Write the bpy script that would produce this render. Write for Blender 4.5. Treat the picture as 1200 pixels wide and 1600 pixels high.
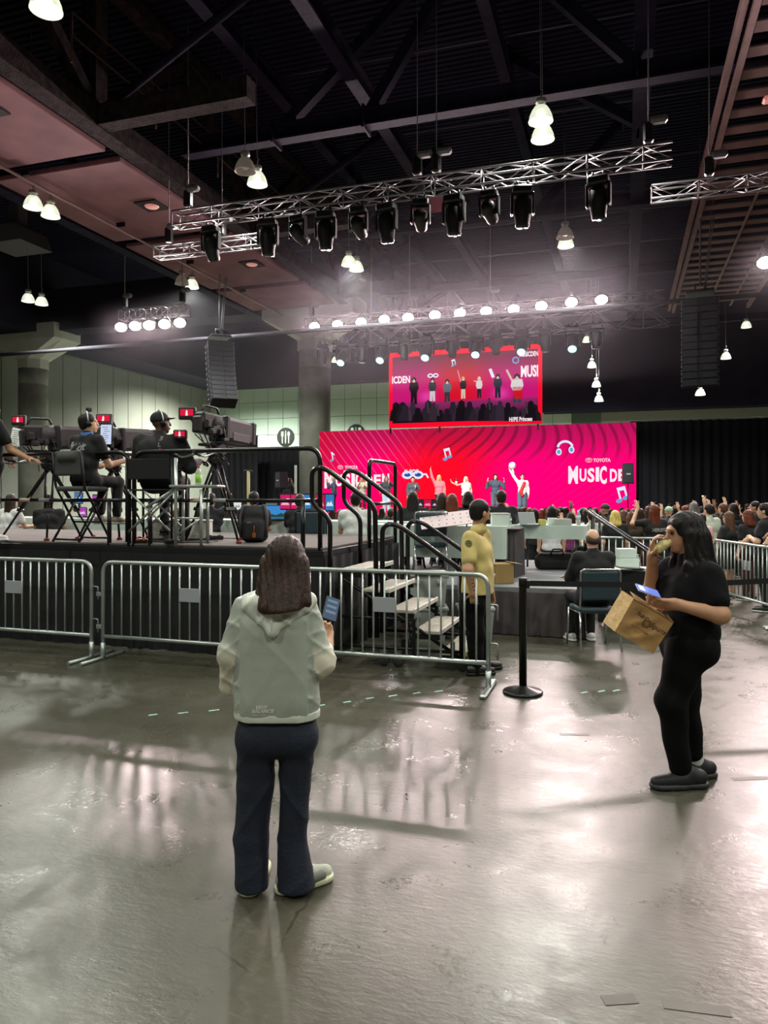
import bpy, math, random
import numpy as np
from mathutils import Vector, Matrix
from mathutils.bvhtree import BVHTree
for o in list(bpy.data.objects): bpy.data.objects.remove(o)
SC = bpy.context.scene
COL = SC.collection
random.seed(7)
# ---------------------------------------------------------------- camera
# world X runs along the stage front, Y runs from the viewer to the stage, Z is up
TH = math.radians(18.0); CS, SN = math.cos(TH), math.sin(TH)
CAMH, FPX, HOR = 1.76, 1150.0, 775.0
cam = bpy.data.cameras.new('camera'); camo = bpy.data.objects.new('camera', cam); COL.objects.link(camo)
cam.sensor_width = 36; cam.lens = FPX/1600*36; cam.shift_y = (HOR-800)/1600
cam.clip_start = .05; cam.clip_end = 300
camo.location = (0, 0, CAMH); camo.rotation_euler = (math.pi/2, 0, TH)
SC.camera = camo
# ---------------------------------------------------------------- world, exposure
W = bpy.data.worlds.new('hall_air'); SC.world = W; W.use_nodes = True
W.node_tree.nodes['Background'].inputs[0].default_value = (.75, .8, .8, 1)
W.node_tree.nodes['Background'].inputs[1].default_value = .012
SC.view_settings.view_transform = 'Standard'; SC.view_settings.look = 'None'
SC.view_settings.exposure = 0.0; SC.view_settings.gamma = 1.0; SC.view_settings.use_curve_mapping = False
HIGHBAY_W = 1200.0      # one high-bay lamp
BLIND_W = 1550.0        # one front-facing blinder lamp
# ---------------------------------------------------------------- places
def P(px, py, d):
    x = (px-600)/FPX*d
    return Vector((CS*x-SN*d, SN*x+CS*d, CAMH+(HOR-py)/FPX*d))
def FL(px, py, z=0.0):
    return P(px, py, (CAMH-z)*FPX/(py-HOR))
def PV(px, py, v):
    return P(px, py, v/(CS+SN*(px-600)/FPX))
def PU(px, py, u):
    return P(px, py, u/(CS*(px-600)/FPX-SN))
# ---------------------------------------------------------------- materials
def lin(h):
    h = h.lstrip('#'); o = []
    for i in (0, 2, 4):
        c = int(h[i:i+2], 16)/255
        o.append(c/12.92 if c <= .04045 else ((c+.055)/1.055)**2.4)
    return (*o, 1)
MATS = {}
def pm(name, hexc, rough=.6, metal=0.0, noise=0.0, nscale=8.0, bump=0.0, bscale=60.0, emis=None, estr=0.0, spec=None, stretch=None, alpha=None, trans=0.0):
    if name in MATS: return MATS[name]
    m = bpy.data.materials.new(name); m.use_nodes = True; MATS[name] = m
    nt = m.node_tree; b = nt.nodes['Principled BSDF']
    c = lin(hexc)
    b.inputs['Base Color'].default_value = c; b.inputs['Roughness'].default_value = rough; b.inputs['Metallic'].default_value = metal
    if spec is not None: b.inputs['Specular IOR Level'].default_value = spec
    if trans: b.inputs['Transmission Weight'].default_value = trans
    if alpha is not None: b.inputs['Alpha'].default_value = alpha
    if emis:
        b.inputs['Emission Color'].default_value = lin(emis); b.inputs['Emission Strength'].default_value = estr
    if noise or bump:
        tc = nt.nodes.new('ShaderNodeTexCoord'); mp = nt.nodes.new('ShaderNodeMapping')
        nt.links.new(tc.outputs['Object'], mp.inputs[0])
        if stretch: mp.inputs['Scale'].default_value = stretch
    if noise:
        n = nt.nodes.new('ShaderNodeTexNoise'); n.inputs['Scale'].default_value = nscale; n.inputs['Detail'].default_value = 4
        nt.links.new(mp.outputs[0], n.inputs['Vector'])
        r = nt.nodes.new('ShaderNodeMapRange'); r.inputs[1].default_value = .3; r.inputs[2].default_value = .7
        r.inputs[3].default_value = 1-noise; r.inputs[4].default_value = 1+noise
        nt.links.new(n.outputs[0], r.inputs[0])
        x = nt.nodes.new('ShaderNodeMix'); x.data_type = 'RGBA'; x.blend_type = 'MULTIPLY'; x.inputs[0].default_value = 1
        x.inputs[6].default_value = c; nt.links.new(r.outputs[0], x.inputs[7]); nt.links.new(x.outputs[2], b.inputs['Base Color'])
    if bump:
        n = nt.nodes.new('ShaderNodeTexNoise'); n.inputs['Scale'].default_value = bscale; n.inputs['Detail'].default_value = 3
        nt.links.new(mp.outputs[0], n.inputs['Vector'])
        bp = nt.nodes.new('ShaderNodeBump'); bp.inputs['Strength'].default_value = bump; bp.inputs['Distance'].default_value = .02
        nt.links.new(n.outputs[0], bp.inputs['Height']); nt.links.new(bp.outputs[0], b.inputs['Normal'])
    return m
def em(name, hexc, s=1.0):
    if name in MATS: return MATS[name]
    m = bpy.data.materials.new(name); m.use_nodes = True; MATS[name] = m
    nt = m.node_tree; nt.nodes.remove(nt.nodes['Principled BSDF'])
    e = nt.nodes.new('ShaderNodeEmission'); e.inputs[0].default_value = lin(hexc); e.inputs[1].default_value = s
    nt.links.new(e.outputs[0], nt.nodes['Material Output'].inputs[0])
    return m
class NT:
    """small node helper"""
    def __init__(s, m): s.m = m; s.t = m.node_tree
    def n(s, ty, **kw):
        x = s.t.nodes.new(ty)
        for k, v in kw.items(): setattr(x, k, v)
        return x
    def l(s, a, b): s.t.links.new(a, b)
    def math(s, op, a, b=None, c=None):
        x = s.n('ShaderNodeMath', operation=op)
        for i, q in enumerate((a, b, c)):
            if q is None: continue
            if hasattr(q, 'links'): s.l(q, x.inputs[i])
            else: x.inputs[i].default_value = q
        return x.outputs[0]
    def ramp(s, a, lo, hi, o0=0.0, o1=1.0, smooth=True):
        x = s.n('ShaderNodeMapRange', interpolation_type='SMOOTHSTEP' if smooth else 'LINEAR')
        s.l(a, x.inputs[0])
        for i, q in enumerate((lo, hi, o0, o1)): x.inputs[i+1].default_value = q
        return x.outputs[0]
    def mix(s, f, a, b, bt='MIX'):
        x = s.n('ShaderNodeMix', data_type='RGBA', blend_type=bt)
        for i, q in ((0, f), (6, a), (7, b)):
            if hasattr(q, 'links'): s.l(q, x.inputs[i])
            else: x.inputs[i].default_value = q
        return x.outputs[2]
# ---------------------------------------------------------------- objects
def tag(o, label=None, cat=None, group=None, kind=None):
    if label: o['label'] = label
    if cat: o['category'] = cat
    if group: o['group'] = group
    if kind: o['kind'] = kind
    return o
def thing(name, label, cat, loc=(0, 0, 0), rz=0.0, group=None, kind=None):
    o = bpy.data.objects.new(name, None); COL.objects.link(o); o.empty_display_size = .1
    o.location = loc; o.rotation_euler = (0, 0, rz)
    return tag(o, label, cat, group, kind)
def inst(src, parent=None, loc=None, rot=None, scale=None, mat=None):
    o = src.copy(); COL.objects.link(o); o.parent = parent
    if loc is not None: o.location = loc
    if rot is not None: o.rotation_euler = rot
    if scale is not None: o.scale = scale if hasattr(scale, '__len__') else (scale,)*3
    if mat is not None: omat(o, mat)
    return o
def omat(o, m):
    o.material_slots[0].link = 'OBJECT'; o.material_slots[0].material = m
def copy_tree(o, parent=None):
    c = o.copy(); COL.objects.link(c); c.parent = parent
    for ch in list(o.children): copy_tree(ch, c)
    return c
def mesh_obj(name, V, F, mat, parent=None, smooth=False, loc=None, rot=None):
    me = bpy.data.meshes.new(name); me.from_pydata([tuple(v) for v in V], [], F); me.update()
    if smooth: me.polygons.foreach_set('use_smooth', [True]*len(me.polygons))
    me.materials.append(mat)
    o = bpy.data.objects.new(name, me); COL.objects.link(o); o.parent = parent
    if loc is not None: o.location = loc
    if rot is not None: o.rotation_euler = rot
    return o
class MB:
    def __init__(s, org=(0, 0, 0)): s.v = []; s.f = []; s.sm = []; s.org = Vector(org)
    def add(s, V, F, smooth=False):
        n = len(s.v); s.v += [Vector(v) for v in V]; s.f += [tuple(i+n for i in f) for f in F]; s.sm += [smooth]*len(F); return s
    def box(s, c, d, M=None, rz=0.0):
        x, y, z = d[0]/2, d[1]/2, d[2]/2; R = M or Matrix.Rotation(rz, 3, 'Z'); c = Vector(c)
        V = [c+R@Vector((a*x, b*y, e*z)) for e in (-1, 1) for a, b in ((-1, -1), (1, -1), (1, 1), (-1, 1))]
        return s.add(V, [(3, 2, 1, 0), (4, 5, 6, 7), (0, 1, 5, 4), (1, 2, 6, 5), (2, 3, 7, 6), (3, 0, 4, 7)])
    def rbox(s, c, d, r=.01, M=None, rz=0.0):
        # box with chamfered edges
        x, y, z = d[0]/2, d[1]/2, d[2]/2; R = M or Matrix.Rotation(rz, 3, 'Z'); c = Vector(c); V = []
        r = min(r, x*.98, y*.98, z*.98)
        for zz, q in ((-z, r), (-z+r, 0), (z-r, 0), (z, r)):
            for a, b in ((-x+q, -y+r+q*0), (-x+r+q*0, -y+q), (x-r, -y+q), (x-q, -y+r), (x-q, y-r), (x-r, y-q), (-x+r, y-q), (-x+q, y-r)):
                V.append(c+R@Vector((a, b, zz)))
        F = [tuple(range(7, -1, -1)), tuple(range(24, 32))]
        for k in range(3):
            for i in range(8):
                j = (i+1) % 8; F.append((k*8+i, k*8+j, k*8+8+j, k*8+8+i))
        return s.add(V, F)
    def bx(s, x0, x1, y0, y1, z0, z1): return s.box(((x0+x1)/2, (y0+y1)/2, (z0+z1)/2), (x1-x0, y1-y0, z1-z0))
    def tube(s, pts, r, n=8, cap=True, closed=False):
        pts = [Vector(p) for p in pts]; m = len(pts); V = []; F = []; ref = None
        for i, p in enumerate(pts):
            if closed: t = pts[(i+1) % m]-pts[i-1]
            else: t = pts[min(i+1, m-1)]-pts[max(i-1, 0)]
            if t.length < 1e-9: t = Vector((0, 0, 1))
            t.normalize()
            if ref is None: ref = t.orthogonal().normalized()
            ref = (ref-t*ref.dot(t)); ref = ref.normalized() if ref.length > 1e-6 else t.orthogonal().normalized()
            w = t.cross(ref); rr = r[i] if hasattr(r, '__len__') else r
            for k in range(n):
                a = 2*math.pi*k/n; V.append(p+(ref*math.cos(a)+w*math.sin(a))*rr)
        for i in range(m if closed else m-1):
            j = (i+1) % m
            for k in range(n):
                l = (k+1) % n; F.append((i*n+k, i*n+l, j*n+l, j*n+k))
        s.add(V, F, True)
        if cap and not closed:
            s.f += [tuple(len(s.v)-m*n+k for k in range(n-1, -1, -1)), tuple(len(s.v)-n+k for k in range(n))]; s.sm += [False]*2
        return s
    def lathe(s, prof, n=16, M=None, c=(0, 0, 0), smooth=True):
        M = M or Matrix.Identity(3); c = Vector(c); V = []; F = []
        for r, z in prof:
            for k in range(n):
                a = 2*math.pi*k/n; V.append(c+M@Vector((r*math.cos(a), r*math.sin(a), z)))
        for i in range(len(prof)-1):
            for k in range(n):
                l = (k+1) % n; F.append((i*n+k, i*n+l, (i+1)*n+l, (i+1)*n+k))
        s.add(V, F, smooth)
        if prof[0][0] > 1e-4: s.f.append(tuple(len(s.v)-len(V)+k for k in range(n-1, -1, -1))); s.sm.append(False)
        if prof[-1][0] > 1e-4: s.f.append(tuple(len(s.v)-n+k for k in range(n))); s.sm.append(False)
        return s
    def prism(s, poly, y0, y1, M=None, c=(0, 0, 0)):
        # polygon in local x,z extruded along y
        M = M or Matrix.Identity(3); c = Vector(c); n = len(poly)
        V = [c+M@Vector((x, y, z)) for y in (y0, y1) for x, z in poly]
        return s.add(V, [tuple(range(n)), tuple(range(2*n-1, n-1, -1))]+[((i+1) % n, i, n+i, n+(i+1) % n) for i in range(n)])
    def build(s, name, mat, parent=None, loc=None, rot=None):
        me = bpy.data.meshes.new(name); me.from_pydata([tuple(v-s.org) for v in s.v], [], s.f); me.update()
        me.polygons.foreach_set('use_smooth', s.sm); me.materials.append(mat)
        o = bpy.data.objects.new(name, me); COL.objects.link(o); o.parent = parent
        if loc is not None: o.location = loc
        if rot is not None: o.rotation_euler = rot
        return o
def arc(p0, p1, p2, r, n=5):
    """rounded corner at p1 between p0 and p2"""
    p0, p1, p2 = Vector(p0), Vector(p1), Vector(p2); a = (p0-p1).normalized(); b = (p2-p1).normalized()
    s, e = p1+a*r, p1+b*r
    return [s*(1-t)**2+p1*2*t*(1-t)+e*t*t for t in [i/n for i in range(n+1)]]
def rpath(pts, r, n=5):
    out = [Vector(pts[0])]
    for i in range(1, len(pts)-1): out += arc(pts[i-1], pts[i], pts[i+1], r, n)
    return out+[Vector(pts[-1])]
def text_mesh(name, body, size, mat, parent, loc, rot=(math.pi/2, 0, 0), ext=.004, bold=0.0, sx=1.0, align='LEFT', shear=0.0, space=1.0):
    cu = bpy.data.curves.new(name, 'FONT'); cu.body = body; cu.size = size; cu.extrude = ext; cu.offset = bold; cu.align_x = align; cu.shear = shear; cu.space_character = space; cu.resolution_u = 3
    t = bpy.data.objects.new(name, cu); COL.objects.link(t)
    dg = bpy.context.evaluated_depsgraph_get(); me = bpy.data.meshes.new_from_object(t.evaluated_get(dg))
    bpy.data.objects.remove(t); me.materials.clear(); me.materials.append(mat); me.name = name
    o = bpy.data.objects.new(name, me); COL.objects.link(o); o.parent = parent; o.location = loc; o.rotation_euler = rot; o.scale = (sx, 1, 1)
    return o
def spot(name, parent, loc, target, power, color, size_deg=60, blend=.5, rad=.05):
    L = bpy.data.lights.new(name, 'SPOT'); L.energy = power; L.color = color; L.spot_size = math.radians(size_deg); L.spot_blend = blend; L.shadow_soft_size = rad
    o = bpy.data.objects.new(name, L); COL.objects.link(o); o.parent = parent; o.location = loc
    o.rotation_euler = (Vector(target)-Vector(loc)).to_track_quat('-Z', 'Y').to_euler()
    return o
# ---------------------------------------------------------------- soft shapes from distance fields (people, bags, cushions)
def A(*a): return np.array(a, dtype=np.float32)
def cap(a, b, ra, rb=None, sub=False, k=None): return ('c', np.array(a, np.float32), np.array(b, np.float32), ra, ra if rb is None else rb, sub, k)
def ell(c, r, R=None, sub=False, k=None): return ('e', np.array(c, np.float32), np.array(r, np.float32), None if R is None else np.array(R, np.float32), sub, k)
def bxp(c, h, rnd=.02, R=None, sub=False, k=None): return ('b', np.array(c, np.float32), np.array(h, np.float32), rnd, None if R is None else np.array(R, np.float32), sub, k)
def _one(p, q):
    if p[0] == 'c':
        a, b, ra, rb = p[1:5]; ba = b-a; l2 = float(ba@ba)+1e-9; pa = q-a
        t = np.clip((pa@ba)/l2, 0, 1); d = pa-t[:, None]*ba
        return np.sqrt((d*d).sum(1))-(ra+(rb-ra)*t)
    if p[0] == 'e':
        c, r, R = p[1:4]; d = q-c
        if R is not None: d = d@R
        k0 = np.sqrt(((d/r)**2).sum(1)); k1 = np.sqrt(((d/(r*r))**2).sum(1))+1e-6
        return k0*(k0-1)/k1
    c, h, rnd, R = p[1:5]; d = q-c
    if R is not None: d = d@R
    w = np.abs(d)-(h-rnd)
    return np.sqrt((np.maximum(w, 0)**2).sum(1))+np.minimum(w.max(1), 0)-rnd
def field(prims, q, k, cuts=(), disp=None):
    F = None
    for p in prims:
        d = _one(p, q); kk = p[-1] if p[-1] is not None else k; sub = p[-2]
        if F is None: F = d; continue
        if sub:
            h = np.maximum(kk-np.abs(F+d), 0)/kk; F = np.maximum(F, -d)+h*h*kk*.25
        else:
            h = np.maximum(kk-np.abs(F-d), 0)/kk; F = np.minimum(F, d)-h*h*kk*.25
    if disp is not None: F = F+disp(q)
    for c, n in cuts: F = np.maximum(F, (q-np.array(c, np.float32))@np.array(n, np.float32))
    return F
def sdf_arrays(prims, vox, k=.03, cuts=(), disp=None):
    lo = np.full(3, 1e9); hi = -lo
    for p in prims:
        if p[-2]: continue
        if p[0] == 'c': pts = [p[1]-max(p[3], p[4]), p[2]-max(p[3], p[4]), p[1]+max(p[3], p[4]), p[2]+max(p[3], p[4])]
        elif p[0] == 'e': m = p[2].max() if p[3] is not None else p[2]; pts = [p[1]-m, p[1]+m]
        else: m = np.linalg.norm(p[2]) if p[4] is not None else p[2]; pts = [p[1]-m, p[1]+m]
        for w in pts: lo = np.minimum(lo, w); hi = np.maximum(hi, w)
    lo = lo-.02-2*vox; hi = hi+.02+2*vox
    C = 4; cv = vox*C; nc = np.ceil((hi-lo)/cv).astype(int)+1
    g = np.stack(np.meshgrid(*[np.arange(n) for n in nc], indexing='ij'), -1).reshape(-1, 3)
    cen = (lo+(g+.5)*cv-.5*vox).astype(np.float32)
    fc = field(prims, cen, k, cuts, disp)
    act = np.abs(fc) < cv*1.5+.012
    N = nc*C; F = np.repeat(np.repeat(np.repeat(np.sign(fc).reshape(nc)*9, C, 0), C, 1), C, 2).astype(np.float32)
    ga = g[act]; off = np.stack(np.meshgrid(*[np.arange(C)]*3, indexing='ij'), -1).reshape(-1, 3)
    ii = (ga[:, None, :]*C+off[None]).reshape(-1, 3)
    if len(ii): F[ii[:, 0], ii[:, 1], ii[:, 2]] = field(prims, (lo+ii*vox).astype(np.float32), k, cuts, disp)
    ins = F < 0
    cor = [(a, b, c) for a in (0, 1) for b in (0, 1) for c in (0, 1)]
    sl = lambda M, o: M[o[0]:M.shape[0]-1+o[0], o[1]:M.shape[1]-1+o[1], o[2]:M.shape[2]-1+o[2]]
    cnt = sum(sl(ins, o).astype(np.int8) for o in cor)
    cells = np.argwhere((cnt > 0) & (cnt < 8))
    idx = np.full(cnt.shape, -1, np.int64); idx[cells[:, 0], cells[:, 1], cells[:, 2]] = np.arange(len(cells))
    acc = np.zeros((len(cells), 3)); num = np.zeros(len(cells))
    val = {o: F[cells[:, 0]+o[0], cells[:, 1]+o[1], cells[:, 2]+o[2]] for o in cor}
    for i, o in enumerate(cor):
        for e in cor[i+1:]:
            if sum(abs(o[t]-e[t]) for t in range(3)) != 1: continue
            f0, f1 = val[o], val[e]; m = (f0 < 0) != (f1 < 0)
            t = np.where(m, f0/np.where(m, f0-f1, 1), 0)[:, None]
            acc += np.where(m[:, None], np.array(o)+t*(np.array(e)-np.array(o)), 0); num += m
    V = lo+(cells+acc/np.maximum(num, 1)[:, None])*vox
    faces = []
    for ax in range(3):
        a0 = [slice(None)]*3; a1 = [slice(None)]*3; a0[ax] = slice(0, -1); a1[ax] = slice(1, None)
        ch = ins[tuple(a0)] != ins[tuple(a1)]
        e = np.argwhere(ch); b, c = [(1, 2), (2, 0), (0, 1)][ax]
        e = e[(e[:, b] > 0) & (e[:, c] > 0) & (e[:, b] < ins.shape[b]-1) & (e[:, c] < ins.shape[c]-1)]
        if not len(e): continue
        q = []
        for db, dc in ((-1, -1), (0, -1), (0, 0), (-1, 0)):
            z = e.copy(); z[:, b] += db; z[:, c] += dc; q.append(idx[z[:, 0], z[:, 1], z[:, 2]])
        q = np.stack(q, 1); fl = ~ins[e[:, 0], e[:, 1], e[:, 2]]
        q[fl] = q[fl][:, ::-1]; faces.append(q[(q >= 0).all(1)])
    return V, np.concatenate(faces) if faces else np.zeros((0, 4), int)
def soft_split(prims, parts, cls, vox=.01, k=.03, cuts=(), disp=None):
    """one seamless skin cut into parts: cls(face centres) gives the part number; parts = [(name, mat, parent)]"""
    V, Q = sdf_arrays(prims, vox, k, cuts, disp); c = cls(V[Q].mean(1)); out = []
    for i, (name, mat, parent) in enumerate(parts):
        q = Q[c == i]; ids, inv = np.unique(q, return_inverse=True)
        out.append(soft(name, None, mat, out[0] if parent == 0 else parent, VQ=(V[ids], inv.reshape(-1, 4))))
    return out
def soft(name, prims, mat, parent=None, vox=.01, k=.03, cuts=(), disp=None, loc=None, VQ=None):
    V, Q = VQ or sdf_arrays(prims, vox, k, cuts, disp)
    me = bpy.data.meshes.new(name); me.vertices.add(len(V)); me.vertices.foreach_set('co', V.astype(np.float32).ravel())
    me.loops.add(len(Q)*4); me.loops.foreach_set('vertex_index', Q.astype(np.int32).ravel())
    me.polygons.add(len(Q)); me.polygons.foreach_set('loop_start', np.arange(0, len(Q)*4, 4, dtype=np.int32)); me.polygons.foreach_set('loop_total', np.full(len(Q), 4, np.int32))
    me.polygons.foreach_set('use_smooth', np.ones(len(Q), bool)); me.update(calc_edges=True); me.validate()
    me.materials.append(mat)
    o = bpy.data.objects.new(name, me); COL.objects.link(o); o.parent = parent
    if loc is not None: o.location = loc
    return o
def V3(*a): return Vector(a)
# ================================================================ the hall
def floor_mat():
    m = bpy.data.materials.new('polished_concrete'); m.use_nodes = True; t = NT(m); b = m.node_tree.nodes['Principled BSDF']
    tc = t.n('ShaderNodeTexCoord').outputs['Object']
    def noise(sc, det=6, rough=.6, dist=0, vec=None):
        x = t.n('ShaderNodeTexNoise'); x.inputs['Scale'].default_value = sc; x.inputs['Detail'].default_value = det; x.inputs['Roughness'].default_value = rough; x.inputs['Distortion'].default_value = dist
        t.l(vec or tc, x.inputs['Vector']); return x.outputs[0]
    big = noise(.45, 5); mid = noise(2.6, 8, .7, .6); fine = noise(38, 4, .7)
    c = t.mix(t.ramp(big, .35, .68), lin('#3f3d31'), lin('#535043'))
    c = t.mix(t.math('MULTIPLY', t.ramp(mid, .48, .72), .45), c, lin('#36342b'))
    c = t.mix(t.math('MULTIPLY', t.ramp(fine, .55, .75), .18), c, lin('#87847a'))
    # cracks
    mp = t.n('ShaderNodeMixRGB'); mp.blend_type = 'ADD'; mp.inputs[0].default_value = .35
    nz = t.n('ShaderNodeTexNoise'); nz.inputs['Scale'].default_value = 1.7; nz.inputs['Detail'].default_value = 6; t.l(tc, nz.inputs['Vector'])
    t.l(tc, mp.inputs[1]); t.l(nz.outputs['Color'], mp.inputs[2])
    vo = t.n('ShaderNodeTexVoronoi', feature='DISTANCE_TO_EDGE'); vo.inputs['Scale'].default_value = .62; t.l(mp.outputs[0], vo.inputs['Vector'])
    wid = t.ramp(noise(5, 3), .35, .65, .001, .0042, False)
    cr = t.math('MULTIPLY', t.math('LESS_THAN', vo.outputs['Distance'], wid), t.ramp(noise(.8, 3), .48, .56))
    vo2 = t.n('ShaderNodeTexVoronoi', feature='DISTANCE_TO_EDGE'); vo2.inputs['Scale'].default_value = 1.9; t.l(mp.outputs[0], vo2.inputs['Vector'])
    cr2 = t.math('MULTIPLY', t.math('LESS_THAN', vo2.outputs['Distance'], .0018), t.ramp(noise(1.1, 3, .5, 0), .55, .62))
    cr = t.math('MAXIMUM', cr, t.math('MULTIPLY', cr2, .7))
    # saw-cut joints every 6.1 m
    sp = t.n('ShaderNodeSeparateXYZ'); t.l(tc, sp.inputs[0])
    def joint(s, off): 
        f = t.math('ABSOLUTE', t.math('SUBTRACT', t.math('FRACT', t.math('DIVIDE', t.math('ADD', s, off), 6.1)), .5)); return t.math('LESS_THAN', f, .0007)
    jt = t.math('MAXIMUM', joint(sp.outputs[0], 1.55), joint(sp.outputs[1], -.6))
    mk = t.math('MAXIMUM', cr, t.math('MULTIPLY', jt, .8))
    c = t.mix(t.math('MULTIPLY', mk, .75), c, lin('#2e2b26'))
    t.l(c, b.inputs['Base Color'])
    r = t.math('ADD', t.ramp(mid, .3, .75, .24, .42), t.math('MULTIPLY', t.ramp(fine, .4, .7), .07)); t.l(r, b.inputs['Roughness'])
    b.inputs['Specular IOR Level'].default_value = .5
    bp = t.n('ShaderNodeBump'); bp.inputs['Strength'].default_value = .2; bp.inputs['Distance'].default_value = .01
    sm = t.n('ShaderNodeMapping'); sm.inputs['Scale'].default_value = (1, 2.2, 1); t.l(tc, sm.inputs[0])
    h = t.math('SUBTRACT', t.math('ADD', noise(14, 5, .65, .3, sm.outputs[0]), t.math('MULTIPLY', fine, .25)), t.math('MULTIPLY', mk, .6))
    t.l(h, bp.inputs['Height']); t.l(bp.outputs[0], b.inputs['Normal'])
    return m
M_FLOOR = floor_mat()
M_STEEL = pm('dark_ceiling_steel', '#1d182c', .8, 0, .35, 3.0, .4, 14, spec=.12)
M_DECK = pm('corrugated_roof', '#1f1a30', .8, 0, .2, .7, spec=.12)
M_SPRAY = pm('fireproofed_steel', '#302729', .95, 0, .55, 5.0, .8, 22, spec=.1)
M_SOFFIT = pm('soffit_board', '#83595f', .9, 0, .25, .8)  # pink cast of reflected light is put into this base colour
M_BULK = pm('dark_bulkhead', '#262231', .85, 0, .2, .5, spec=.15)
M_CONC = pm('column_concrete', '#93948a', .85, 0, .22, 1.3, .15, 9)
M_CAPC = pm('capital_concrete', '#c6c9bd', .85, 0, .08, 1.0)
M_GREEN = pm('mint_wall_panel', '#b4c9b8', .7, 0, .05, .8)
M_GREYW = pm('grey_wall_panel', '#7c7e74', .8, 0, .08, .6)
M_DRAPE = pm('black_velour', '#121219', .95, 0, .15, 3)
M_PIPE = pm('pale_pipe', '#4a474f', .9, 0, spec=.1)
M_WIRE = pm('wire', '#77747c', .5, .4)
UL, UR, VR, VB, ZR = -33.5, 24.0, -14.0, 55.2, 15.0
tag(MB().bx(UL-.3, UR+.3, VR-.3, VB+.3, -.3, 0).build('floor', M_FLOOR), kind='structure')
def wall(name, x0, x1, y0, y1, z0, z1, m): return tag(MB().bx(x0, x1, y0, y1, z0, z1).build(name, m), kind='structure')
wl = wall('wall_left', UL-.3, UL, VR, VB, 0, ZR, M_GREYW)
wb = wall('wall_back', UL-.3, UR+.3, VB, VB+.3, 0, ZR, pm('wall_back_joint', '#5d6a60', .9))
wall('wall_right', UR, UR+.3, VR, VB, 0, ZR, M_GREYW)
wall('wall_rear', UL-.3, UR+.3, VR-.3, VR, 0, ZR, M_GREYW)
# ribbed roof deck
mb = MB(); v = VR; V = []; F = []
prof = []
while v < VB:
    prof += [(v, ZR), (v+.13, ZR), (v+.16, ZR+.07), (v+.22, ZR+.07)]; v += .25
for q, z in prof: V += [(UL, q, z), (UR, q, z)]
F = [(2*i, 2*i+1, 2*i+3, 2*i+2) for i in range(len(prof)-1)]
mb.add(V, F); mb.bx(UL-.3, UR+.3, VR-.3, VB+.3, ZR+.12, ZR+.2)
tag(mb.build('ceiling', M_DECK), kind='structure')
# wall panels: mint panels on the back wall, tall grey panels on the left wall
pan = None; pw = 1.36; k = 0
src = MB().rbox((0, 0, 0), (pw-.03, .06, pw-.03), .012)
for r in range(2, 8):
    for i in range(22):
        x = UL+.7+i*pw; z = .02+r*pw+pw/2
        if pan is None: pan = src.build('wall_panel', M_GREEN, wb, (x, VB-.03, z))
        else: inst(pan, wb, (x, VB-.03, z))
tall = None
for i in range(20):
    y = VB-.7-i*1.6
    if tall is None: tall = MB().rbox((0, 0, 0), (.06, 1.56, 10.6), .012).build('wall_panel', M_GREYW, wl, (UL+.03, y, 5.33))
    else: inst(tall, wl, (UL+.03, y, 5.33))
tag(MB().bx(-1.5, UR-.05, VB-.12, VB-.02, 6.4, 7.75).build('trim_1', pm('pale_band', '#8f9184', .8)), kind='structure')
# dark bulkheads above the walls
tag(MB().bx(UL+.05, UL+3.2, 20, VB-.02, 10.7, ZR-.02).build('trim_2', M_BULK), kind='structure')
tag(MB().bx(UL+3.2, -5.5, VB-1.6, VB-.02, 10.7, ZR-.02).build('trim_3', M_BULK), kind='structure')
tag(MB().bx(-5.5, UR-.05, VB-1.6, VB-.12, 7.75, ZR-.02).build('trim_4', M_BULK), kind='structure')
tag(MB().bx(UL+3.2, -15.6, 32.5, 33.9, 10.75, 13.0).build('trim_5', M_BULK), kind='structure')
# letters on the wall edge
text_mesh('wall_letters', 'ST', .42, pm('dark_paint', '#2a2c2a', .8), wb, (P(449, 598, 58).x, VB-.1, 10.2))
# round wayfinding signs
def round_sign(px, py, label, kind):
    c = PV(px, py, VB-.14); o = thing('round_sign', label, 'sign', (c.x, VB-.075, c.z))
    R = Matrix.Rotation(math.pi/2, 3, 'X')
    MB().lathe([(0, -.01), (.78, -.01), (.78, .04), (0, .04)], 32, R).build('disc', pm('sign_grey', '#3e4440', .6), o)
    wm = pm('sign_white', '#d8ddd4', .6); y = -.045
    if kind == 0:
        MB().prism([(-.03, -.5), (.03, -.5), (.05, .1), (.03, .55), (-.01, .55), (-.03, .1)], y-.01, y).build('knife', wm, o)
        m = MB().prism([(.26, -.5), (.32, -.5), (.32, .1), (.26, .1)], y-.01, y)
        m.prism([(.29+.11*math.cos(a*math.pi/8), .27+.19*math.sin(a*math.pi/8)) for a in range(16)], y-.012, y); m.build('spoon', wm, o)
        m = MB().prism([(-.32, -.5), (-.26, -.5), (-.26, .1), (-.32, .1)], y-.01, y)
        m.prism([(-.39, .08), (-.19, .08), (-.19, .22), (-.39, .22)], y-.012, y)
        for q in (-.39, -.31, -.23): m.prism([(q, .2), (q+.04, .2), (q+.04, .48), (q, .48)], y-.011, y)
        m.build('fork', wm, o)
    else:
        MB().prism([(-.02, -.5), (.02, -.5), (.02, .55), (-.02, .55)], y-.01, y).build('divider', wm, o)
        for sx in (-.32, .32):
            m = MB().prism([(sx+.12*math.cos(a*math.pi/8), .4+.12*math.sin(a*math.pi/8)) for a in range(16)], y-.012, y)
            m.prism([(sx-.2, -.3), (sx+.2, -.3), (sx+.18, .22), (sx-.18, .22)] if sx > 0 else [(sx-.28, -.3), (sx+.28, -.3), (sx+.12, .22), (sx-.12, .22)], y-.01, y)
            m.build('figure', wm, o)
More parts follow.
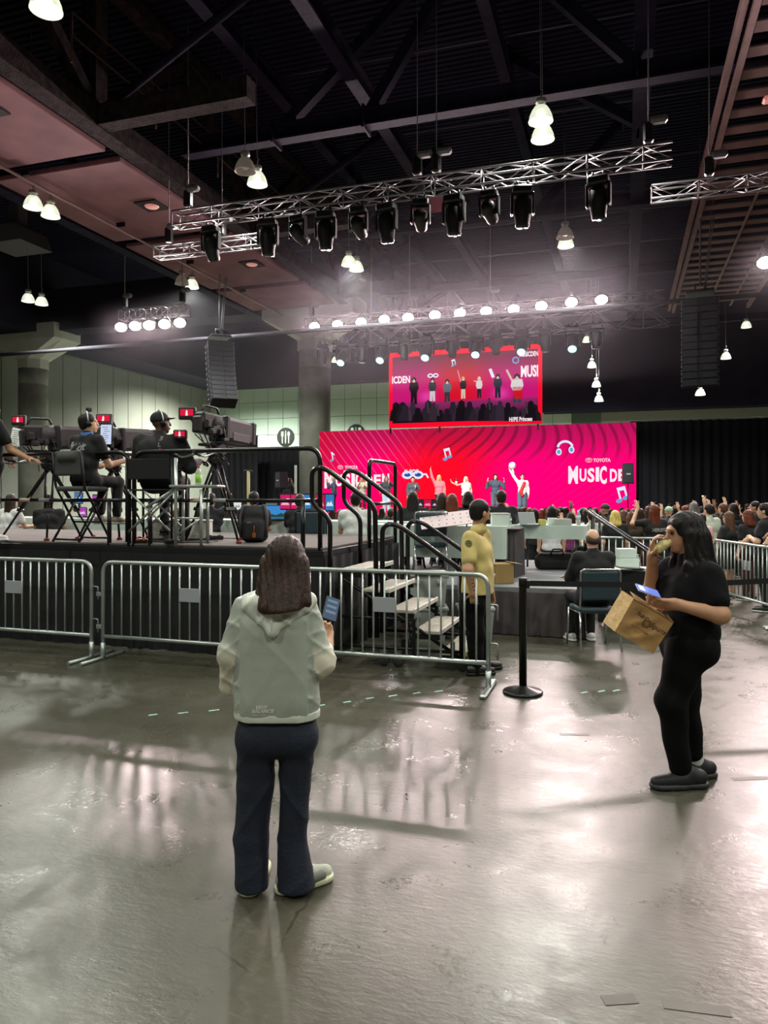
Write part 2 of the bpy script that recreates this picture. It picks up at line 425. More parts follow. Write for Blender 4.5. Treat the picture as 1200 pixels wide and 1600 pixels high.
round_sign(446, 683, 'round grey dining sign with white fork, knife and spoon', 0)
round_sign(556, 678, 'round grey restroom sign with two white figures, half behind the pink wall', 1)
# concrete columns with flared capitals
def column(px, label, v=33.2, r=.77, capw=2.45):
    d = v/(CS+SN*(px-600)/FPX); p = P(px, 700, d); o = thing('concrete_column', label, 'column', (p.x, p.y, 0))
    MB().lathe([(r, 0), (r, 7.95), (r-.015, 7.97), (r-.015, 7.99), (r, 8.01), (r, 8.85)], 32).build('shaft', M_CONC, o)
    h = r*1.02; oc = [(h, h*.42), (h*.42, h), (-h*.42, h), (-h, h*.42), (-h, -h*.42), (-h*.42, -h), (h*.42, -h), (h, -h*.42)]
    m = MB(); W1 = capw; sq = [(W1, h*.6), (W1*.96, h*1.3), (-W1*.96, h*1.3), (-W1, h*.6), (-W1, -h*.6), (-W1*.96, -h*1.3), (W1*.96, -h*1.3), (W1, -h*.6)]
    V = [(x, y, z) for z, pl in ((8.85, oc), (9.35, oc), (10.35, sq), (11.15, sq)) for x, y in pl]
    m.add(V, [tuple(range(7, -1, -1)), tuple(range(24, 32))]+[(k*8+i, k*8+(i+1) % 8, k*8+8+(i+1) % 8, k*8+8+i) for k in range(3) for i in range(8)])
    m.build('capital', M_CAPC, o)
column(52, 'round concrete column with flared capital at the far left by the grey wall')
column(492, 'stained round concrete column rising behind the left end of the pink wall')
# ---------------------------------------------------------------- roof steel
def girder(name, label, pts, r, mat, n=8):
    o = thing(name, label, 'beam', pts[0]); return o
def beam_box(name, label, x0, x1, y0, y1, z0, z1, mat=M_STEEL, group=None):
    # I-beam between two ends with flanges
    c = Vector(((x0+x1)/2, (y0+y1)/2, (z0+z1)/2)); o = thing(name, label, 'beam', c, 0, group)
    dx, dy, dz = x1-x0, y1-y0, z1-z0; al = dx > dy
    MB().box((0, 0, -dz/2+.03), (dx, dy, .06)).build('flange', mat, o)
    MB().box((0, 0, dz/2-.03), (dx, dy, .06)).build('flange', mat, o)
    MB().box((0, 0, 0), (dx, .05, dz-.12) if al else (.05, dy, dz-.12)).build('web', mat, o)
    return o
# mega truss along the left soffit: sprayed bottom chord, verticals, diagonals, cross stub
mt = thing('roof_truss', 'heavy fireproofed roof truss chord running above the pink soffit on the left', 'truss', (-12.35, 20, 11.0))
MB().box((0, 0, 0), (.5, 52, .55)).build('chord', M_SPRAY, mt)
MB().box((0, 0, 3.7), (.4, 52, .4)).build('chord', M_SPRAY, mt)
for i in range(-3, 5):
    y = -5.0+i*8.0
    MB().box((0, y, 1.85), (.42, .42, 3.3)).build('strut', M_SPRAY, mt)
    for sgn in (-1, 1):
        a, b_ = Vector((0, y, .2)), Vector((0, y+sgn*4, 3.6)); dv = b_-a
        MB().box((a+b_)/2, (.3, .3, dv.length), dv.to_track_quat('Z', 'Y').to_matrix()).build('diagonal', M_SPRAY, mt)
    MB().box((2.2, y, 0), (4.2, .42, .5)).build('cross_stub', M_SPRAY, mt)
    MB().tube([(.25, y, .2), (6.0, y+.5, 3.6)], .12, 6).build('diagonal', M_STEEL, mt)
m2 = thing('roof_truss', 'dark roof truss chord along the far left edge of the pink soffit', 'truss', (-17.2, 20, 10.9))
MB().box((0, 0, 0), (.45, 52, .6)).build('chord', M_STEEL, m2)
for i in range(-3, 5):
    y = -5.0+i*8.0
    for sgn in (-1, 1):
        a, b_ = Vector((0, y, .2)), Vector((-1.5, y+sgn*4, 4.0)); dv = b_-a
        MB().box((a+b_)/2, (.26, .26, dv.length), dv.to_track_quat('Z', 'Y').to_matrix()).build('diagonal', M_STEEL, m2)
# soffit boards between the two chords
for i, y in enumerate(range(-2, 34, 6)):
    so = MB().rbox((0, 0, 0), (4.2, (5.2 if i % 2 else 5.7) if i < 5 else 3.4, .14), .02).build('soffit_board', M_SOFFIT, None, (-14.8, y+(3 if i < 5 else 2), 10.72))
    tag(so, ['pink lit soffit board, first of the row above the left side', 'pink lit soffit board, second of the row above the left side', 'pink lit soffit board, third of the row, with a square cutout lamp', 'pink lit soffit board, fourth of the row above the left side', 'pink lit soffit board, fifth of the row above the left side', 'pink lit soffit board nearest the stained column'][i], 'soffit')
    if i in (1, 2, 3, 4):
        dl = thing('recessed_downlight', ['recessed downlight in the second soffit board', 'recessed pink-lit downlight in a dark square cutout of the soffit', 'recessed downlight in the fourth soffit board', 'recessed downlight in the fifth soffit board'][i-1], 'lamp', (-14.3+.2*i, y+3.2, 10.63))
        MB().box((0, 0, 0), (.75, .75, .04)).build('frame', pm('cutout_dark', '#1a1418', .9), dl)
        MB().lathe([(0, -.05), (.19, -.05), (.22, -.02), (.22, 0)], 16).build('lens', pm('downlight_glass', '#d7a7a2', .4, emis='#ff9a90', estr=.35), dl)
sp_ = thing('sprinkler_pipe', 'long thin sprinkler pipe under the pink soffit', 'pipe', (-15.6, 18, 10.45))
MB().tube([(0, -14, 0), (0, 14.5, 0)], .045, 8).build('pipe', pm('soffit_pipe', '#9a7c7c', .6), sp_)
for y in range(-10, 14, 4): MB().box((.15, y, .08), (.3, .05, .14)).build('hanger', M_STEEL, sp_)
# catwalk rail beside the chord
cw = thing('catwalk_rail', 'thin pipe handrail of the catwalk above the left soffit', 'railing', (-11.3, 22, 11.2))
for z in (.5, 1.0): MB().tube([(0, -9, z), (0, 12, z)], .025, 6).build('rail', pm('rail_rust', '#4a3634', .8, spec=.1), cw)
for y in range(-9, 13, 3): MB().tube([(0, y, -.1), (0, y, 1.0)], .025, 6).build('post', MATS['rail_rust'], cw)
# roof beams running towards the stage, then across
for u, z, w, lab in ((-9.6, 13.4, .35, 'dark roof beam beside the heavy left truss, running towards the stage'), (-6.5, 12.2, .34, 'slanting rust-flecked roof beam over the middle of the front truss'),
                  (-3.2, 13.6, .3, 'faint dark roof beam left of the twin hanging lamps'), (.45, 12.0, .42, 'dark roof beam at right reaching the right end of the front truss')):
    beam_box('roof_beam', lab, u-w/2, u+w/2, -4, 46, z, z+.5)
for v, z, lab in ((10.5, 13.4, 'cross roof beam nearest the viewer high overhead'), (18.2, 11.4, 'cross roof beam above the front light truss'), (27.0, 11.8, 'cross roof beam above the row of bright stage lamps'), (36, 12.0, 'cross roof beam beyond the pink wall'), (45, 11.5, 'last cross roof beam before the dark bulkhead')):
    beam_box('cross_beam', lab, -11.9, 12, v-.18, v+.18, z, z+.45)
for k, (a, b_) in enumerate(((V3(-9, 18.2, 11.6), V3(-5, 18.2, 14.9)), (V3(-2.5, 18.2, 14.9), V3(.3, 18.2, 11.8)), (V3(-6.4, 18.2, 11.6), V3(-4.2, 18.2, 14.9)), (V3(-6.4, 10.5, 13.5), V3(-3.2, 14.5, 14.9)), (V3(-3.2, 22, 14.8), V3(.4, 22, 12.3)), (V3(-9.5, 27, 12), V3(-6.5, 27, 14.9)), (V3(-3, 27, 12), V3(0, 27, 14.9)))):
    dv = b_-a; o = thing('roof_brace', ['diagonal roof brace rising right behind the left hanging lamps', 'diagonal roof brace meeting the right roof beam above the front truss', 'steep diagonal roof brace left of the middle roof beam', 'diagonal roof brace at the top of the middle bay', 'diagonal roof brace right of the twin hanging lamps', 'far diagonal roof brace above the left stage lamps', 'far diagonal roof brace above the right stage lamps'][k], 'beam', (a+b_)/2)
    MB().box((0, 0, 0), (.28, .28, dv.length), dv.to_track_quat('Z', 'Y').to_matrix()).build('strut', M_STEEL, o)
    for e in (a, b_): MB().box(e-(a+b_)/2, (.06, .6, .6)).build('gusset', M_STEEL, o)
for k in range(9):
    y = 6+k*4.6
    tag(MB().tube([(-11.5, y, 14.2+.1*(k % 3)), (12, y+.4, 14.2+.1*(k % 3))], .03, 6).build('conduit', pm('conduit_dark', '#4c4854', .6)), 'thin conduit strung across under the roof deck', 'conduit', 'conduits under the roof deck')
# right-hand ceiling frame of wide slats
cf = thing('ceiling_frame', 'slatted ceiling frame hanging over the right edge, pink lit slats between rails', 'ceiling frame', (3.9, 22, 10.9))
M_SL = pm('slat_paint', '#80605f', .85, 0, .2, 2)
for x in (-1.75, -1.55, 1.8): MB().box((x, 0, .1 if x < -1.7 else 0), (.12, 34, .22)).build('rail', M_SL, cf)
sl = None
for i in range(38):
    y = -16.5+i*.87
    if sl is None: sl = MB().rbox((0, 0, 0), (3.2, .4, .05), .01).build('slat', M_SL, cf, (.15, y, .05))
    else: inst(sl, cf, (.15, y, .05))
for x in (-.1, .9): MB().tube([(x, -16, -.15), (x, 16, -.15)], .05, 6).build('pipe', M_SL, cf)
MB().lathe([(0, -.1), (.16, -.1), (.2, 0), (0, .02)], 14, None, (.2, -7.2, 0)).build('lamp_disc', MATS['downlight_glass'], cf)
MB().rbox((-.6, -3.2, -.04), (.5, .3, .1), .04).build('lamp_box', MATS['downlight_glass'], cf)
# long pale pipe across the hall
tag(MB().tube([(-31, 27, 8.3), (14, 27, 8.45)], .085, 8).build('long_pipe', M_PIPE), 'long pale pipe crossing the hall behind the hanging speakers', 'pipe')
# hanging duct box on the far left
db = thing('duct_box', 'grey boxy duct end hanging at the far left under the roof', 'duct', PV(28, 375, 25)+Vector((0, 0, 0)))
MB().prism([(-1.0, -.35), (1.0, -.35), (.7, .35), (-.7, .35)], -.9, .9).build('hood', pm('duct_grey', '#59565c', .7), db)
MB().box((0, 0, 1.9), (.5, .5, 3.2)).build('riser', MATS['duct_grey'], db)
# ---------------------------------------------------------------- black drapes
def drape(name, label, x0, x1, v, z0, z1, amp=.09, pitch=.34, mat=M_DRAPE, cat='curtain', pole=True):
    o = thing(name, label, cat, ((x0+x1)/2, v, 0)); n = int((x1-x0)/pitch*8); V = []; L = x1-x0
    rows = (z0, z0+(z1-z0)*.5, z1)
    for r, z in enumerate(rows):
        for i in range(n+1):
            x = -L/2+L*i/n; V.append((x, amp*(1-.45*(r == 2))*math.sin(2*math.pi*x/pitch+.8*math.sin(x*1.3))*(.7+.3*math.sin(x*2.1+r)), z))
    F = [(r*(n+1)+i, r*(n+1)+i+1, (r+1)*(n+1)+i+1, (r+1)*(n+1)+i) for r in range(2) for i in range(n)]
    mesh_obj('cloth', V, F, mat, o, True)
    if pole: MB().tube([(-L/2, 0, z1), (L/2, 0, z1)], .03, 8).build('pole', pm('drape_pole', '#6d6d6a', .5, .6), o)
    return o
drape('black_drape', 'tall black drape filling the right side beside the pink wall', .3, 12, 32.6, .05, PV(1050, 657, 32.6).z)
drape('black_drape', 'black drape left of the pink wall, behind the photographer', -19.6, -13.7, 32.9, .05, PV(450, 703, 32.9).z)
drape('black_drape', 'taller black drape at far left behind the right-hand broadcast camera', PV(330, 700, 31.5).x, PV(403, 700, 31.5).x, 31.5, .05, PV(390, 682, 31.5).z)
# ================================================================ light trusses, fixtures, speakers, lamps
M_ALU = pm('truss_aluminium', '#99959a', .42, .8)
M_FIX = pm('fixture_black', '#17161a', .45, .1)
M_LENS = pm('fixture_lens', '#3c4046', .08, .2)
M_BLK = pm('black_metal', '#141416', .4, .3)
def truss(label, u0, u1, v, z, sec=.32, bay=.55, cables=(), roof=ZR):
    L = u1-u0; o = thing('light_truss', label, 'truss', ((u0+u1)/2, v, z)); h = sec/2
    ch = None
    for y in (-h, h):
        for zz in (-h, h):
            if ch is None: ch = MB().tube([(-L/2, 0, 0), (L/2, 0, 0)], .026, 8).build('chord', M_ALU, o, (0, y, zz))
            else: inst(ch, o, (0, y, zz))
    nb = max(2, round(L/bay)); b = L/nb
    dl = math.hypot(b, sec); dm = MB().tube([(-dl/2, 0, 0), (dl/2, 0, 0)], .013, 6).build('brace', M_ALU, o)
    st = MB().tube([(0, 0, -h), (0, 0, h)], .013, 6).build('strut', M_ALU, o, (-L/2, -h, 0))
    first = True; an = math.atan2(sec, b)
    for i in range(nb):
        x = -L/2+(i+.5)*b; s = 1 if i % 2 else -1
        for y in (-h, h):
            if first: dm.location = (x, y, 0); dm.rotation_euler = (0, -s*an, 0); first = False
            else: inst(dm, o, (x, y, 0), (0, -s*an, 0))
        for zz in (-h, h): inst(dm, o, (x, 0, zz), (0, 0, s*an))
    for i in range(0, nb+1, 2 if nb > 6 else 1):
        x = -L/2+i*b
        for y in (-h, h):
            if not (i == 0 and y < 0): inst(st, o, (x, y, 0))
        for zz in (-h, h): inst(st, o, (x, 0, zz), (math.pi/2, 0, 0))
    for cx in cables:
        MB().tube([(cx-(u0+u1)/2, 0, h), (cx-(u0+u1)/2, 0, roof-z)], .014, 6).build('hoist_cable', M_WIRE, o)
        MB().rbox((cx-(u0+u1)/2, 0, h+.32), (.2, .2, .42), .04).build('hoist', M_FIX, o)
        MB().rbox((cx-(u0+u1)/2+.2, -.1, h+.52), (.34, .2, .16), .05).build('hoist_motor', pm('hoist_grey', '#6f6d70', .5, .3), o)
    return o
ZT = 8.7
uA, uB = PV(275, 345, 16).x, PV(1050, 235, 16).x
truss('long front light truss crossing above the camera riser, nearest row', uA, uB, 16, ZT, .34, .55, (uA+.35, PV(652, 250, 16).x, PV(1013, 250, 16).x, PV(682, 250, 16).x))
uC, uD = PV(245, 400, 18).x, PV(413, 380, 18).x
truss('short light truss at left just below the front truss', uC, uD, 18, ZT, .3, .5, (uC+.4, uD-1.3))
truss('short light truss reaching in from the right edge', PV(1018, 300, 18).x, 5.6, 18, ZT, .3, .5, (PV(1093, 300, 18).x+.2, 4.2))
# upstage trusses above the screens
uE, uF = PV(512, 530, 29.6).x, PV(1046, 480, 29.6).x
truss('wide upstage truss holding the cool round lamps above the video screen', uE, uF, 29.6, 8.55, .72, .95, (uE+2, uF-1.4))
truss('thin downstage truss carrying the row of bright lamps', PV(478, 510, 28.2).x, PV(1040, 470, 28.2).x, 28.2, 8.95, .34, .6, (PV(487, 500, 28.2).x, PV(640, 500, 28.2).x, PV(766, 500, 28.2).x))
truss('short truss with five bright lamps at far left', PV(190, 490, 23.3).x, PV(292, 485, 23.3).x, 23.3, 8.55, .36, .5, (PV(195, 490, 23.3).x, PV(285, 490, 23.3).x))
truss('short truss with a bright lamp just outside the right edge', PV(1192, 400, 23.3).x, PV(1192, 400, 23.3).x+3, 23.3, 8.75, .36, .5)
# moving-head fixtures
def moving_head(label, loc, tilt, pan=0.0, lit=None, scale=1.0, group=None):
    o = thing('moving_head_light', label, 'stage light', loc, pan, group); o.scale = (scale,)*3
    MB().rbox((0, 0, -.09), (.36, .26, .15), .03).build('base', M_FIX, o)
    m = MB()
    for s in (-1, 1): m.rbox((s*.19, 0, -.33), (.05, .16, .4), .02)
    m.rbox((0, 0, -.18), (.4, .16, .06), .02); m.build('yoke', M_FIX, o)
    MB().tube([(-.09, 0, 0), (-.09, 0, .08)], .025, 6).tube([(.09, 0, 0), (.09, 0, .08)], .025, 6).build('clamp', M_BLK, o)
    R = Matrix.Rotation(tilt, 3, 'X')
    h = MB().lathe([(0, .22), (.1, .22), (.15, .14), (.16, 0), (.155, -.1), (.13, -.24), (.13, -.3), (.115, -.31), (0, -.3)], 14, R, (0, 0, -.42)).build('head', M_FIX, o)
    MB().lathe([(0, -.322), (.112, -.322), (.112, -.3), (0, -.3)], 14, R, (0, 0, -.42)).build('lens', lit or M_LENS, h)
    return o
names = ['dark moving-head light hanging from the front truss, first from its left end', 'dark moving-head light on the front truss, second from its left end', 'dark moving-head light on the front truss, third from the left end', 'dark moving-head light on the front truss, fourth from the left end', 'dark moving-head light on the front truss, fifth from the left end', 'dark moving-head light on the front truss, sixth from the left end', 'dark moving-head light on the front truss beside the small pink panel', 'dark moving-head light on the front truss, eighth from the left end', 'dark moving-head light on the front truss, third from its right end', 'dark moving-head light on the front truss, second from its right end', 'dark moving-head light at the right end of the front truss', ]
for k, (px, tl, sc) in enumerate(((331, .5, 1.15), (420, .1, 1.2), (467, 1.25, 1.05), (510, .1, 1.2), (561, 1.25, 1.05), (605, .15, 1.2), (658, 1.25, 1.05), (710, .1, 1.2), (765, 1.25, 1.05), (817, .1, 1.2), (935, .12, 1.2))):
    mh = moving_head(names[k], (PV(px, 300, 16).x, 15.95, ZT-.28), tl, .2*math.sin(k*2.3), None, sc)
    if k in (2, 4, 6, 8): spot('stage_beam', mh, (0, .45, -.35), (0, 13+.0*k, -6.0), 5200, (1, .97, .95), 26, .6, .1)
pp = thing('filter_panel', 'small pink panel hanging behind the front truss', 'panel', PV(682, 320, 16.6))
MB().rbox((0, 0, 0), (.75, .05, .36), .01).build('sheet', pm('pink_panel', '#8b4a55', .7), pp)
MB().tube([(-.3, 0, .18), (-.3, 0, .5)], .01, 5).tube([(.3, 0, .18), (.3, 0, .5)], .01, 5).build('strap', M_WIRE, pp)
M_CYAN = em('cyan_lens', '#a9ecf2', 2.2)
for k, (px, ty) in enumerate(((504, 0), (536, 1), (566, 0), (597, 1), (632, 0), (667, 1), (707, 0), (745, 1), (775, 0), (816, 1), (852, 0), (895, 1), (932, 0))):
    p = PV(px, 500, 29.2)
    moving_head(('pale cyan round wash light under the upstage truss, ' if ty else 'dark moving-head light hanging under the upstage truss, ')+['first', 'second', 'third', 'fourth', 'fifth', 'sixth', 'seventh'][k//2]+' of its kind from the left', (p.x, 29.2, 8.3), -.75 if ty else -.15, 0, M_CYAN if ty else None, 1.45 if ty else 1.25)
# blinder lamps facing the hall
M_HOT = em('blinder_glow', '#ffe9dd', 26.0)
def blinder(label, p, target, power, group=None, scale=1.0):
    o = thing('blinder_lamp', label, 'stage light', p, 0, group)
    d = (Vector(target)-Vector(p)).normalized(); R = d.to_track_quat('Z', 'Y').to_matrix()@Matrix.Diagonal((1.3, 1.0, 1.1))
    MB().lathe([(0, -.26), (.1, -.26), (.16, -.12), (.2, .05), (.2, .12), (.175, .12), (.165, .05), (0, .04)], 16, R).build('housing', M_FIX, o)
    MB().lathe([(0, .095), (.165*scale, .075), (.165*scale, .06), (0, .06)], 16, R).build('lens', M_HOT, o)
    MB().tube([R@Vector((-.22, 0, 0)), (0, 0, .36), R@Vector((.22, 0, 0))], .015, 6).build('bracket', M_BLK, o)
    spot('blinder_beam', o, d*.24, d*10, power, (1, .8, .79), 95, .7, .12)
    return o
AIM = Vector((-1.5, 2, 0))
ords = ['first', 'second', 'third', 'fourth', 'fifth', 'sixth', 'seventh', 'eighth', 'ninth', 'tenth', 'eleventh', 'twelfth']
for k, (px, py) in enumerate(((492, 510), (528, 507), (565, 503), (601, 499), (638, 496), (680, 492), (719, 489), (760, 486), (803, 483), (846, 478), (893, 472), (940, 468))):
    p = PV(px, py, 27.9); blinder('glaring warm blinder lamp on the thin stage truss, '+ords[k]+' from the left', p, AIM+Vector((p.x*.55, 0, 0)), BLIND_W)
for k, (px, py) in enumerate(((190, 511), (212, 509), (234, 508), (258, 506), (282, 504))):
    p = PV(px, py, 23.1); blinder('glaring blinder lamp under the far left short truss, '+ords[k]+' from the left', p, AIM+Vector((p.x*.5, 0, 0)), BLIND_W*.8)
p = PV(1196, 410, 23.1); blinder('glaring blinder lamp cut by the right edge of the picture', p, AIM+Vector((1, 0, 0)), BLIND_W*.8)
for k in range(4): blinder('glaring blinder lamp under the short truss beyond the right edge', p+Vector((.6+k*.6, 0, 0)), AIM+Vector((2, 0, 0)), BLIND_W*.8, 'blinders beyond the right edge')
# hanging line arrays
def line_array(label, top, n, w, h, curve0, curve1, rz):
    o = thing('line_array_speaker', label, 'loudspeaker', top, rz)
    pos = Vector((0, 0, -.35)); 
    fr = MB().rbox((0, 0, -.12), (w*.8, .75, .1), .02); fr.tube([(-.15, 0, -.1), (-.15, 0, .18), (.15, 0, .18), (.15, 0, -.1)], .03, 6); fr.build('flying_frame', M_FIX, o)
    MB().tube([(0, 0, .1), (0, 0, ZR-top[2])], .03, 6).build('hoist_chain', M_WIRE, o)
    MB().tube([(.1, .3, .0), (.7, .5, ZR-top[2])], .02, 6).tube([(.16, .3, .0), (.8, .5, ZR-top[2])], .02, 6).build('cable', M_WIRE, o)
    c = None; g = None; rg = None
    for i in range(n):
        an = curve0+(curve1-curve0)*i/(n-1); R = Matrix.Rotation(an, 3, 'X')
        mid = pos+R@Vector((0, 0, -h/2))
        if c is None:
            c = MB().prism([(-w/2, -h/2+.008), (w/2, -h/2+.008), (w/2, h/2-.008), (-w/2, h/2-.008)], -.28, .34).build('cabinet', M_FIX, o, mid, (an, 0, 0))
            m = MB()
            for s in (-1, 1): m.prism([(s*w*.07, -h/2+.02), (s*w*.46, -h/2+.02), (s*w*.46, h/2-.02), (s*w*.07, h/2-.02)][::s], -.3, -.28)
            g = m.build('grille', pm('speaker_grille', '#22202a', .7, 0, .3, 40), c)
            m = MB()
            for s in (-1, 1):
                m.rbox((s*(w/2+.012), -.2, h/2-.05), (.03, .1, .07), .008); m.rbox((s*(w/2+.012), .25, -h/2+.06), (.03, .1, .09), .008)
                m.rbox((s*(w/2+.012), -.2, -h/2+.05), (.03, .06, .05), .008)
            rg = m.build('rigging', pm('rigging_grey', '#8f8a94', .4, .5), c)
        else:
            q = inst(c, o, mid, (an, 0, 0)); inst(g, q); inst(rg, q)
        pos = pos+R@Vector((0, 0, -h))
    return o
PA = 26.0
pr = PV(1094, 452, PA); line_array('long hanging line array speaker on the right against the dark bulkhead', pr, 12, 1.08, .235, -.02, .04, -.12)
pl = PV(343, 522, PA); line_array('curved hanging line array speaker on the left under the soffit', pl, 12, 1.0, .22, -.1, -.5, .75)
# high-bay lamps
M_ACR = pm('acrylic_reflector', '#dfe3d6', .25, 0, emis='#eef2dd', estr=.55, alpha=.8)  # bulb light caught in the acrylic is put in as emission
M_ACRD = pm('acrylic_reflector_faint_glow', '#9b8f86', .25, 0, alpha=.8, emis='#d8c8b8', estr=.08)  # lamp is off; a faint lit look is put in as emission
M_BULB = em('highbay_bulb', '#fbffe8', 14.0)
M_BULBD = pm('bulb_unlit', '#c7bcae', .3)
LAMP = {}
def highbay(label, p, lit=True, yaw=0.0, group=None, s=1.0, power=1.0):
    o = thing('high_bay_lamp', label, 'lamp', p, yaw, group); o.scale = (s,)*3
    if lit not in LAMP:
        prof = [(.08, .14), (.14, .12), (.2, .03), (.245, -.08), (.265, -.18), (.272, -.2), (.26, -.2), (.25, -.18), (.23, -.08), (.185, .02), (.13, .105), (.07, .125)]
        a = MB().lathe(prof, 20).build('reflector', M_ACR if lit else M_ACRD, o)
        b = MB().lathe([(0, .08), (.06, .06), (.1, 0), (.1, -.08), (.06, -.13), (0, -.145)], 14).build('bulb', M_BULB if lit else M_BULBD, o)
        c = MB().rbox((0, 0, .25), (.22, .18, .13), .03).tube([(0, 0, .12), (0, 0, .2)], .05, 8).build('ballast', pm('ballast_grey', '#a7a59f', .45, .4), o)
        d = MB().tube([(0, 0, .3), (0, 0, .42), (.04, 0, .48), (0, 0, .52)], .015, 6).build('hook', M_WIRE, o)
        LAMP[lit] = (a, b, c, d)
    else:
        for q in LAMP[lit]: inst(q, o)
    MB().tube([(0, 0, .5), (-.05, 0, (ZR-p[2])/s)], .008, 5).build('cable', M_WIRE, o)
    if lit: spot('highbay_light', o, (0, 0, -.24), (0, 0, -5), HIGHBAY_W*power, (.97, 1, .9), 150, .6, .22)
    return o
def hb(px, py, z=10.2): return P(px, py, (z-CAMH)*FPX/(HOR-py))
pairs = [((383, 256, 0), (402, 277, 1), 'pair at upper left over the riser'), ((52, 314, 1), (79, 328, 1), 'pair near the left edge'), ((44, 464, 1), (65, 469, 1), 'far left pair above the column'),
         ((284, 436, 0), (300, 442, 1), 'pair above the far left stage lamps'), ((545, 406, 1), (557, 414, 1), 'pair in the middle above the stage lamps'), ((845, 176, 1), (848, 205, 1), 'pair high in the upper right middle'), ((883, 362, 0), (884, 376, 1), 'pair above the right stage lamps')]
for a, b, lab in pairs:
    for q, nm in ((a, 'upper left'), (b, 'lower right')):
        highbay(('bright ' if q[2] else 'unlit ')+'bell-shaped high-bay lamp, '+nm+' of the '+lab, hb(q[0], q[1]), bool(q[2]), .3, None, 1.0, 1.6 if q[0] < 310 and q[1] > 300 else 1.0)
far = [((1166, 506), 11.0, 'bright high-bay lamp right of the hanging line array'), ((1134, 555), 9.6, 'small bright high-bay lamp low at right, nearest the line array foot'), ((1111, 588), 8.6, 'small bright high-bay lamp just under the right line array'), ((1094, 612), 7.9, 'lowest small bright high-bay lamp under the right line array'),
       ((917, 529), 10.2, 'bright high-bay lamp right of the video screen, topmost of the column of four'), ((925, 569), 9.3, 'bright high-bay lamp right of the video screen, second of four'), ((932, 599), 8.3, 'bright high-bay lamp right of the video screen, third of four'), ((936, 622), 7.5, 'bright high-bay lamp right of the video screen, lowest of four'),
       ((524, 561), 10.0, 'bright high-bay lamp beside the stained column'), ((643, 537), 10.0, 'bright high-bay lamp just above the video screen frame')]
for (px, py), z, lab in far:
    v = 44.0 if px > 1000 else 46.0
    highbay(lab, PV(px, py, v), True, 0, None, 1.0, 3.5 if px < 1000 else 1.5)
highbay('bright high-bay lamp cut by the top edge at upper left', hb(72, -2), True)
for px, py, v, lab in ((350, 560, 47, 'added unseen lamp behind the left line array, brightening the back wall'), (492, 575, 46, 'added unseen lamp behind the stained column, brightening the back wall'), (700, 570, 45, 'added unseen lamp behind the video screen, brightening the back wall')):  # lamps added out of view to brighten the mint back wall
    highbay(lab, PV(px, py, v), True, 0, None, 1.0, 15.0)
for k, (u, v) in enumerate(((-9, 1.5), (-1, 3.5), (7, 6), (-16, 6), (-5, -6), (5, -4), (-14, -6), (12, 12), (10, 0), (3.2, 9.5))):
    highbay('high-bay lamp hanging overhead beyond the picture', (u, v, 10.2), True, 0, 'high-bay lamps beyond the picture')
# ================================================================ barricades, riser, stairs, tables, camera rigs
M_GALV = pm('galvanised_steel', '#b4bdb8', .38, .75, .12, 6)
M_TAG = pm('barricade_plate', '#a9aeb4', .5, .3)
def barricade(label, p0, p1, H=1.07, nb=17, plate=True, feet=(1, 1), hooks=(1, 1), flat=True, lowz=.25):
    p0, p1 = Vector(p0), Vector(p1); L = (p1-p0).length; rz = math.atan2((p1-p0).y, (p1-p0).x); c = (p0+p1)/2
    o = thing('crowd_barricade', label, 'barricade', (c.x, c.y, 0), rz); r = .021
    MB().tube(rpath([(-L/2, 0, .04), (-L/2, 0, H-r), (L/2, 0, H-r), (L/2, 0, .04)], .13, 7), r, 10).build('outer_frame', M_GALV, o)
    MB().tube([(-L/2, 0, lowz), (L/2, 0, lowz)], r*.95, 10).build('bottom_rail', M_GALV, o)
    b = None; st = L/(nb+1)
    for i in range(1, nb+1):
        x = -L/2+i*st
        if b is None: b = MB().tube([(0, 0, lowz), (0, 0, H-r)], .0095, 8).build('bar', M_GALV, o, (x, 0, 0))
        else: inst(b, o, (x, 0, 0))
    for s, f in ((-1, feet[0]), (1, feet[1])):
        if not f: continue
        if flat: MB().rbox((s*L/2, 0, .02), (.06, .6, .035), .012).build('foot', M_GALV, o)
        else: MB().tube([(s*L/2, -.35, .02), (s*L/2, .35, .02)], .02, 8).build('foot', M_GALV, o)
        MB().tube([(s*L/2, 0, .0), (s*L/2, 0, .18)], .026, 10).build('foot_sleeve', M_GALV, o)
    if hooks[1]:
        for z in (.78, .43): MB().tube(rpath([(L/2, 0, z), (L/2+.085, 0, z), (L/2+.085, 0, z-.14)], .02, 3), .008, 6).build('hook', M_GALV, o)
    if hooks[0]:
        for z in (.7, .35): MB().rbox((-L/2-.045, 0, z), (.085, .012, .045), .004).build('hook_eye', M_GALV, o)
    if plate: MB().rbox((0, -.012, .735), (st*2, .006, .14), .002).build('plate', M_TAG, o)
    return o
VBA = 6.61
ends = [PV(x, 900, VBA).x for x in (143, 161, 444, 452, 763)]
barricade('steel crowd barricade cut by the left edge in front of the riser', (ends[0]-2.12, VBA, 0), (ends[0], VBA, 0), flat=False)
barricade('steel crowd barricade left of the woman in the pale jacket', (ends[1], VBA, 0), (ends[2], VBA, 0), flat=False)
barricade('steel crowd barricade right of the woman in the pale jacket, before the steps', (ends[3], VBA, 0), (ends[4], VBA, 0))
def cp(X, Y): return Vector((CS*X-SN*Y, SN*X+CS*Y, 0))
barricade('far steel crowd barricade behind the seated man, across the crowd', cp(3.32, 12.75), cp(5.2, 12.1), hooks=(0, 0), plate=False)
barricade('steel crowd barricade at right running away along the crowd', cp(5.32, 9.75), cp(5.36, 11.95), hooks=(0, 0))
barricade('steel crowd barricade at the right edge by the denim sleeve', cp(5.36, 7.5), cp(5.3, 9.65), hooks=(0, 0), plate=False)
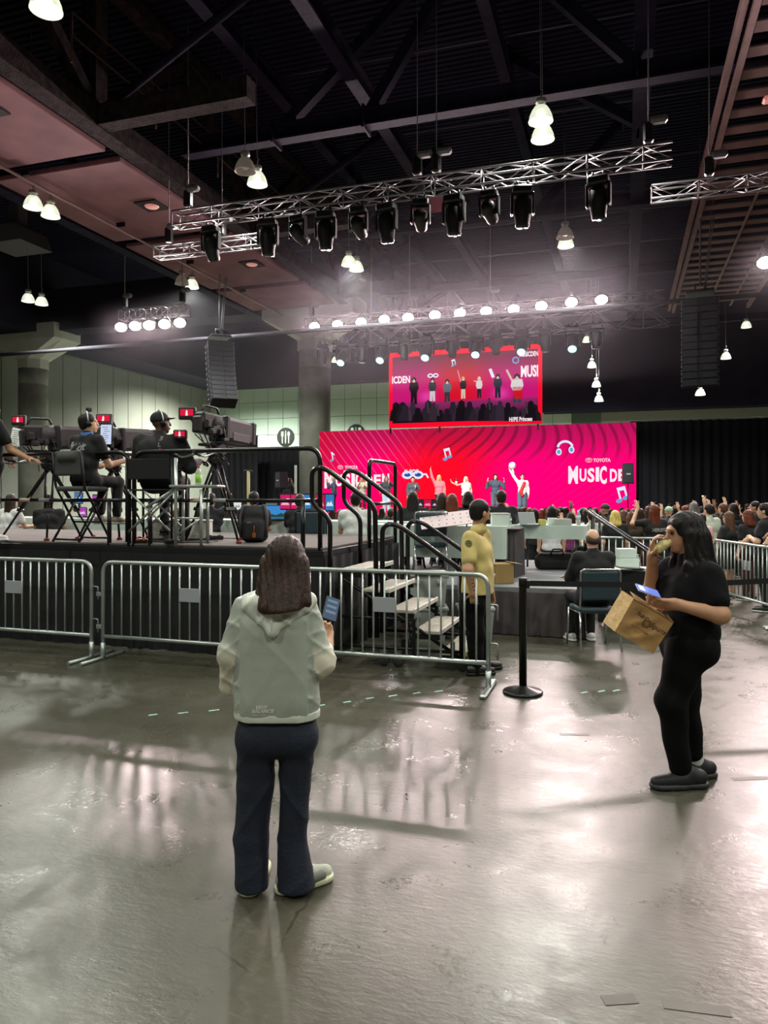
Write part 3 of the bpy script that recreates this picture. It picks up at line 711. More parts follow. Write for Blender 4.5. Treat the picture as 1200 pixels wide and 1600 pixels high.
# stanchions with a belt
def stanchion(label, p):
    o = thing('belt_stanchion', label, 'stanchion', (p.x, p.y, 0))
    m = pm('stanchion_black', '#101012', .35, .2)
    MB().lathe([(0, 0), (.178, 0), (.178, .018), (.165, .03), (.06, .055), (.045, .07), (0, .07)], 40).build('base', m, o)
    MB().lathe([(.034, .06), (.034, .94), (.036, .945), (.036, .95), (.034, .955)], 24).build('post', m, o)
    h = MB().lathe([(.038, .955), (.038, 1.02), (.034, 1.03), (0, 1.03)], 24).build('belt_head', pm('stanchion_head', '#0b0b0d', .5), o)
    MB().rbox((.045, 0, .975), (.03, .05, .07), .006).build('belt_slot', MATS['stanchion_head'], h)
    return o
s1 = FL(817, 1083); s2 = cp(3.95, 6.9)
stanchion('black belt stanchion standing beside the steps on the open floor', s1)
stanchion('black belt stanchion beyond the right edge holding the belt end', s2)
bl = thing('queue_belt', 'black retractable belt stretched from the stanchion to the right edge', 'belt', (s1.x, s1.y, 0))
n = 12; V = []; dd = s2-s1; dd.z = 0; st_ = dd.normalized()*.05
for i in range(n+1):
    q = st_+(dd-st_*2)*i/n; sag = -.03*math.sin(math.pi*i/n); V += [(q.x, q.y, .955+sag), (q.x, q.y, 1.005+sag)]
for i in range(n, -1, -1):
    q = st_+(dd-st_*2)*i/n; sag = -.03*math.sin(math.pi*i/n); V += [(q.x, q.y+.003, .955+sag), (q.x, q.y+.003, 1.005+sag)]
N2 = 2*(n+1)
mesh_obj('webbing', V, [(2*i, 2*i+2, 2*i+3, 2*i+1) for i in range(N2-1)], pm('belt_black', '#0d0d0f', .8), bl)
MB().rbox((st_.x, st_.y, .98), (.02, .03, .06), .004).build('belt_clip', M_BLK, bl)
# floor tape dashes
M_TAPE = pm('teal_tape', '#a7d8cf', .7)
tk = 0
for (x0, y0, x1, y1) in ((232, 1115, 246, 1113), (278, 1112, 294, 1110), (326, 1108, 343, 1106), (369, 1104, 381, 1102), (454, 1097, 466, 1094), (497, 1100, 508, 1098), (536, 1095, 548, 1093), (572, 1089, 584, 1087), (608, 1085, 620, 1083), (645, 1081, 657, 1079), (680, 1078, 692, 1076), (908, 1080, 918, 1078), (935, 1078, 945, 1076), (958, 1077, 968, 1075)):
    a, b = FL(x0, y0+3), FL(x1, y1+3); c = (a+b)/2
    tag(MB().box((0, 0, 0), ((b-a).length, .02, .001)).build('floor_tape', M_TAPE, None, (c.x, c.y, .0012), (0, 0, math.atan2((b-a).y, (b-a).x))), 'short strip of pale teal tape in the dashed line on the floor', 'tape', 'teal tape dashes on the floor')
M_GT = pm('grey_tape', '#47443a', .5)
for k, (x, y, w, rz) in enumerate(((897, 1148, .22, .0), (1190, 1073, .12, .2), (1185, 1216, .35, .1), (968, 1562, .12, .1), (1088, 1575, .22, -.2))):
    c = FL(x, y); tag(MB().box((0, 0, 0), (w, .05, .001)).build('tape_patch', M_GT, None, (c.x, c.y, .0012), (0, 0, TH+rz)), ['grey tape patch on the floor between the stanchion and the walking woman', 'small grey tape patch near the right edge by the barricade foot', 'long grey tape strip beside the walking woman\'s shoes at the right edge', 'faint square tape patch at the bottom of the picture', 'faint long tape patch at the bottom right of the picture'][k], 'tape')
# ---------------------------------------------------------------- camera riser
DZ, DV0, DV1, DU = 1.21, 7.22, 9.85, -3.02
M_DTOP = pm('riser_deck_carpet', '#5a5350', .9, 0, .15, 5)
M_SKIRT = pm('black_skirt', '#131316', .92, 0, .2, 4)
M_RAIL = pm('rail_black', '#0f0f12', .3, .2)
ri = thing('camera_riser', 'long black-skirted camera riser with a grey deck', 'platform', (DU-3.6, (DV0+DV1)/2, 0))
for i in range(4):
    x1 = -i*2.44+3.6; MB().rbox((x1-1.22, 0, DZ-.012), (2.43, DV1-DV0, .024), .004).build('deck_panel', M_DTOP, ri)
    MB().rbox((x1-1.22, 0, DZ-.085), (2.44, DV1-DV0+.02, .115), .01).build('deck_frame', pm('deck_edge', '#232326', .45, .5), ri)
    for sx in (-1.15, 1.15):
        for sy in (-1, 1): MB().tube([(x1-1.22+sx, sy*1.2, 0), (x1-1.22+sx, sy*1.2, DZ-.14)], .03, 8).build('leg', M_BLK, ri)
def skirt(parent, pts, z0, z1, amp, pitch, mat, name='skirt'):
    V = []; tot = 0; cols = 0
    for a, b in zip(pts[:-1], pts[1:]):
        a, b = Vector((*a, 0)), Vector((*b, 0)); L = (b-a).length; t = (b-a)/L; nn = Vector((t.y, -t.x, 0)); n = max(6, int(L/pitch*7))
        for i in range(n+1):
            s = L*i/n; w = amp*math.sin(2*math.pi*(tot+s)/pitch+1.1*math.sin((tot+s)*1.7))
            p = a+t*s
            for f, z in ((.35, z1), (.8, (z0+z1)/2), (1.3, z0)): V.append((p.x+nn.x*w*f, p.y+nn.y*w*f, z))
            cols += 1
        tot += L
    return mesh_obj(name, V, [(3*i+r, 3*i+3+r, 3*i+4+r, 3*i+1+r) for i in range(cols-1) for r in range(2)], mat, parent, True)
hw = (DV1-DV0)/2
skirt(ri, [(-6.1, -hw-.035), (3.635, -hw-.035), (3.635, hw)], .012, DZ-.1, .018, .28, M_SKIRT)
# riser guard rails
def guard(label, pts_fn, name='guard_rail'):
    pass
def front_rail(label, u0, u1, posts):
    o = thing('guard_rail', label, 'railing', ((u0+u1)/2, DV0+.02, DZ)); h = (u1-u0)/2
    MB().tube(rpath([(-h, 0, -.12), (-h, 0, 1.06), (h, 0, 1.06), (h, 0, -.12)], .16, 7), .026, 10).build('rail_loop', M_RAIL, o)
    MB().tube([(-h, 0, .5), (h, 0, .5)], .022, 10).build('mid_rail', M_RAIL, o)
    for x in posts: MB().tube([(x, 0, -.12), (x, 0, .5)], .026, 10).build('post', M_RAIL, o)
    for x, c in ((-h*.35, '#b39a86'), (-h*.1, '#8d8f8c')): MB().tube([(x, 0, .5), (x+.16, 0, .5)], .0235, 10).build('tape_wrap', pm('wrap'+c, c, .7), o)
ua, ub, uc_ = PV(200, 750, DV0).x, PV(208, 750, DV0).x, PV(499, 750, DV0).x
front_rail('black guard rail at the left end of the riser front', ua-2.35, ua, (.9, -.9))
front_rail('black guard rail along the riser front behind the pale jacket', ub, uc_, (-.95, .97))
o = thing('guard_rail', 'upright black guard rail on the far right side of the riser', 'railing', (DU, 9.25, DZ))
MB().tube(rpath([(0, -.55, -.1), (0, -.55, 1.0), (0, .55, 1.0), (0, .55, -.1)], .1, 6), .026, 10).build('rail_loop', M_RAIL, o)
MB().tube([(0, -.55, .45), (0, .55, .45)], .022, 10).build('mid_rail', M_RAIL, o)
# ---------------------------------------------------------------- rolling steps
ss = thing('rolling_steps', 'black rolling steps with pale treads and looped handrails leading up to the riser', 'steps', (-2.3, 7.68, 0)); so_ = Vector((-2.3, 7.68, 0))
M_TREAD = pm('tread_grey', '#a39d90', .7, 0, .18, 14)
M_SFR = pm('steps_frame', '#0e0e10', .35, .3)
for k, u in enumerate((-2.82, -2.56, -2.29, -2.02, -1.75)):
    z = 1.0-.2*k
    tr = MB(so_).rbox((u+.135, 7.68, z-.02), (.29, .96, .035), .006).build('tread', M_TREAD, ss)
    for ya in (7.2, 8.12): MB(so_).bx(u, u+.27, ya, ya+.04, z-.09, z-.04).build('tread_bracket', M_SFR, ss)
    MB(so_).rbox((u+.275, 7.68, z-.012), (.02, .97, .05), .006).build('nosing', pm('nosing_white', '#c9c6bd', .6) if k < 4 else pm('hazard_yellow', '#b9a52e', .7), tr)
for y in (7.21, 8.15):
    m = MB(so_)
    for k, u in enumerate((-2.82, -2.02, -1.62)): m.bx(u-.02, u+.02, y-.02, y+.02, .1, (1.0, .5, .3)[k])
    m.tube([(-2.84, y, .2), (-1.5, y, .2)], .02, 6); m.tube([(-2.8, y, .9), (-1.5, y, .12)], .022, 6); m.tube([(-2.84, y, .5), (-2.0, y, .5)], .018, 6)
    m.build('side_frame', M_SFR, ss)
    nm = 'handrail'
    lo = [(-2.94, y, .95), (-2.94, y, 1.52), (-3.15, y, 1.68), (-3.15, y, 2.06), (-3.0, y, 2.06), (-2.44, y, 1.66), (-2.42, y, .3)]
    MB(so_).tube(rpath(lo, .1, 6), .026, 10).build(nm, M_RAIL, ss)
    lo = [(-2.36, y, .35), (-2.36, y, 1.47), (-2.2, y, 1.47), (-1.53, y, 1.02), (-1.53, y, .16)]
    MB(so_).tube(rpath(lo, .1, 6), .026, 10).build(nm, M_RAIL, ss)
for (u, v) in ((-2.36, 7.25), (-2.2, 7.25), (-1.53, 7.25), (-1.53, 8.1), (-2.36, 8.1)):
    cs = MB(so_).lathe([(.0, -.018), (.055, -.018), (.065, -.01), (.065, .01), (.055, .018), (0, .018)], 16, Matrix.Rotation(math.pi/2, 3, 'X'), (u, v, .066)).build('caster', pm('caster_rubber', '#2b2b2d', .6), ss)
    MB(so_).bx(u-.025, u+.025, v-.03, v+.03, .12, .2).build('caster_fork', pm('caster_zinc', '#8c8f90', .4, .7), cs)
# ---------------------------------------------------------------- lower platform with grey skirt
PZ = .61
lp = thing('low_platform', 'low grey-skirted platform behind the man in yellow', 'platform', (-.5, 11.0, 0))
M_LD = pm('low_deck', '#76787a', .75, 0, .12, 4)
for i in range(7): MB().rbox((.02-1.22-2.44*i, .7, PZ-.04), (2.43, 3.4, .08), .008).build('deck_panel', M_LD, lp)
for i in range(1): MB().rbox((.02-1.22-2.44*i*.98, -1.33, PZ-.04), (2.43, .62, .08), .008).build('deck_panel', M_LD, lp)
M_GSK = pm('grey_skirt', '#4c4648', .9, 0, .18, 5)
skirt(lp, [(-2.4, -1.66), (.04, -1.66), (.04, 2.4)], .012, PZ-.06, .02, .16, M_GSK)
# ---------------------------------------------------------------- tables
M_CLOTH = pm('mint_tablecloth', '#b9c8bf', .85, 0, .05, 3)
M_TT = pm('table_white', '#d3d6d2', .6)
def cloth_table(label, c, L, Wd, h, rz=0.0, drop=.25, mat=M_CLOTH, dropsides=None, zbase=0.0, legs=True):
    o = thing('folding_table', label, 'table', (c[0], c[1], zbase), rz)
    MB().rbox((0, 0, h-.02), (L, Wd, .035), .008).build('table_top', M_TT, o)
    if legs:
        for sx in (-1, 1):
            for sy in (-1, 1): MB().tube([(sx*(L/2-.15), sy*(Wd/2-.1), 0), (sx*(L/2-.15), sy*(Wd/2-.1), h-.04)], .016, 8).build('leg', pm('table_leg', '#5b5d60', .4, .6), o)
    m = MB(); nx = 40; Vv = []
    m.rbox((0, 0, h+.003), (L+.02, Wd+.02, .008), .003)
    o2 = m.build('tablecloth', mat, o)
    skirt(o, [(-L/2-.012, Wd/2), (-L/2-.012, -Wd/2-.012), (L/2+.012, -Wd/2-.012), (L/2+.012, Wd/2)], h-drop, h+.004, .012, .45, mat, 'cloth_drop')
    return o
T = []
pA = P(735, 820, 10.4); pB = P(860, 823, 11.2)
cloth_table('cloth-covered table on the low platform with boxes and bottles, behind the seated man', (P(858, 823, 11.3).x, P(858, 823, 11.3).y+.3), 1.1, .75, .695, TH*0, .2, M_CLOTH, None, PZ)
cloth_table('cloth-covered table behind the man in yellow, under the dotted white board', (P(705, 825, 10.6).x-.3, P(705, 825, 10.6).y+.25), 2.2, .75, .72, 0, .45, M_CLOTH, None, PZ)
lt = thing('table_skirt_end', 'grey pleated skirt hanging at the table end beside the man in yellow', 'table skirt', (P(788, 860, 10.4).x, P(788, 860, 10.4).y, PZ))
skirt(lt, [(-.13, 0), (.15, -.02), (.22, .5)], .0, .68, .012, .07, M_GSK)
MB().rbox((.03, .2, .685), (.36, .55, .012), .004).build('top', M_GSK, lt)
cloth_table('long mint-clothed control table behind the riser, beside the chairs', (-4.6, 11.3), 4.4, .75, .74, 0, .4, M_CLOTH, None, PZ)
cloth_table('mint-clothed table at far left behind the riser with monitors', (-9.9, 11.3), 4.2, .75, .74, 0, .4, M_CLOTH, None, PZ)
tr_ = cloth_table('white-topped table with black drape beside the seated man', (P(985, 886, 10.1).x+.1, P(985, 886, 10.1).y+.1), 1.0, .62, .74, TH*.0, .7, pm('black_tablecloth', '#101013', .9))
MB().rbox((0, 0, .755), (.98, .6, .012), .003).build('paper_cover', M_TT, tr_)
# ---------------------------------------------------------------- chairs
M_TEAL = pm('teal_vinyl', '#23363d', .5, 0, .1, 8)
M_CHROME = pm('chrome', '#c6c9ca', .18, .95)
def banquet_chair(label, loc, rz, zbase=0.0, frame=None, pad=None, sc=1.0):
    # local: sitter faces +y, back at -y
    o = thing('stacking_chair', label, 'chair', (loc[0], loc[1], zbase), rz); o.scale = (sc,)*3
    fr = frame or M_CHROME; pd = pad or M_TEAL
    soft('seat', [bxp((0, .02, .455), (.215, .22, .035), .03)], pd, o, .014, .02)
    soft('backrest', [bxp((0, -.235, .745), (.215, .02, .165), .018)], pd, o, .012, .02)
    MB().tube(rpath([(-.225, -.19, .44), (-.228, -.235, .6), (-.228, -.25, .93), (.228, -.25, .93), (.228, -.235, .6), (.225, -.19, .44)], .05, 5), .0125, 8).build('back_frame', fr, o)
    for s in (-1, 1):
        MB().tube([(s*.22, -.2, .45), (s*.235, -.27, .0)], .0125, 8).build('leg', fr, o)
        MB().tube([(s*.22, .2, .45), (s*.235, .24, .0)], .0125, 8).build('leg', fr, o)
        MB().tube([(s*.22, -.2, .43), (s*.22, .2, .43)], .011, 8).build('side_rail', fr, o)
    MB().tube([(-.22, .2, .43), (.22, .2, .43)], .011, 8).build('cross_rail', fr, o)
    return o
cA = FL(934, 1016); chp = cp(2.43, 8.55)
banquet_chair('teal-black stacking chair with chrome frame under the seated man in black', chp, TH+.06)
banquet_chair('empty teal stacking chair behind the rolling steps', P(672, 860, 10.55), TH, PZ)
banquet_chair('empty teal stacking chair behind the riser guard rail', P(487, 830, 11.15), TH+.05, PZ, M_BLK)
# ---------------------------------------------------------------- tall operator chairs
M_PAD = pm('charcoal_pad', '#3c3e3c', .8, 0, .1, 10)
def tall_folding_chair(label, loc, rz):
    o = thing('tall_folding_chair', label, 'chair', (loc[0], loc[1], DZ), rz)
    soft('seat', [bxp((0, 0, .635), (.215, .2, .03), .028)], M_PAD, o, .013, .02)
    soft('backrest', [bxp((0, -.2, .93), (.205, .022, .145), .02), cap((-.1, -.2, 1.0), (.1, -.2, 1.0), .06)], M_PAD, o, .012, .03)
    for s in (-1, 1):
        MB().tube(rpath([(s*.225, -.22, 1.06), (s*.225, -.18, .66), (s*.225, .22, .02)], .05), .014, 8).build('leg', M_BLK, o)
        MB().tube(rpath([(s*.205, .2, .63), (s*.205, -.24, .02)], .05), .014, 8).build('leg', M_BLK, o)
    MB().tube([(-.225, .2, .045), (.225, .2, .045)], .012, 8).tube([(-.205, -.22, .045), (.205, -.22, .045)], .012, 8).tube([(-.225, .09, .24), (.225, .09, .24)], .012, 8).build('stretcher', M_BLK, o)
    return o
OP1 = P(128, 847, 8.75); OP2 = P(246, 847, 8.7)
tall_folding_chair('tall charcoal folding chair of the operator with the tablet camera', OP1, TH-.42)
# director chair with silver X frame for the big operator
dc = thing('director_chair', 'tall director chair with a black sling back and crossed silver legs', 'chair', (OP2.x, OP2.y, DZ), TH-.1)
M_SIL = pm('silver_frame', '#b9c2bd', .35, .7)
MB().rbox((0, -.24, .86), (.5, .02, .24), .008).build('backrest', pm('black_canvas', '#17171a', .9), dc)
MB().rbox((0, 0, .62), (.52, .42, .02), .008).build('seat', MATS['black_canvas'], dc)
for y in (-.22, .22):
    MB().tube([(-.27, y, .62), (.27, y, .12)], .014, 8).build('leg', M_SIL, dc); MB().tube([(.27, y, .62), (-.27, y, .12)], .014, 8).build('leg', M_SIL, dc)
for s in (-1, 1):
    MB().tube([(s*.27, -.24, .02), (s*.27, -.24, 1.0)], .014, 8).build('post', M_BLK, dc)
    MB().tube([(s*.27, .22, .02), (s*.27, .22, .85)], .014, 8).build('post', M_BLK, dc)
    MB().rbox((s*.27, 0, .86), (.06, .46, .025), .01).build('armrest', M_BLK, dc)
# little silver side table bolted by the chair, with a bottle
st_p = P(300, 848, 8.35)
sd = thing('side_table_stand', 'silver tube side table stand between the operator and the tripod', 'stand', (st_p.x, st_p.y, DZ), TH)
for x, y, h in ((-.17, -.05, .98), (.13, -.1, .62), (-.17, .25, .62), (.13, .2, .62)): MB().tube([(x, y, .0), (x, y, h)], .019, 10).build('leg', M_SIL, sd)
MB().rbox((.05, .06, .66), (.55, .4, .03), .01).build('top', M_SIL, sd)
MB().tube([(-.17, -.05, .64), (-.5, -.05, .42)], .016, 8).tube([(-.17, -.05, .1), (.13, -.1, .3)], .012, 8).tube([(-.17, -.05, .3), (.13, -.1, .3)], .012, 8).tube([(-.17, -.05, .62), (-.5, -.05, .28)], .012, 8).build('brace', M_SIL, sd)
bt = thing('soda_bottle', 'clear bottle with green label and red cap on the silver side table', 'bottle', (P(310, 755, 8.3).x, P(310, 755, 8.3).y, DZ+.675))
MB().lathe([(0, 0), (.03, .0), (.034, .01), (.034, .12), (.03, .15), (.014, .185), (.014, .2)], 16).build('body', pm('bottle_clear', '#c9d8c4', .15, 0, trans=.3), bt)
MB().lathe([(.0345, .025), (.0345, .12)], 16).build('label_band', pm('green_label', '#8fc24a', .5), bt)
MB().lathe([(.016, .195), (.016, .22), (0, .22)], 14).build('bottle_cap', pm('red_cap', '#c43a32', .5), bt)
# ---------------------------------------------------------------- broadcast cameras
M_CB = pm('camera_body', '#2a2528', .5, .1, .1, 9)
M_CG = pm('lens_housing', '#4a4045', .55, .05, .08, 5)
M_VF = em('viewfinder_picture', '#d8203f', 1.0)
def screen_pic(o, c, w, h, name='screen_picture', M=None):
    MB().box(c, (w, .004, h), M).build(name, M_VF, o)
def tripod(o, apex, feet, gap=.05):
    apex = Vector(apex)
    for f in feet:
        f = Vector(f); t = (f-apex); side = Vector((-t.y, t.x, 0)).normalized()*gap
        m = MB(); m.tube([apex+side, apex+side*.7+t*.62], .016, 8); m.tube([apex-side, apex-side*.7+t*.62], .016, 8)
        m.tube([apex+t*.4, f], .014, 8); lg = m.build('tripod_leg', M_BLK, o)
        MB().box(apex+t*.6, (.12, .05, .04), t.to_track_quat('Z', 'Y').to_matrix()).build('leg_clamp', M_CB, lg)
        MB().lathe([(0, 0), (.035, 0), (.03, .03), (0, .04)], 10, None, f).build('rubber_foot', pm('foot_red', '#7c2a24', .6), lg)
    MB().lathe([(.06, -.06), (.1, -.02), (.1, .03), (.07, .06)], 16, None, apex).build('bowl', M_CB, o)
def box_camera(label, base, yaw, apexz, feet, tilt=-.04, vf=1, tablet=None, box=(.25, .62, .28), zc=.34):
    # local: lens points +x
    o = thing('broadcast_camera', label, 'camera', (base.x, base.y, DZ), yaw); feet = [Matrix.Rotation(TH-yaw, 3, 'Z')@Vector(q) for q in feet]
    tripod(o, (0, 0, apexz), feet)
    hd = MB().rbox((0, 0, apexz+.1), (.2, .18, .12), .03).lathe([(.07, -.1), (.09, -.08), (.09, .08), (.07, .1)], 14, Matrix.Rotation(math.pi/2, 3, 'X'), (0, 0, apexz+.12)).build('pan_head', M_CB, o)
    MB().rbox((.05, 0, apexz+.18), (.62, .14, .035), .01).build('wedge_plate', M_CB, o)
    R = Matrix.Rotation(tilt, 3, 'Y'); C0 = Vector((0, 0, apexz+zc)); L = lambda *a: C0+R@Vector(a)
    lx = MB().rbox(L(.34, 0, .02), (box[1], box[0], box[2]), .035, R).build('box_lens', M_CG, o)
    MB().rbox(L(.06, 0, .02), (.07, box[0]+.03, box[2]+.03), .015, R).build('lens_band', M_CB, lx); MB().rbox(L(.34+box[1]/2-.05, 0, .02), (.09, box[0]+.02, box[2]+.02), .02, R).build('lens_band', M_CB, lx)
    MB().rbox(L(.34, 0, .02+box[2]/2), (box[1]*.62, box[0]*.6, .03), .012, R).rbox(L(.34, -box[0]/2, -.06), (box[1]*.55, .012, .1), .004, R).build('lens_panel', pm('lens_panel', '#5d5358', .5), lx)
    MB().box(L(.34+box[1]/2, 0, .02), (.01, box[0]-.08, box[2]-.08), R).build('front_glass', pm('front_glass', '#0b0a12', .05), lx)
    MB().rbox(L(-.17, 0, .05), (.34, .17, .25), .03, R).rbox(L(-.3, 0, .02), (.14, .15, .2), .02, R).build('camera_body', M_CB, o)
    MB().lathe([(.09, -.12), (.12, -.1), (.12, .1), (.1, .13)], 16, R@Matrix.Rotation(math.pi/2, 3, 'Y'), L(-.02, 0, .06)).build('lens_mount', M_CG, o)
    MB().tube(rpath([L(-.28, 0, .17), L(-.24, 0, .26), L(0, 0, .26), L(.03, 0, .19)], .03, 4), .014, 8).build('carry_handle', M_CB, o)
    rng = random.Random(len(label)*7)
    for i in range(10):
        a = L(-.35+.4*rng.random(), -.13+.26*rng.random(), -.1+.15*rng.random()); b = Vector((-.1+.25*rng.random(), -.15+.3*rng.random(), apexz+.02-.1*rng.random()))
        MB().tube([a, (a+b)/2+Vector((-.1*rng.random(), -.08, -.12*rng.random())), b], .007, 5).build('cable', M_BLK, o)
    for i in range(9): MB().rbox(L(-.38+.42*rng.random(), -.1-.06*rng.random(), -.16+.2*rng.random()), (.05+.05*rng.random(), .05, .04+.05*rng.random()), .008).build('control_box', M_CB, o)
    for s in (-1, 1):
        MB().tube(rpath([(-.1, s*.1, apexz+.1), (-.42, s*.16, apexz+.02), (-.56, s*.17, apexz+.05)], .05), .012, 8).build('pan_bar', pm('pan_bar_steel', '#8f9294', .35, .7), o)
        MB().tube([(-.5, s*.165, apexz+.035), (-.62, s*.175, apexz+.065)], .02, 8).build('grip', M_BLK, o)
    return o, L, R
def monitor_head(o, c, w, h, yaw, tilt=0.0, dep=.07, pic=None):
    Rm = Matrix.Rotation(yaw, 3, 'Z')@Matrix.Rotation(tilt, 3, 'X'); c = Vector(c)
    v = MB().rbox(c, (w, dep, h), .012, Rm).build('viewfinder', M_CB, o)
    MB().box(c+Rm@Vector((0, -dep/2-.002, 0)), (w*.76, .004, h*.62), Rm).build('screen_picture', pic or M_VF, v)
    f = MB().prism([(-.014, -.035), (.014, -.035), (.01, .02), (0, .04), (-.01, .02)], -.003, 0, Rm, c+Rm@Vector((0, -dep/2-.004, -.0))).build('screen_figure', em('vf_figure', '#f6e9ea', 1.0), v)
    MB().prism([(-w*.38, -h*.31), (w*.38, -h*.31), (w*.38, -h*.2), (-w*.38, -h*.2)], -.003, 0, Rm, c+Rm@Vector((0, -dep/2-.005, 0))).build('screen_crowd', pm('vf_dark', '#1d0a12', .6), v)
    MB().tube([c+Rm@Vector((0, dep/2, 0)), c+Rm@Vector((.05, dep/2+.12, -.12))], .016, 8).build('monitor_arm', M_BLK, v)
    return v
def to_loc(o, w):
    return Matrix.Rotation(-o.rotation_euler.z, 3, 'Z')@(Vector(w)-o.location)
Y1, Y2, Y3 = TH+.85, TH+1.0, TH+1.12
b1 = P(78, 838, 9.4); b2 = P(178, 838, 9.6); b3 = P(338, 840, 8.9)
c1, L1, R1 = box_camera('broadcast camera with long box lens at far left beside the standing operator', b1, Y1, .93, [(-.58, -.1, 0), (.12, -.35, 0), (.42, .35, 0)])
monitor_head(c1, to_loc(c1, P(30, 657, 9.2)), .17, .13, TH-Y1)
tb = MB(); q = to_loc(c1, P(25, 683, 9.15)); Rt = Matrix.Rotation(TH-Y1, 3, 'Z')@Matrix.Rotation(.22, 3, 'Y')
tb.rbox(q, (.13, .012, .22), .004, Rt); sh = tb.build('cue_sheet', pm('paper_white_glow', '#e4e6e2', .7, emis='#e4e6e2', estr=.25), c1)  # plain paper, its lit look put in as emission
mm = MB()
for i in range(7): mm.box(q+Rt@Vector((-.01+.01*(i % 3), -.008, .08-.026*i)), (.08-.02*(i % 2), .002, .008), Rt)
mm.build('print_lines', pm('print_mix', '#9aa88a', .7), sh)
c2, L2, R2 = box_camera('broadcast camera with a glowing tablet between the two seated operators', b2, Y2, .92, [(-.35, -.3, 0), (.2, -.35, 0), (.35, .3, 0)])
monitor_head(c2, to_loc(c2, P(163, 656, 9.2)), .2, .15, TH-Y2, -.25)
q = to_loc(c2, P(166, 679, 9.15)); Rt = Matrix.Rotation(TH-Y2, 3, 'Z')@Matrix.Rotation(-.1, 3, 'X')
td = MB().rbox(q, (.155, .015, .27), .01, Rt).build('tablet', M_BLK, c2)
MB().box(q+Rt@Vector((0, -.01, 0)), (.135, .003, .245), Rt).build('tablet_screen', em('tablet_glow', '#c8d4ee', 1.0), td)
mm = MB()
for i in range(8): mm.box(q+Rt@Vector((-.015+.012*(i % 3), -.013, .09-.026*i)), (.07-.02*(i % 2), .002, .006), Rt)
mm.build('print_lines', pm('print_blue', '#6d7896', .7), td)
MB().tube([to_loc(c2, P(137, 665, 9.3)), to_loc(c2, P(137, 645, 9.3))], .02, 8).rbox(to_loc(c2, P(139, 640, 9.3)), (.07, .05, .05), .01).build('top_lamp', M_CB, c2)
c3, L3, R3 = box_camera('broadcast camera with big box lens and double viewfinder beside the backpack', b3, Y3, .98, [(.35, -.4, 0), (.25, .3, 0), (-.4, .1, 0)], .06, zc=.37)
monitor_head(c3, to_loc(c3, P(293, 646, 8.7)), .2, .15, TH-Y3)
monitor_head(c3, to_loc(c3, P(282, 679, 8.6)), .155, .11, TH-Y3)
# backpack on the riser
bp_ = P(398, 843, 8.8); bk = thing('backpack', 'dark grey backpack standing on the riser deck beside the tripod foot', 'bag', (bp_.x, bp_.y, DZ), TH)
M_BAG = pm('backpack_cloth', '#2c2b2d', .85, 0, .15, 18)
soft('body', [bxp((0, 0, .2), (.16, .09, .2), .08), cap((-.06, 0, .34), (.06, 0, .34), .1), bxp((0, -.1, .15), (.12, .05, .12), .04)], M_BAG, bk, .012, .04)
for s in (-1, 1): MB().tube(rpath([(s*.07, .07, .42), (s*.13, -.06, .44), (s*.16, -.1, .3), (s*.15, -.08, .06)], .05), .018, 8).build('strap', pm('strap_grey', '#4b484b', .8), bk)
MB().tube(rpath([(-.03, 0, .43), (-.03, 0, .48), (.03, 0, .48), (.03, 0, .43)], .02), .01, 6).build('handle_loop', M_BAG, bk)
MB().tube([(.02, -.16, .2), (.02, -.17, .12)], .004, 5).rbox((.02, -.17, .09), (.04, .01, .06), .005).build('key_tag', pm('orange_tag', '#b0602f', .6), bk)
MB().box((-.04, -.152, .24), (.05, .004, .014)).build('name_patch', pm('patch_grey', '#77777a', .7), bk)
# black drape hanging behind the riser, white gear cases, boxes on the riser
for k, (px, py, d, w, h, lab, mt_) in enumerate(((130, 740, 9.75, .55, .95, 'black cloth bag hanging behind the seated operator', M_SKIRT),)):
    pass
cs_ = thing('equipment_case', 'pale speckled equipment case lying on the riser behind the silver stand', 'case', (P(282, 846, 9.3).x, P(282, 846, 9.3).y, DZ), TH)
MB().rbox((0, 0, .12), (.75, .3, .22), .015).build('body', pm('speckled_case', '#b9b8b0', .7, 0, .3, 60), cs_)
MB().rbox((0, 0, .235), (.76, .31, .03), .008).build('lid', pm('case_lid', '#a5a59e', .7), cs_)
for k, (px, d, w) in enumerate(((222, 8.55, .14), (225, 8.9, .2), (335, 9.2, .22), (268, 8.4, .16))):
    q = P(px, 846, d); g = thing('power_strip', ['orange-ended power strip beside the riser front post', 'black cable box on the riser behind the front post', 'black battery box on the riser by the tripod', 'flat black cable coil at the foot of the silver stand'][k], 'gear', (q.x, q.y, DZ), TH+.2*k)
    MB().rbox((0, 0, .03), (w, .08, .05), .01).build('body', (M_BLK, M_CB, M_CB, M_BLK)[k], g)
    for i in range(2): MB().rbox((-w*.25+i*w*.5, -.035, .05), (.04, .03, .03), .006).build('plug', pm('orange_plug', '#c2512a', .6) if k == 0 else M_CG, g)
    MB().tube(rpath([(w/2, 0, .02), (w/2+.15, .1, .01), (w/2+.3, -.05, .01), (w/2+.5, .08, .01)], .06), .006, 5).build('cord', M_BLK, g)
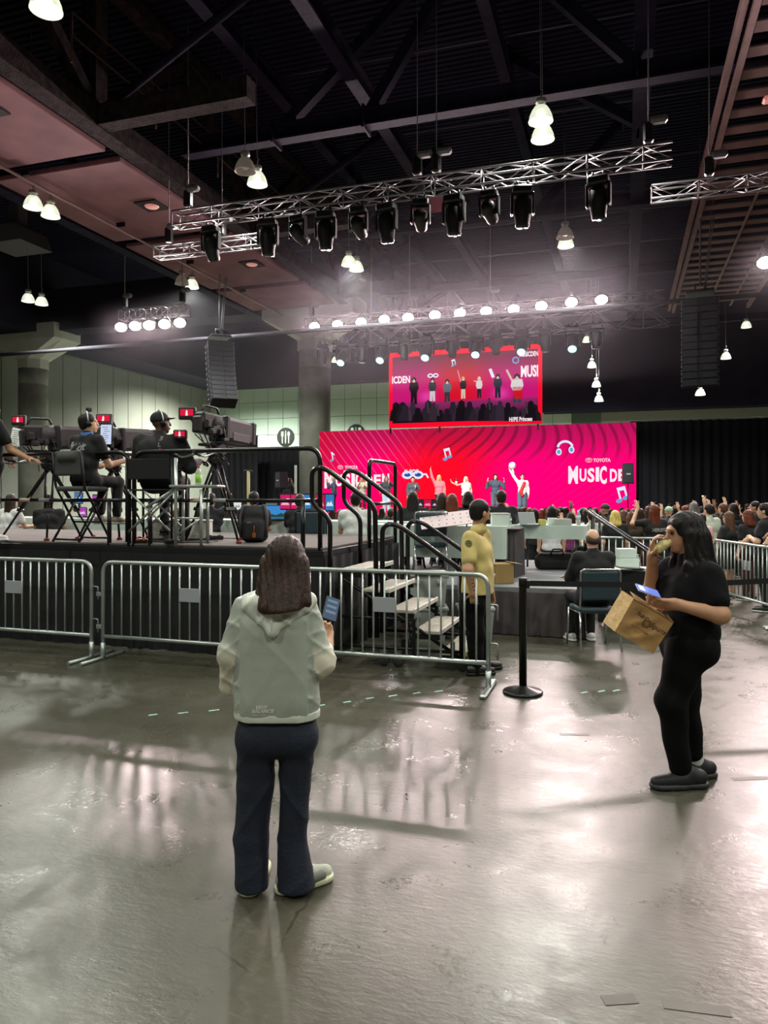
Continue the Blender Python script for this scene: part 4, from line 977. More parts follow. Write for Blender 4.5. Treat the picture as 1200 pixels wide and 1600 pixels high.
# ================================================================ people
SK = [pm('skin_light', '#d3a68a', .55, 0, .05, 20), pm('skin_tan', '#b98a6a', .55, 0, .05, 20), pm('skin_brown', '#8a5c40', .55, 0, .05, 20), pm('skin_dark', '#5a3b2b', .5, 0, .05, 20)]
def hairm(name, hx): return pm('hair_'+name, hx, .5, 0, .35, 60, .35, 90, stretch=(1, 1, .06), spec=.25)
HB = hairm('black', '#1c1715'); HD = hairm('dark_brown', '#37281f'); HR = hairm('auburn', '#63301f'); HBL = hairm('blonde', '#d9c06a'); HBR = hairm('brown', '#5a4030'); HPB = hairm('platinum', '#e8dfae'); HGY = hairm('grey', '#6a6663'); HGR = hairm('green', '#8fb08a')
def Rbasis(f, up=(0, 0, 1)):
    f = Vector(f).normalized(); r = f.cross(Vector(up)).normalized(); u = r.cross(f); return np.array([[r.x, f.x, u.x], [r.y, f.y, u.y], [r.z, f.z, u.z]], np.float32)
def Lc(c, R, s, *p): return np.array(c, np.float32)+R@(np.array(p, np.float32)*s)
def head_prims(c, R, s=1.0, ears=True):
    L = lambda *p: Lc(c, R, s, *p); S = lambda *p: np.array(p)*s
    q = [ell(L(0, -.01, .028), S(.073, .093, .095), R), ell(L(0, .022, -.04), S(.058, .066, .074), R), ell(L(0, .058, -.098), S(.026, .022, .02), R), cap(L(0, .088, .018), L(0, .106, -.026), .009*s, .014*s, k=.012), ell(L(0, .09, -.058), S(.024, .012, .010), R, k=.012), ell(L(0, .088, -.072), S(.02, .01, .007), R, k=.01), cap(L(-.035, .08, .032), L(.035, .08, .032), .012*s, k=.02)]
    for sx in (-1, 1):
        q.append(ell(L(sx*.031, .094, .008), S(.016, .012, .010), R, True, .012))
        if ears: q.append(ell(L(sx*.077, -.005, -.012), S(.011, .021, .032), R, k=.008))
    return q
def eyes(fig, c, R, s=1.0):
    for sx in (-1, 1):
        MB().lathe([(0, -.011*s), (.008*s, -.008*s), (.0115*s, 0), (.008*s, .008*s), (0, .011*s)], 10, None, Lc(c, R, s, sx*.031, .076, .009)).build('eye', pm('eye_dark', '#2a211d', .2), fig)
def hair_prims(style, c, R, s=1.0, ln=.3):
    L = lambda *p: Lc(c, R, s, *p); S = lambda *p: np.array(p)*s; dn = np.array((0, 0, -1.0), np.float32); bk = -R[:, 1]*s; rt = R[:, 0]*s
    face = ell(L(0, .1, -.05), S(.066, .075, .1), R, True, .02)
    top = [ell(L(0, -.018, .042), S(.083, .1, .09), R), ell(L(0, -.05, -.015), S(.072, .06, .075), R)]
    if style == 'short': return top+[face, ell(L(0, -.03, -.13), S(.12, .12, .06), R, True, .02)]
    if style == 'buzz': return [ell(L(0, -.012, .034), S(.077, .095, .093), R), ell(L(0, -.045, -.015), S(.07, .058, .06), R), face, ell(L(0, .03, -.1), S(.12, .12, .08), R, True, .02)]
    if style == 'bald': return [ell(L(0, -.04, -.0), S(.078, .066, .06), R), ell(L(-.05, -.01, .02), S(.03, .06, .04), R), ell(L(.05, -.01, .02), S(.03, .06, .04), R), face]
    if style == 'bun': return top+[face, ell(L(0, -.1, .09), S(.05, .05, .05), R)]
    if style == 'cap': return [ell(L(0, -.014, .045), S(.083, .102, .085), R), bxp(L(0, .105, .045), S(.06, .045, .006), .005, R, k=.02), ell(L(0, .0, -.1), S(.2, .2, .125), R, True, .01)]
    p = list(top); a = np.array(c)+bk*.045; e = .5
    for x, w in ((-.045, .05), (0, .058), (.045, .05)):
        p.append(cap(a+rt*x+dn*.02*s, a+rt*x*1.35+bk*.03+dn*ln, w*s, w*s*(.8 if style == 'long' else .95)))
    if style in ('long', 'wavy', 'bob'):
        for x in (-.068, .068): p.append(cap(np.array(c)+rt*x+bk*.01, np.array(c)+rt*x*1.25+bk*.03+dn*ln*.92, .028*s, .03*s))
    return p+[face]
def hand_prims(w, fd, pn, hand, curl=.6, s=1.0, spread=.0):
    """hand=+1 right, -1 left; pn = way the palm faces"""
    w = Vector(w); fd = Vector(fd).normalized(); pn = Vector(pn); pn = (pn-fd*pn.dot(fd)).normalized(); td = fd.cross(pn)*(-hand)
    R = np.array([[td.x, fd.x, pn.x], [td.y, fd.y, pn.y], [td.z, fd.z, pn.z]], np.float32)
    q = [bxp(w+fd*.048*s, np.array((.04, .048, .0145))*s, .013*s, R, k=.02), cap(w-fd*.02*s, w+fd*.02*s, .026*s, .03*s, k=.025)]
    for i, l in enumerate((.072, .08, .074, .058)):
        b = w+fd*.09*s+td*(.031-.0205*i)*s; a = 0.0; dirx = (fd+td*(.5-.33*i)*spread).normalized()
        for j, fl in enumerate((.42, .32, .26)):
            a += curl*(.55 if j == 0 else .75); d = dirx*math.cos(a)+pn*math.sin(a); e = b+d*l*fl*1.2*s
            q.append(cap(b, e, (.0095-.0008*j)*s, (.009-.001*j)*s, k=.006)); b = e
    b = w+fd*.03*s+td*.034*s
    d = (fd*.55+td*.75+pn*.35).normalized(); e = b+d*.045*s; q.append(cap(b, e, .013*s, .0105*s, k=.012))
    d = (fd*.8+td*.3+pn*(.3+.3*curl)).normalized(); q.append(cap(e, e+d*.035*s, .0105*s, .009*s, k=.006))
    return q
def shoe_parts(fig, an, toe, mat, sole, vox=.01, s=1.0, base=0.0, accent=None):
    an, toe = Vector(an), Vector(toe); f = toe-an; f.z = 0; f.normalize(); h = Vector((an.x, an.y, base))-f*.055*s; t = Vector((toe.x, toe.y, base)); up = Vector((0, 0, 1))
    sh = soft('shoe', [cap(h+up*.055*s, h+f*.1*s+up*.05*s, .04*s, .042*s), cap(h+f*.1*s+up*.045*s, t-f*.03*s+up*.035*s, .044*s, .032*s), cap(h+f*.03*s+up*.06*s, h+f*.06*s+up*.085*s, .036*s, .036*s)], mat, fig, vox, .03, [((0, 0, base+.022*s), (0, 0, -1))])
    soft('sole', [cap(h+up*.02*s, t-f*.035*s+up*.018*s, .046*s, .041*s), cap(h+f*.12*s+up*.02*s, t-f*.06*s+up*.02*s, .05*s, .05*s)], sole, sh, vox, .03, [((0, 0, base+.003), (0, 0, -1)), ((0, 0, base+.03*s), (0, 0, 1))])
    return sh
def std(H=1.65, **kw):
    J = dict(pel=(0, 0, .53*H), wai=(0, .005, .625*H), che=(0, .0, .735*H), nek=(0, -.01, .835*H), hed=(0, .015, .93*H), shL=(-.108*H, 0, .805*H), shR=(.108*H, 0, .805*H), elL=(-.14*H, -.01, .63*H), elR=(.14*H, -.01, .63*H), wrL=(-.14*H, .06, .49*H), wrR=(.14*H, .06, .49*H),
             hipL=(-.05*H, 0, .515*H), hipR=(.05*H, 0, .515*H), knL=(-.055*H, .015, .285*H), knR=(.055*H, .015, .285*H), anL=(-.055*H, -.02, .05*H), anR=(.055*H, -.02, .05*H), toL=(-.07*H, .17, .0), toR=(.07*H, .17, .0))
    J.update(kw); return {k: Vector(v) for k, v in J.items()}
def torso(J, g=1.0, grow=0.0, w=1.0, F=None):
    ax = (J['shR']-J['shL']).normalized(); q = []
    for p, wx, r in ((J['pel'], .07, .112), (J['wai'], .065, .102), (J['che'], .085, .112)): q.append(cap(p-ax*wx*g*w, p+ax*wx*g*w, r*g+grow))
    q.append(cap(J['shL']*.88+J['shR']*.12, J['shR']*.88+J['shL']*.12, .058+grow)); q.append(cap(J['pel'], J['che'], .1*g+grow))
    return q
def lerp(a, b, t): return a+(b-a)*t
def person(label, J, loc, rz=0.0, vox=.014, skin=0, hair=('long', HB, .3), shirt=('#1a1a1e', 'short'), pants=('#1b1c22', 1.0), shoes=('#202024', '#8a8a8a'), g=1.0, hF=(0, 1, 0), hs=1.0, hands=((0, 0, -1), (0, 0, -1)), palms=((1, 0, 0), (-1, 0, 0)), curl=.5, legs=True, base=0.0, hem=None, name='person', group=None, face=False, collar=True, hx=0.0, spread=0.0, bare=False):
    fig = thing(name, label, 'person', loc, rz, group); R = Rbasis(hF); hc = J['hed']
    hv = hs
    b = head_prims(hc, R, hv)+[cap(J['nek']-Vector((0, 0, .04)), lerp(J['nek'], hc, .75), .056, .05)]+torso(J, g*.9, -.012)
    for S, i in (('L', 0), ('R', 1)):
        b += [cap(J['sh'+S], J['el'+S], .046*g, .038*g), cap(J['el'+S], J['wr'+S], .04*g, .027)]
        b += hand_prims(J['wr'+S], hands[i], palms[i], -1 if S == 'L' else 1, curl, 1.0, spread)
        if bare: b += [cap(J['hip'+S], J['kn'+S], .075, .052), cap(J['kn'+S], J['an'+S], .052, .036)]
    body = soft('body', b, SK[skin], fig, vox, .025)
    if face: eyes(fig, hc, R, hv)
    sc_, ln = shirt[0], shirt[1]
    sm = shirt[2] if len(shirt) > 2 else pm('cloth_'+sc_, sc_, .85, 0, .12, 14, .15, 25)
    q = torso(J, g, .012); hz = hem
    up = (J['che']-J['pel']).normalized()
    q.append(cap(J['pel']-up*.06, J['pel'], .115*g+.012))
    for S in 'LR':
        if ln == 'none': continue
        e = lerp(J['sh'+S], J['el'+S], .62 if ln == 'short' else 1.0); q.append(cap(J['sh'+S], e, .07*g, .06*g))
        if ln == 'long': q.append(cap(J['el'+S], lerp(J['el'+S], J['wr'+S], .93), .058*g, .044))
    cuts = [(J['pel']-up*(.05 if hz is None else hz), -up)]
    if collar: q.append(cap(J['nek']-Vector((0, 0, .02)), lerp(J['nek'], hc, .2), .062, .06))
    soft('shirt', q, sm, fig, vox, .045, cuts, lambda p: .004*np.sin(p[:, 2]*31+p[:, 0]*22)*np.sin(p[:, 0]*17+p[:, 1]*23))
    if legs and not bare:
        r = pants[1]; q = [cap(J['hipL'], J['hipR'], .108*g)]
        for S in 'LR': q += [cap(J['hip'+S], J['kn'+S], .086*g*r, .064*r), cap(J['kn'+S], lerp(J['kn'+S], J['an'+S], .95), .064*r, .05*r)]
        soft('trousers', q, pm('cloth_'+pants[0], pants[0], .85, 0, .12, 14, .15, 25), fig, vox, .04)
    elif legs and bare:
        q = [cap(J['hipL'], J['hipR'], .11*g)]
        for S in 'LR': q.append(cap(J['hip'+S], lerp(J['hip'+S], J['kn'+S], .6), .092*g, .085*g))
        soft('shorts', q, pm('cloth_'+pants[0], pants[0], .85, 0, .12, 14), fig, vox, .05)
    if legs:
        for S in 'LR': shoe_parts(fig, J['an'+S], J['to'+S], pm('shoe_'+shoes[0], shoes[0], .6), pm('sole_'+shoes[1], shoes[1], .6), max(vox, .012), 1.0, base)
    if hair: soft('cap' if hair[0] == 'cap' else 'hair', hair_prims(hair[0], hc, R, hv, hair[2] if len(hair) > 2 else .3), hair[1], fig, vox if vox < .012 else .012, .03)
    return fig
def decal(t, target, d):
    """press flat lettering onto the cloth it is printed on"""
    M = Matrix.LocRotScale(t.location, t.rotation_euler, t.scale); bvh = BVHTree.FromPolygons([v.co for v in target.data.vertices], [p.vertices for p in target.data.polygons]); d = Vector(d).normalized()
    for v in t.data.vertices:
        p = M@v.co; h = bvh.ray_cast(p-d*.3, d)
        v.co = (h[0]-d*.003) if h[0] is not None else p
    t.location = (0, 0, 0); t.rotation_euler = (0, 0, 0); t.scale = (1, 1, 1)
# ---------------------------------------------------------------- woman in the pale jacket (foreground)
WL = FL(440, 1387); SW = 347.0
wf = thing('person', 'woman seen from behind in a pale grey-green hooded jacket, navy trousers, holding a phone', 'person', (WL.x, WL.y, 0), TH)
def wj(px, py, y=0.0): return Vector(((px-440)/SW, y, (1387-py)/SW))
VXH = .0065
hc = wj(446, 884, .03); Rh = Rbasis((.12, 1, -.12))
J = dict(shL=wj(384, 952), shR=wj(476, 952), elL=wj(362, 1022, -.01), elR=wj(500, 1034, .0), wrL=wj(355, 1078, .06), wrR=wj(504, 1027, .16))
b = head_prims(hc, Rh, .98)+[cap(wj(441, 945), wj(444, 905, .01), .052, .05), cap(wj(405, 955), wj(465, 955), .04), cap(wj(434, 960, .02), wj(434, 1090, .02), .06)]
for S in 'LR': b += [cap(J['sh'+S], J['el'+S], .04, .036), cap(J['el'+S], J['wr'+S], .036, .026)]
b += hand_prims(J['wrL'], (.2, .95, .1), (1, -.2, 0), -1, .9, .8)+hand_prims(J['wrR'], (.02, .55, .8), (-.35, -.8, .4), 1, 1.0, .92)
soft('body', b, SK[0], wf, VXH, .022)
M_JK = pm('jacket_grey_green', '#a6aca0', .5, 0, .07, 5, .2, 14); M_JP = pm('jacket_cream', '#c6c2b0', .5, 0, 0, 5, .2, 14)
def sleeve_grad():
    t = NT(M_JP); b = M_JP.node_tree.nodes['Principled BSDF']; sp = t.n('ShaderNodeSeparateXYZ'); t.l(t.n('ShaderNodeTexCoord').outputs['Object'], sp.inputs[0])
    t.l(t.mix(t.ramp(sp.outputs[2], 1.13, 1.03), lin('#a6aca0'), lin('#d8d3c0')), b.inputs['Base Color'])
sleeve_grad(); M_JH = pm('jacket_hood_pale', '#cdd2c3', .5, 0, .06, 6, .2, 14)
def rid(a): return (1-np.abs(np.sin(a)))**3
def fold(p):
    x, y, z = p[:, 0], p[:, 1], p[:, 2]
    return .008-.009*rid(x*9+z*4.5+1.2*np.sin(z*6)+.4)-.006*rid(x*-13+z*7+1.5*np.sin(x*9))-.003*rid(z*16+x*10)
def foldsl(p):
    x, y, z = p[:, 0], p[:, 1], p[:, 2]
    return .007-.009*rid(z*24+x*14+y*10)-.006*rid(z*33-x*22+y*18+1)
jk = [cap(wj(400, 950), wj(466, 950), .058), cap(wj(407, 975), wj(457, 975), .108), cap(wj(406, 1000), wj(458, 1000), .11), cap(wj(406, 1025), wj(458, 1025), .111), cap(wj(406, 1050), wj(458, 1050), .112), cap(wj(406, 1075), wj(459, 1075), .113), cap(wj(406, 1100), wj(460, 1100), .116), cap(wj(406, 1140), wj(460, 1140), .116), cap(wj(437, 945), wj(440, 930), .085, .062),
      cap(J['shL'], J['elL'], .064, .06, k=.03), cap(J['elL'], J['wrL'], .06, .044, k=.03), cap(J['wrL'], J['wrL']+Vector((.02, .1, .0)), .048, .05, k=.02), cap(J['shR'], J['elR'], .064, .068, k=.03), cap(J['elR'], lerp(J['elR'], J['wrR'], .97), .068, .044, k=.03)]
hem = wj(0, 1112)
def jcls(c):
    out = np.zeros(len(c), int); body = np.min([_one(q, c) for q in jk[:9]], 0)
    for i, S in ((1, 'L'), (2, 'R')):
        up = _one(cap(J['sh'+S], J['el'+S], .06), c); lo = _one(cap(J['el'+S], J['wr'+S], .055), c)
        t = (c-np.array(J['sh'+S], np.float32))@np.array(J['el'+S]-J['sh'+S], np.float32)/(J['el'+S]-J['sh'+S]).length_squared
        out[((np.minimum(up, lo) < body) & (t > .4)) | ((lo < body-.01) & (t > .5))] = i
    return out
jo = soft_split(jk, [('jacket', M_JK, wf), ('sleeve', M_JP, 0), ('sleeve', M_JP, 0)], jcls, VXH, .04, [((0, 0, hem.z), (0, 0, -1))], lambda p: np.where(np.abs(p[:, 0]+.02) > .15, foldsl(p)*.65, .001-.0035*rid(p[:, 0]*11+p[:, 2]*7+1.5*np.sin(p[:, 2]*5))-.002*rid(p[:, 0]*-19+p[:, 2]*12)))[0]
hm = [cap(wj(406, 1100), wj(460, 1100), .115), cap(wj(406, 1140), wj(460, 1140), .115)]
soft('hem_band', hm, M_JH, jo, VXH, .05, [((0, 0, hem.z-.022), (0, 0, -1)), ((0, 0, hem.z+.012), (0, 0, 1))], lambda p: .0015*np.sin(p[:, 0]*60))
# hood lying on the back: a pointed pouch
hp = [cap(wj(394, 940, -.03), wj(438, 926, .02), .045), cap(wj(482, 938, -.03), wj(438, 926, .02), .045), cap(wj(394, 944, -.07), wj(432, 980, -.125), .036, .02), cap(wj(478, 944, -.07), wj(432, 980, -.125), .036, .02), cap(wj(410, 940, -.08), wj(460, 940, -.08), .045), cap(wj(432, 950, -.1), wj(432, 981, -.127), .04, .016)]
soft('hood', hp, M_JH, jo, VXH, .025, [], lambda p: .004-.006*rid(p[:, 2]*22+np.abs(p[:, 0]+.02)*26)-.003*rid(p[:, 0]*30+p[:, 2]*8))
MB().tube([wj(432, 962, -.145), wj(432, 982, -.148)], .002, 6).build('hood_seam', M_JH, jo)
# hair: straight shoulder length
hr = [ell(Lc(hc, Rh, 1, 0, -.02, .04), (.088, .105, .095), Rh), ell(Lc(hc, Rh, 1, 0, -.05, -.02), (.085, .07, .09), Rh)]
for x0, x1, y1, w0, w1, z1 in ((-.05, -.075, -.125, .05, .03, 944), (-.02, -.03, -.14, .058, .034, 949), (.015, .005, -.142, .058, .036, 950), (.04, .05, -.13, .05, .034, 947), (.07, .1, -.085, .04, .026, 938), (-.075, -.105, -.07, .038, .02, 930)):
    e = wj(446, z1, y1); hr.append(cap(Vector((hc.x+x0, hc.y-.045, hc.z+.0)), Vector((hc.x+x1, y1, e.z)), w0, w1))
hr.append(ell(Lc(hc, Rh, 1, 0, .105, -.05), (.06, .07, .1), Rh, True, .02))
M_HW = pm('hair_woman', '#33221a', .5, 0, .5, 45, .25, 130, stretch=(1, 1, .03), spec=.22)
soft('hair', hr, M_HW, wf, .006, .028, [((0, 0, wj(0, 951).z), (.12, 0, -1))], lambda p: .0022*np.sin(p[:, 0]*190+3*np.sin(p[:, 2]*9))+.0015*np.sin(p[:, 0]*410+p[:, 1]*200))
# trousers
M_NAVY = pm('navy_wool', '#151c2c', .8, 0, .12, 30, .2, 60)
def tfold(p):
    x, y, z = p[:, 0], p[:, 1], p[:, 2]
    return .005-.009*rid(z*11+np.abs(x+.02)*16+.6)*np.exp(-((z-.42)/.2)**2)-.004*rid(x*24+z*2.5)-.004*rid(z*17-x*12)*np.exp(-((z-.08)/.1)**2)
tq = [cap(wj(404, 1135), wj(463, 1135), .092), cap(wj(404, 1110), wj(462, 1110), .09), cap(wj(403, 1150, -.02), wj(466, 1150, -.02), .098),
      cap(wj(402, 1160), wj(398, 1230, .01), .09, .084, k=.03), cap(wj(398, 1230, .01), wj(393, 1310, -.005), .084, .08, k=.02), cap(wj(393, 1310, -.005), wj(396, 1378, -.035), .08, .078, k=.02),
      cap(wj(463, 1160), wj(461, 1230, .01), .088, .072, k=.02), cap(wj(461, 1230, .01), wj(457, 1310, -.005), .072, .066, k=.01), cap(wj(457, 1310, -.005), wj(464, 1378, -.03), .066, .09, k=.01)]
soft('trousers', tq, M_NAVY, wf, VXH, .03, [((0, 0, wj(0, 1380).z), (0, 0, -1))], tfold)
M_SH = pm('sneaker_grey', '#b6b8a8', .7, 0, .12, 40); M_SO = pm('sneaker_sole', '#d2d2b0', .6)
s1_ = shoe_parts(wf, wj(394, 1372, .005), wj(398, 1372, .21), M_SH, M_SO, .007, 1.0)
s2_ = shoe_parts(wf, wj(462, 1372, -.005), wj(515, 1372, .09), M_SH, M_SO, .007, 1.0)
soft('shoe_panel', [cap(wj(485, 1370, -.02), wj(502, 1372, .03), .022)], pm('sneaker_dark', '#6f7268', .7), s2_, .006, .02)
t = text_mesh('logo_print', 'NEW', .02, pm('print_white', '#f6f8f2', .6), jo, wj(407, 1096.5, -.16), (math.pi/2, 0, 0), .0005, .0019, 1.0, 'LEFT', .2); decal(t, jo, (0, 1, 0))
t = text_mesh('logo_print', 'BALANCE', .021, MATS['print_white'], jo, wj(401, 1102.5, -.16), (math.pi/2, 0, 0), .0005, .0019, 1.0, 'LEFT', .2); decal(t, jo, (0, 1, 0))
for x0, x1 in ((402, 410), (413, 422)):
    t = MB().box((0, 0, 0), ((x1-x0)/SW, .0008, .002)).build('logo_print', MATS['print_white'], jo, wj((x0+x1)/2, 1105.5, -.16)); decal(t, jo, (0, 1, 0))
# her phone (held thing: top level)
pc = Matrix.Rotation(TH, 3, 'Z')@wj(510, 968, .29)+WL; ph = thing('smartphone', 'dark smartphone held up by the woman in the pale jacket', 'phone', (pc.x, pc.y, pc.z))
ph.rotation_euler = (-.85, .35, TH+.15)
MB().rbox((0, 0, 0), (.074, .009, .15), .006).build('case', pm('phone_black', '#14161a', .3), ph)
MB().box((0, -.0052, 0), (.068, .001, .142)).build('screen', pm('phone_screen', '#39424f', .15, emis='#5a6e85', estr=.35), ph)
for k in range(3): MB().box((0, -.006, .045-.035*k), (.05, .0006, .016)).build('screen_card', pm('phone_card', '#4f5d70', .2, emis='#7e93ad', estr=.4), ph)
# ---------------------------------------------------------------- woman in black walking left
BL = FL(1062, 1222); SB = 254.0
bf = thing('person', 'woman in black walking left, eating, with a phone and a kraft paper bag', 'person', (BL.x, BL.y, 0), TH)
def bj(px, py, y=0.0): return Vector(((px-1062)/SB, y, (1222-py)/SB))
Rb = Rbasis((-1, .05, -.1)); hb_ = bj(1067, 833)
J = dict(shN=bj(1090, 894, -.17), shF=bj(1068, 892, .17), elN=bj(1094, 950, -.27), elF=bj(1036, 926, .2), wrN=bj(1037, 937, -.2), wrF=bj(1025, 872, .06))
b = head_prims(hb_, Rb, .97)+[cap(bj(1080, 880), bj(1072, 855), .056, .05), cap(bj(1085, 902, -.12), bj(1080, 902, .12), .045), cap(bj(1080, 910), bj(1080, 985), .09)]
b += [cap(J['shN'], J['elN'], .056, .05), cap(J['elN'], J['wrN'], .052, .03), cap(J['shF'], J['elF'], .052, .046), cap(J['elF'], J['wrF'], .047, .03)]
b += hand_prims(J['wrN'], (-1, .1, .05), (.1, .75, .6), -1, .55)+hand_prims(J['wrF'], (-.1, -.25, 1), (.9, -.45, .0), 1, .75)
soft('body', b, SK[1], bf, VXH, .025)
for sx in (-1,): MB().lathe([(0, -.011), (.009, -.008), (.0125, 0), (.009, .008), (0, .011)], 10, None, Lc(hb_, Rb, 1, sx*.033, .078, .009)).build('eye', pm('eye_dark', '#2a211d', .2), bf)
M_BKT = pm('black_tee', '#0b0b0e', .9, 0, .15, 10, .15, 20, spec=.2); M_BKP = pm('black_trousers', '#060608', .9, 0, .15, 10, .15, 20, spec=.2)
tq = [cap(bj(1090, 897, -.12), bj(1080, 897, .12), .07), cap(bj(1075, 922, -.06), bj(1074, 922, .06), .135), cap(bj(1076, 955, -.05), bj(1076, 955, .05), .145), cap(bj(1076, 985, -.06), bj(1076, 985, .06), .155), cap(J['shN'], lerp(J['shN'], J['elN'], .62), .078, .078), cap(J['shF'], lerp(J['shF'], J['elF'], .6), .08, .075), cap(bj(1082, 880), bj(1076, 872), .07, .065)]
soft('tee_shirt', tq, M_BKT, bf, VXH, .06, [((0, 0, bj(0, 1008).z), (0, 0, -1))], lambda p: .004*np.sin(p[:, 2]*30+p[:, 0]*24)*np.sin(p[:, 0]*16+p[:, 2]*9))
pq = [cap(bj(1076, 1005, -.08), bj(1076, 1005, .08), .15), cap(bj(1066, 1010, -.09), bj(1040, 1090, -.09), .125, .088), cap(bj(1040, 1090, -.09), bj(1054, 1190, -.08), .088, .066), cap(bj(1078, 1010, .09), bj(1078, 1095, .08), .125, .085), cap(bj(1078, 1095, .08), bj(1093, 1182, .08), .085, .058), ell(bj(1090, 1000), (.1, .15, .11))]
soft('trousers', pq, M_BKP, bf, VXH, .045, [], lambda p: .004*np.sin(p[:, 2]*26+p[:, 0]*20))
hq = [ell(Lc(hb_, Rb, 1, 0, -.025, .038), (.09, .11, .098), Rb), ell(Lc(hb_, Rb, 1, 0, -.06, -.02), (.088, .075, .1), Rb)]
for (px0, py0, y0, px1, py1, y1, r0, r1) in ((1085, 840, -.05, 1088, 890, -.1, .06, .05), (1088, 890, -.1, 1098, 930, -.12, .055, .035), (1095, 840, 0, 1104, 890, -.02, .06, .05), (1104, 890, -.02, 1112, 945, -.03, .058, .035), (1085, 840, .05, 1090, 920, .09, .06, .045), (1070, 835, -.078, 1068, 885, -.1, .032, .036), (1068, 885, -.1, 1060, 912, -.13, .034, .02), (1068, 840, .07, 1060, 895, .09, .03, .03)):
    hq.append(cap(bj(px0, py0, y0), bj(px1, py1, y1), r0, r1))
hq.append(ell(Lc(hb_, Rb, 1, 0, .1, -.045), (.085, .072, .105), Rb, True, .02))
M_HK = pm('hair_black_long', '#140e0d', .5, 0, .4, 40, .4, 100, stretch=(1, 1, .05), spec=.25)
soft('hair', hq, M_HK, bf, .0065, .035, [], lambda p: .003*np.sin(p[:, 0]*150+p[:, 1]*110+4*np.sin(p[:, 2]*14)))
M_S2 = pm('black_sneaker', '#1c1d1f', .6); M_O2 = pm('black_sole', '#2b302e', .6)
shoe_parts(bf, bj(1070, 1215, -.08), bj(1008, 1215, -.1), M_S2, M_O2, .008, 1.12)
shoe_parts(bf, bj(1104, 1215, .08), bj(1062, 1215, .06), M_S2, pm('trainer_sole', '#3a3c3c', .6), .008, 1.05)
soft('sock', [cap(bj(1096, 1180, .08), bj(1097, 1200, .08), .045)], pm('white_sock', '#cfd0cc', .8), bf, .008, .02)
t_ = (J['wrF']-J['elF']).normalized(); soft('wristband', [cap(J['wrF']-t_*.035, J['wrF']-t_*.012, .0325)], pm('wristband_orange', '#d06a3a', .5), bf, .006, .01, [(J['wrF']-t_*.04, -t_), (J['wrF']-t_*.012, t_)])
t_ = (J['wrN']-J['elN']).normalized(); soft('bracelet', [cap(J['wrN']-t_*.03, J['wrN']-t_*.02, .034)], pm('bracelet_dark', '#3a3330', .4, .4), bf, .005, .01, [(J['wrN']-t_*.032, -t_), (J['wrN']-t_*.02, t_)])
Rz = Matrix.Rotation(TH, 3, 'Z')
def top_at(v, base): return Rz@v+Vector((base.x, base.y, 0))
q = top_at(bj(1036, 851, .0), BL); fd_ = thing('wrap_sandwich', 'small pale wrap held to the mouth of the woman in black', 'food', q)
soft('wrap', [cap((-.012, 0, -.012), (.05, .02, .02), .026, .022), cap((-.03, -.005, -.03), (0, 0, 0), .027)], pm('tortilla', '#d9c98a', .7, 0, .25, 50), fd_, .006, .02)
soft('filling', [ell((-.034, -.018, -.022), (.014, .014, .014))], pm('filling_green', '#8f9c4a', .6, 0, .4, 90), fd_, .005, .01)
q = top_at(bj(995, 917, -.19), BL); p2_ = thing('smartphone', 'light-screened smartphone in the hand of the woman in black', 'phone', q); p2_.rotation_euler = (.5, .32, TH+.15)
MB().rbox((0, 0, 0), (.15, .075, .009), .006).build('case', pm('phone_white', '#b9b9c4', .3), p2_)
MB().box((0, 0, .0052), (.142, .068, .001)).build('screen', pm('phone_screen_blue', '#5a6cc0', .2, emis='#6f86e0', estr=.7), p2_)
MB().box((-.045, 0, .006), (.035, .05, .0006)).build('screen_card', pm('phone_card_white', '#c9cfe8', .3, emis='#c9cfe8', estr=.6), p2_)
# kraft paper bag
kb = top_at(bj(988, 968, -.16), BL); kg = thing('paper_bag', 'brown kraft paper bag with printed logo carried by the woman in black', 'bag', kb, TH)
def kj(px, py, y=0.0): return Vector(((px-988)/SB, y, (968-py)/SB))
def crumpled(name, A_, B_, C_, D_, mat, nx=14, ny=12, amp=.008, seed=1):
    rng = random.Random(seed); V = []; nrm = (B_-A_).cross(D_-A_).normalized(); ph_ = [rng.random()*6 for _ in range(6)]
    for j in range(ny+1):
        for i in range(nx+1):
            s, t = i/nx, j/ny; p = A_*(1-s)*(1-t)+D_*s*(1-t)+C_*s*t+B_*(1-s)*t; w = min(s, 1-s, t, 1-t)*4
            p = p+nrm*amp*min(1, w)*(math.sin(9*s+7*t+ph_[0])+math.sin(15*s-11*t+ph_[1])*.7+abs(math.sin(6*t-5*s+ph_[2]))*1.2-.6); V.append(p)
    return mesh_obj(name, V, [(j*(nx+1)+i, j*(nx+1)+i+1, (j+1)*(nx+1)+i+1, (j+1)*(nx+1)+i) for j in range(ny) for i in range(nx)], mat, kg, True)
M_KR = pm('kraft_paper', '#a8814f', .8, 0, .1, 12, .2, 18); M_KR2 = pm('kraft_light', '#c9a673', .8, 0, .2, 60)
fA, fB, fC, fD = kj(944, 977, -.05), kj(973, 928, -.04), kj(1034, 964, -.03), kj(1001, 1010, -.05)
gA, gB, gC, gD = kj(936, 968, .08), kj(966, 920, .09), kj(1037, 958, .1), kj(1003, 1003, .1)
f1 = crumpled('front_panel', fA, fB, fC, fD, M_KR); crumpled('back_panel', gA, gB, gC, gD, M_KR, seed=2)
crumpled('gusset', fA, fB, gB, gA, M_KR2, 6, 12, .004, 3); crumpled('gusset', fD, fC, gC, gD, M_KR, 6, 12, .004, 4); crumpled('bottom', fA, fD, gD, gA, M_KR, 12, 6, .003, 5)
crumpled('folded_top', fB+Vector((0, -.006, 0)), fB+Vector((.01, .1, .03)), fC+Vector((.01, .1, .02)), fC+Vector((0, -.006, 0)), M_KR, 10, 6, .006, 6)
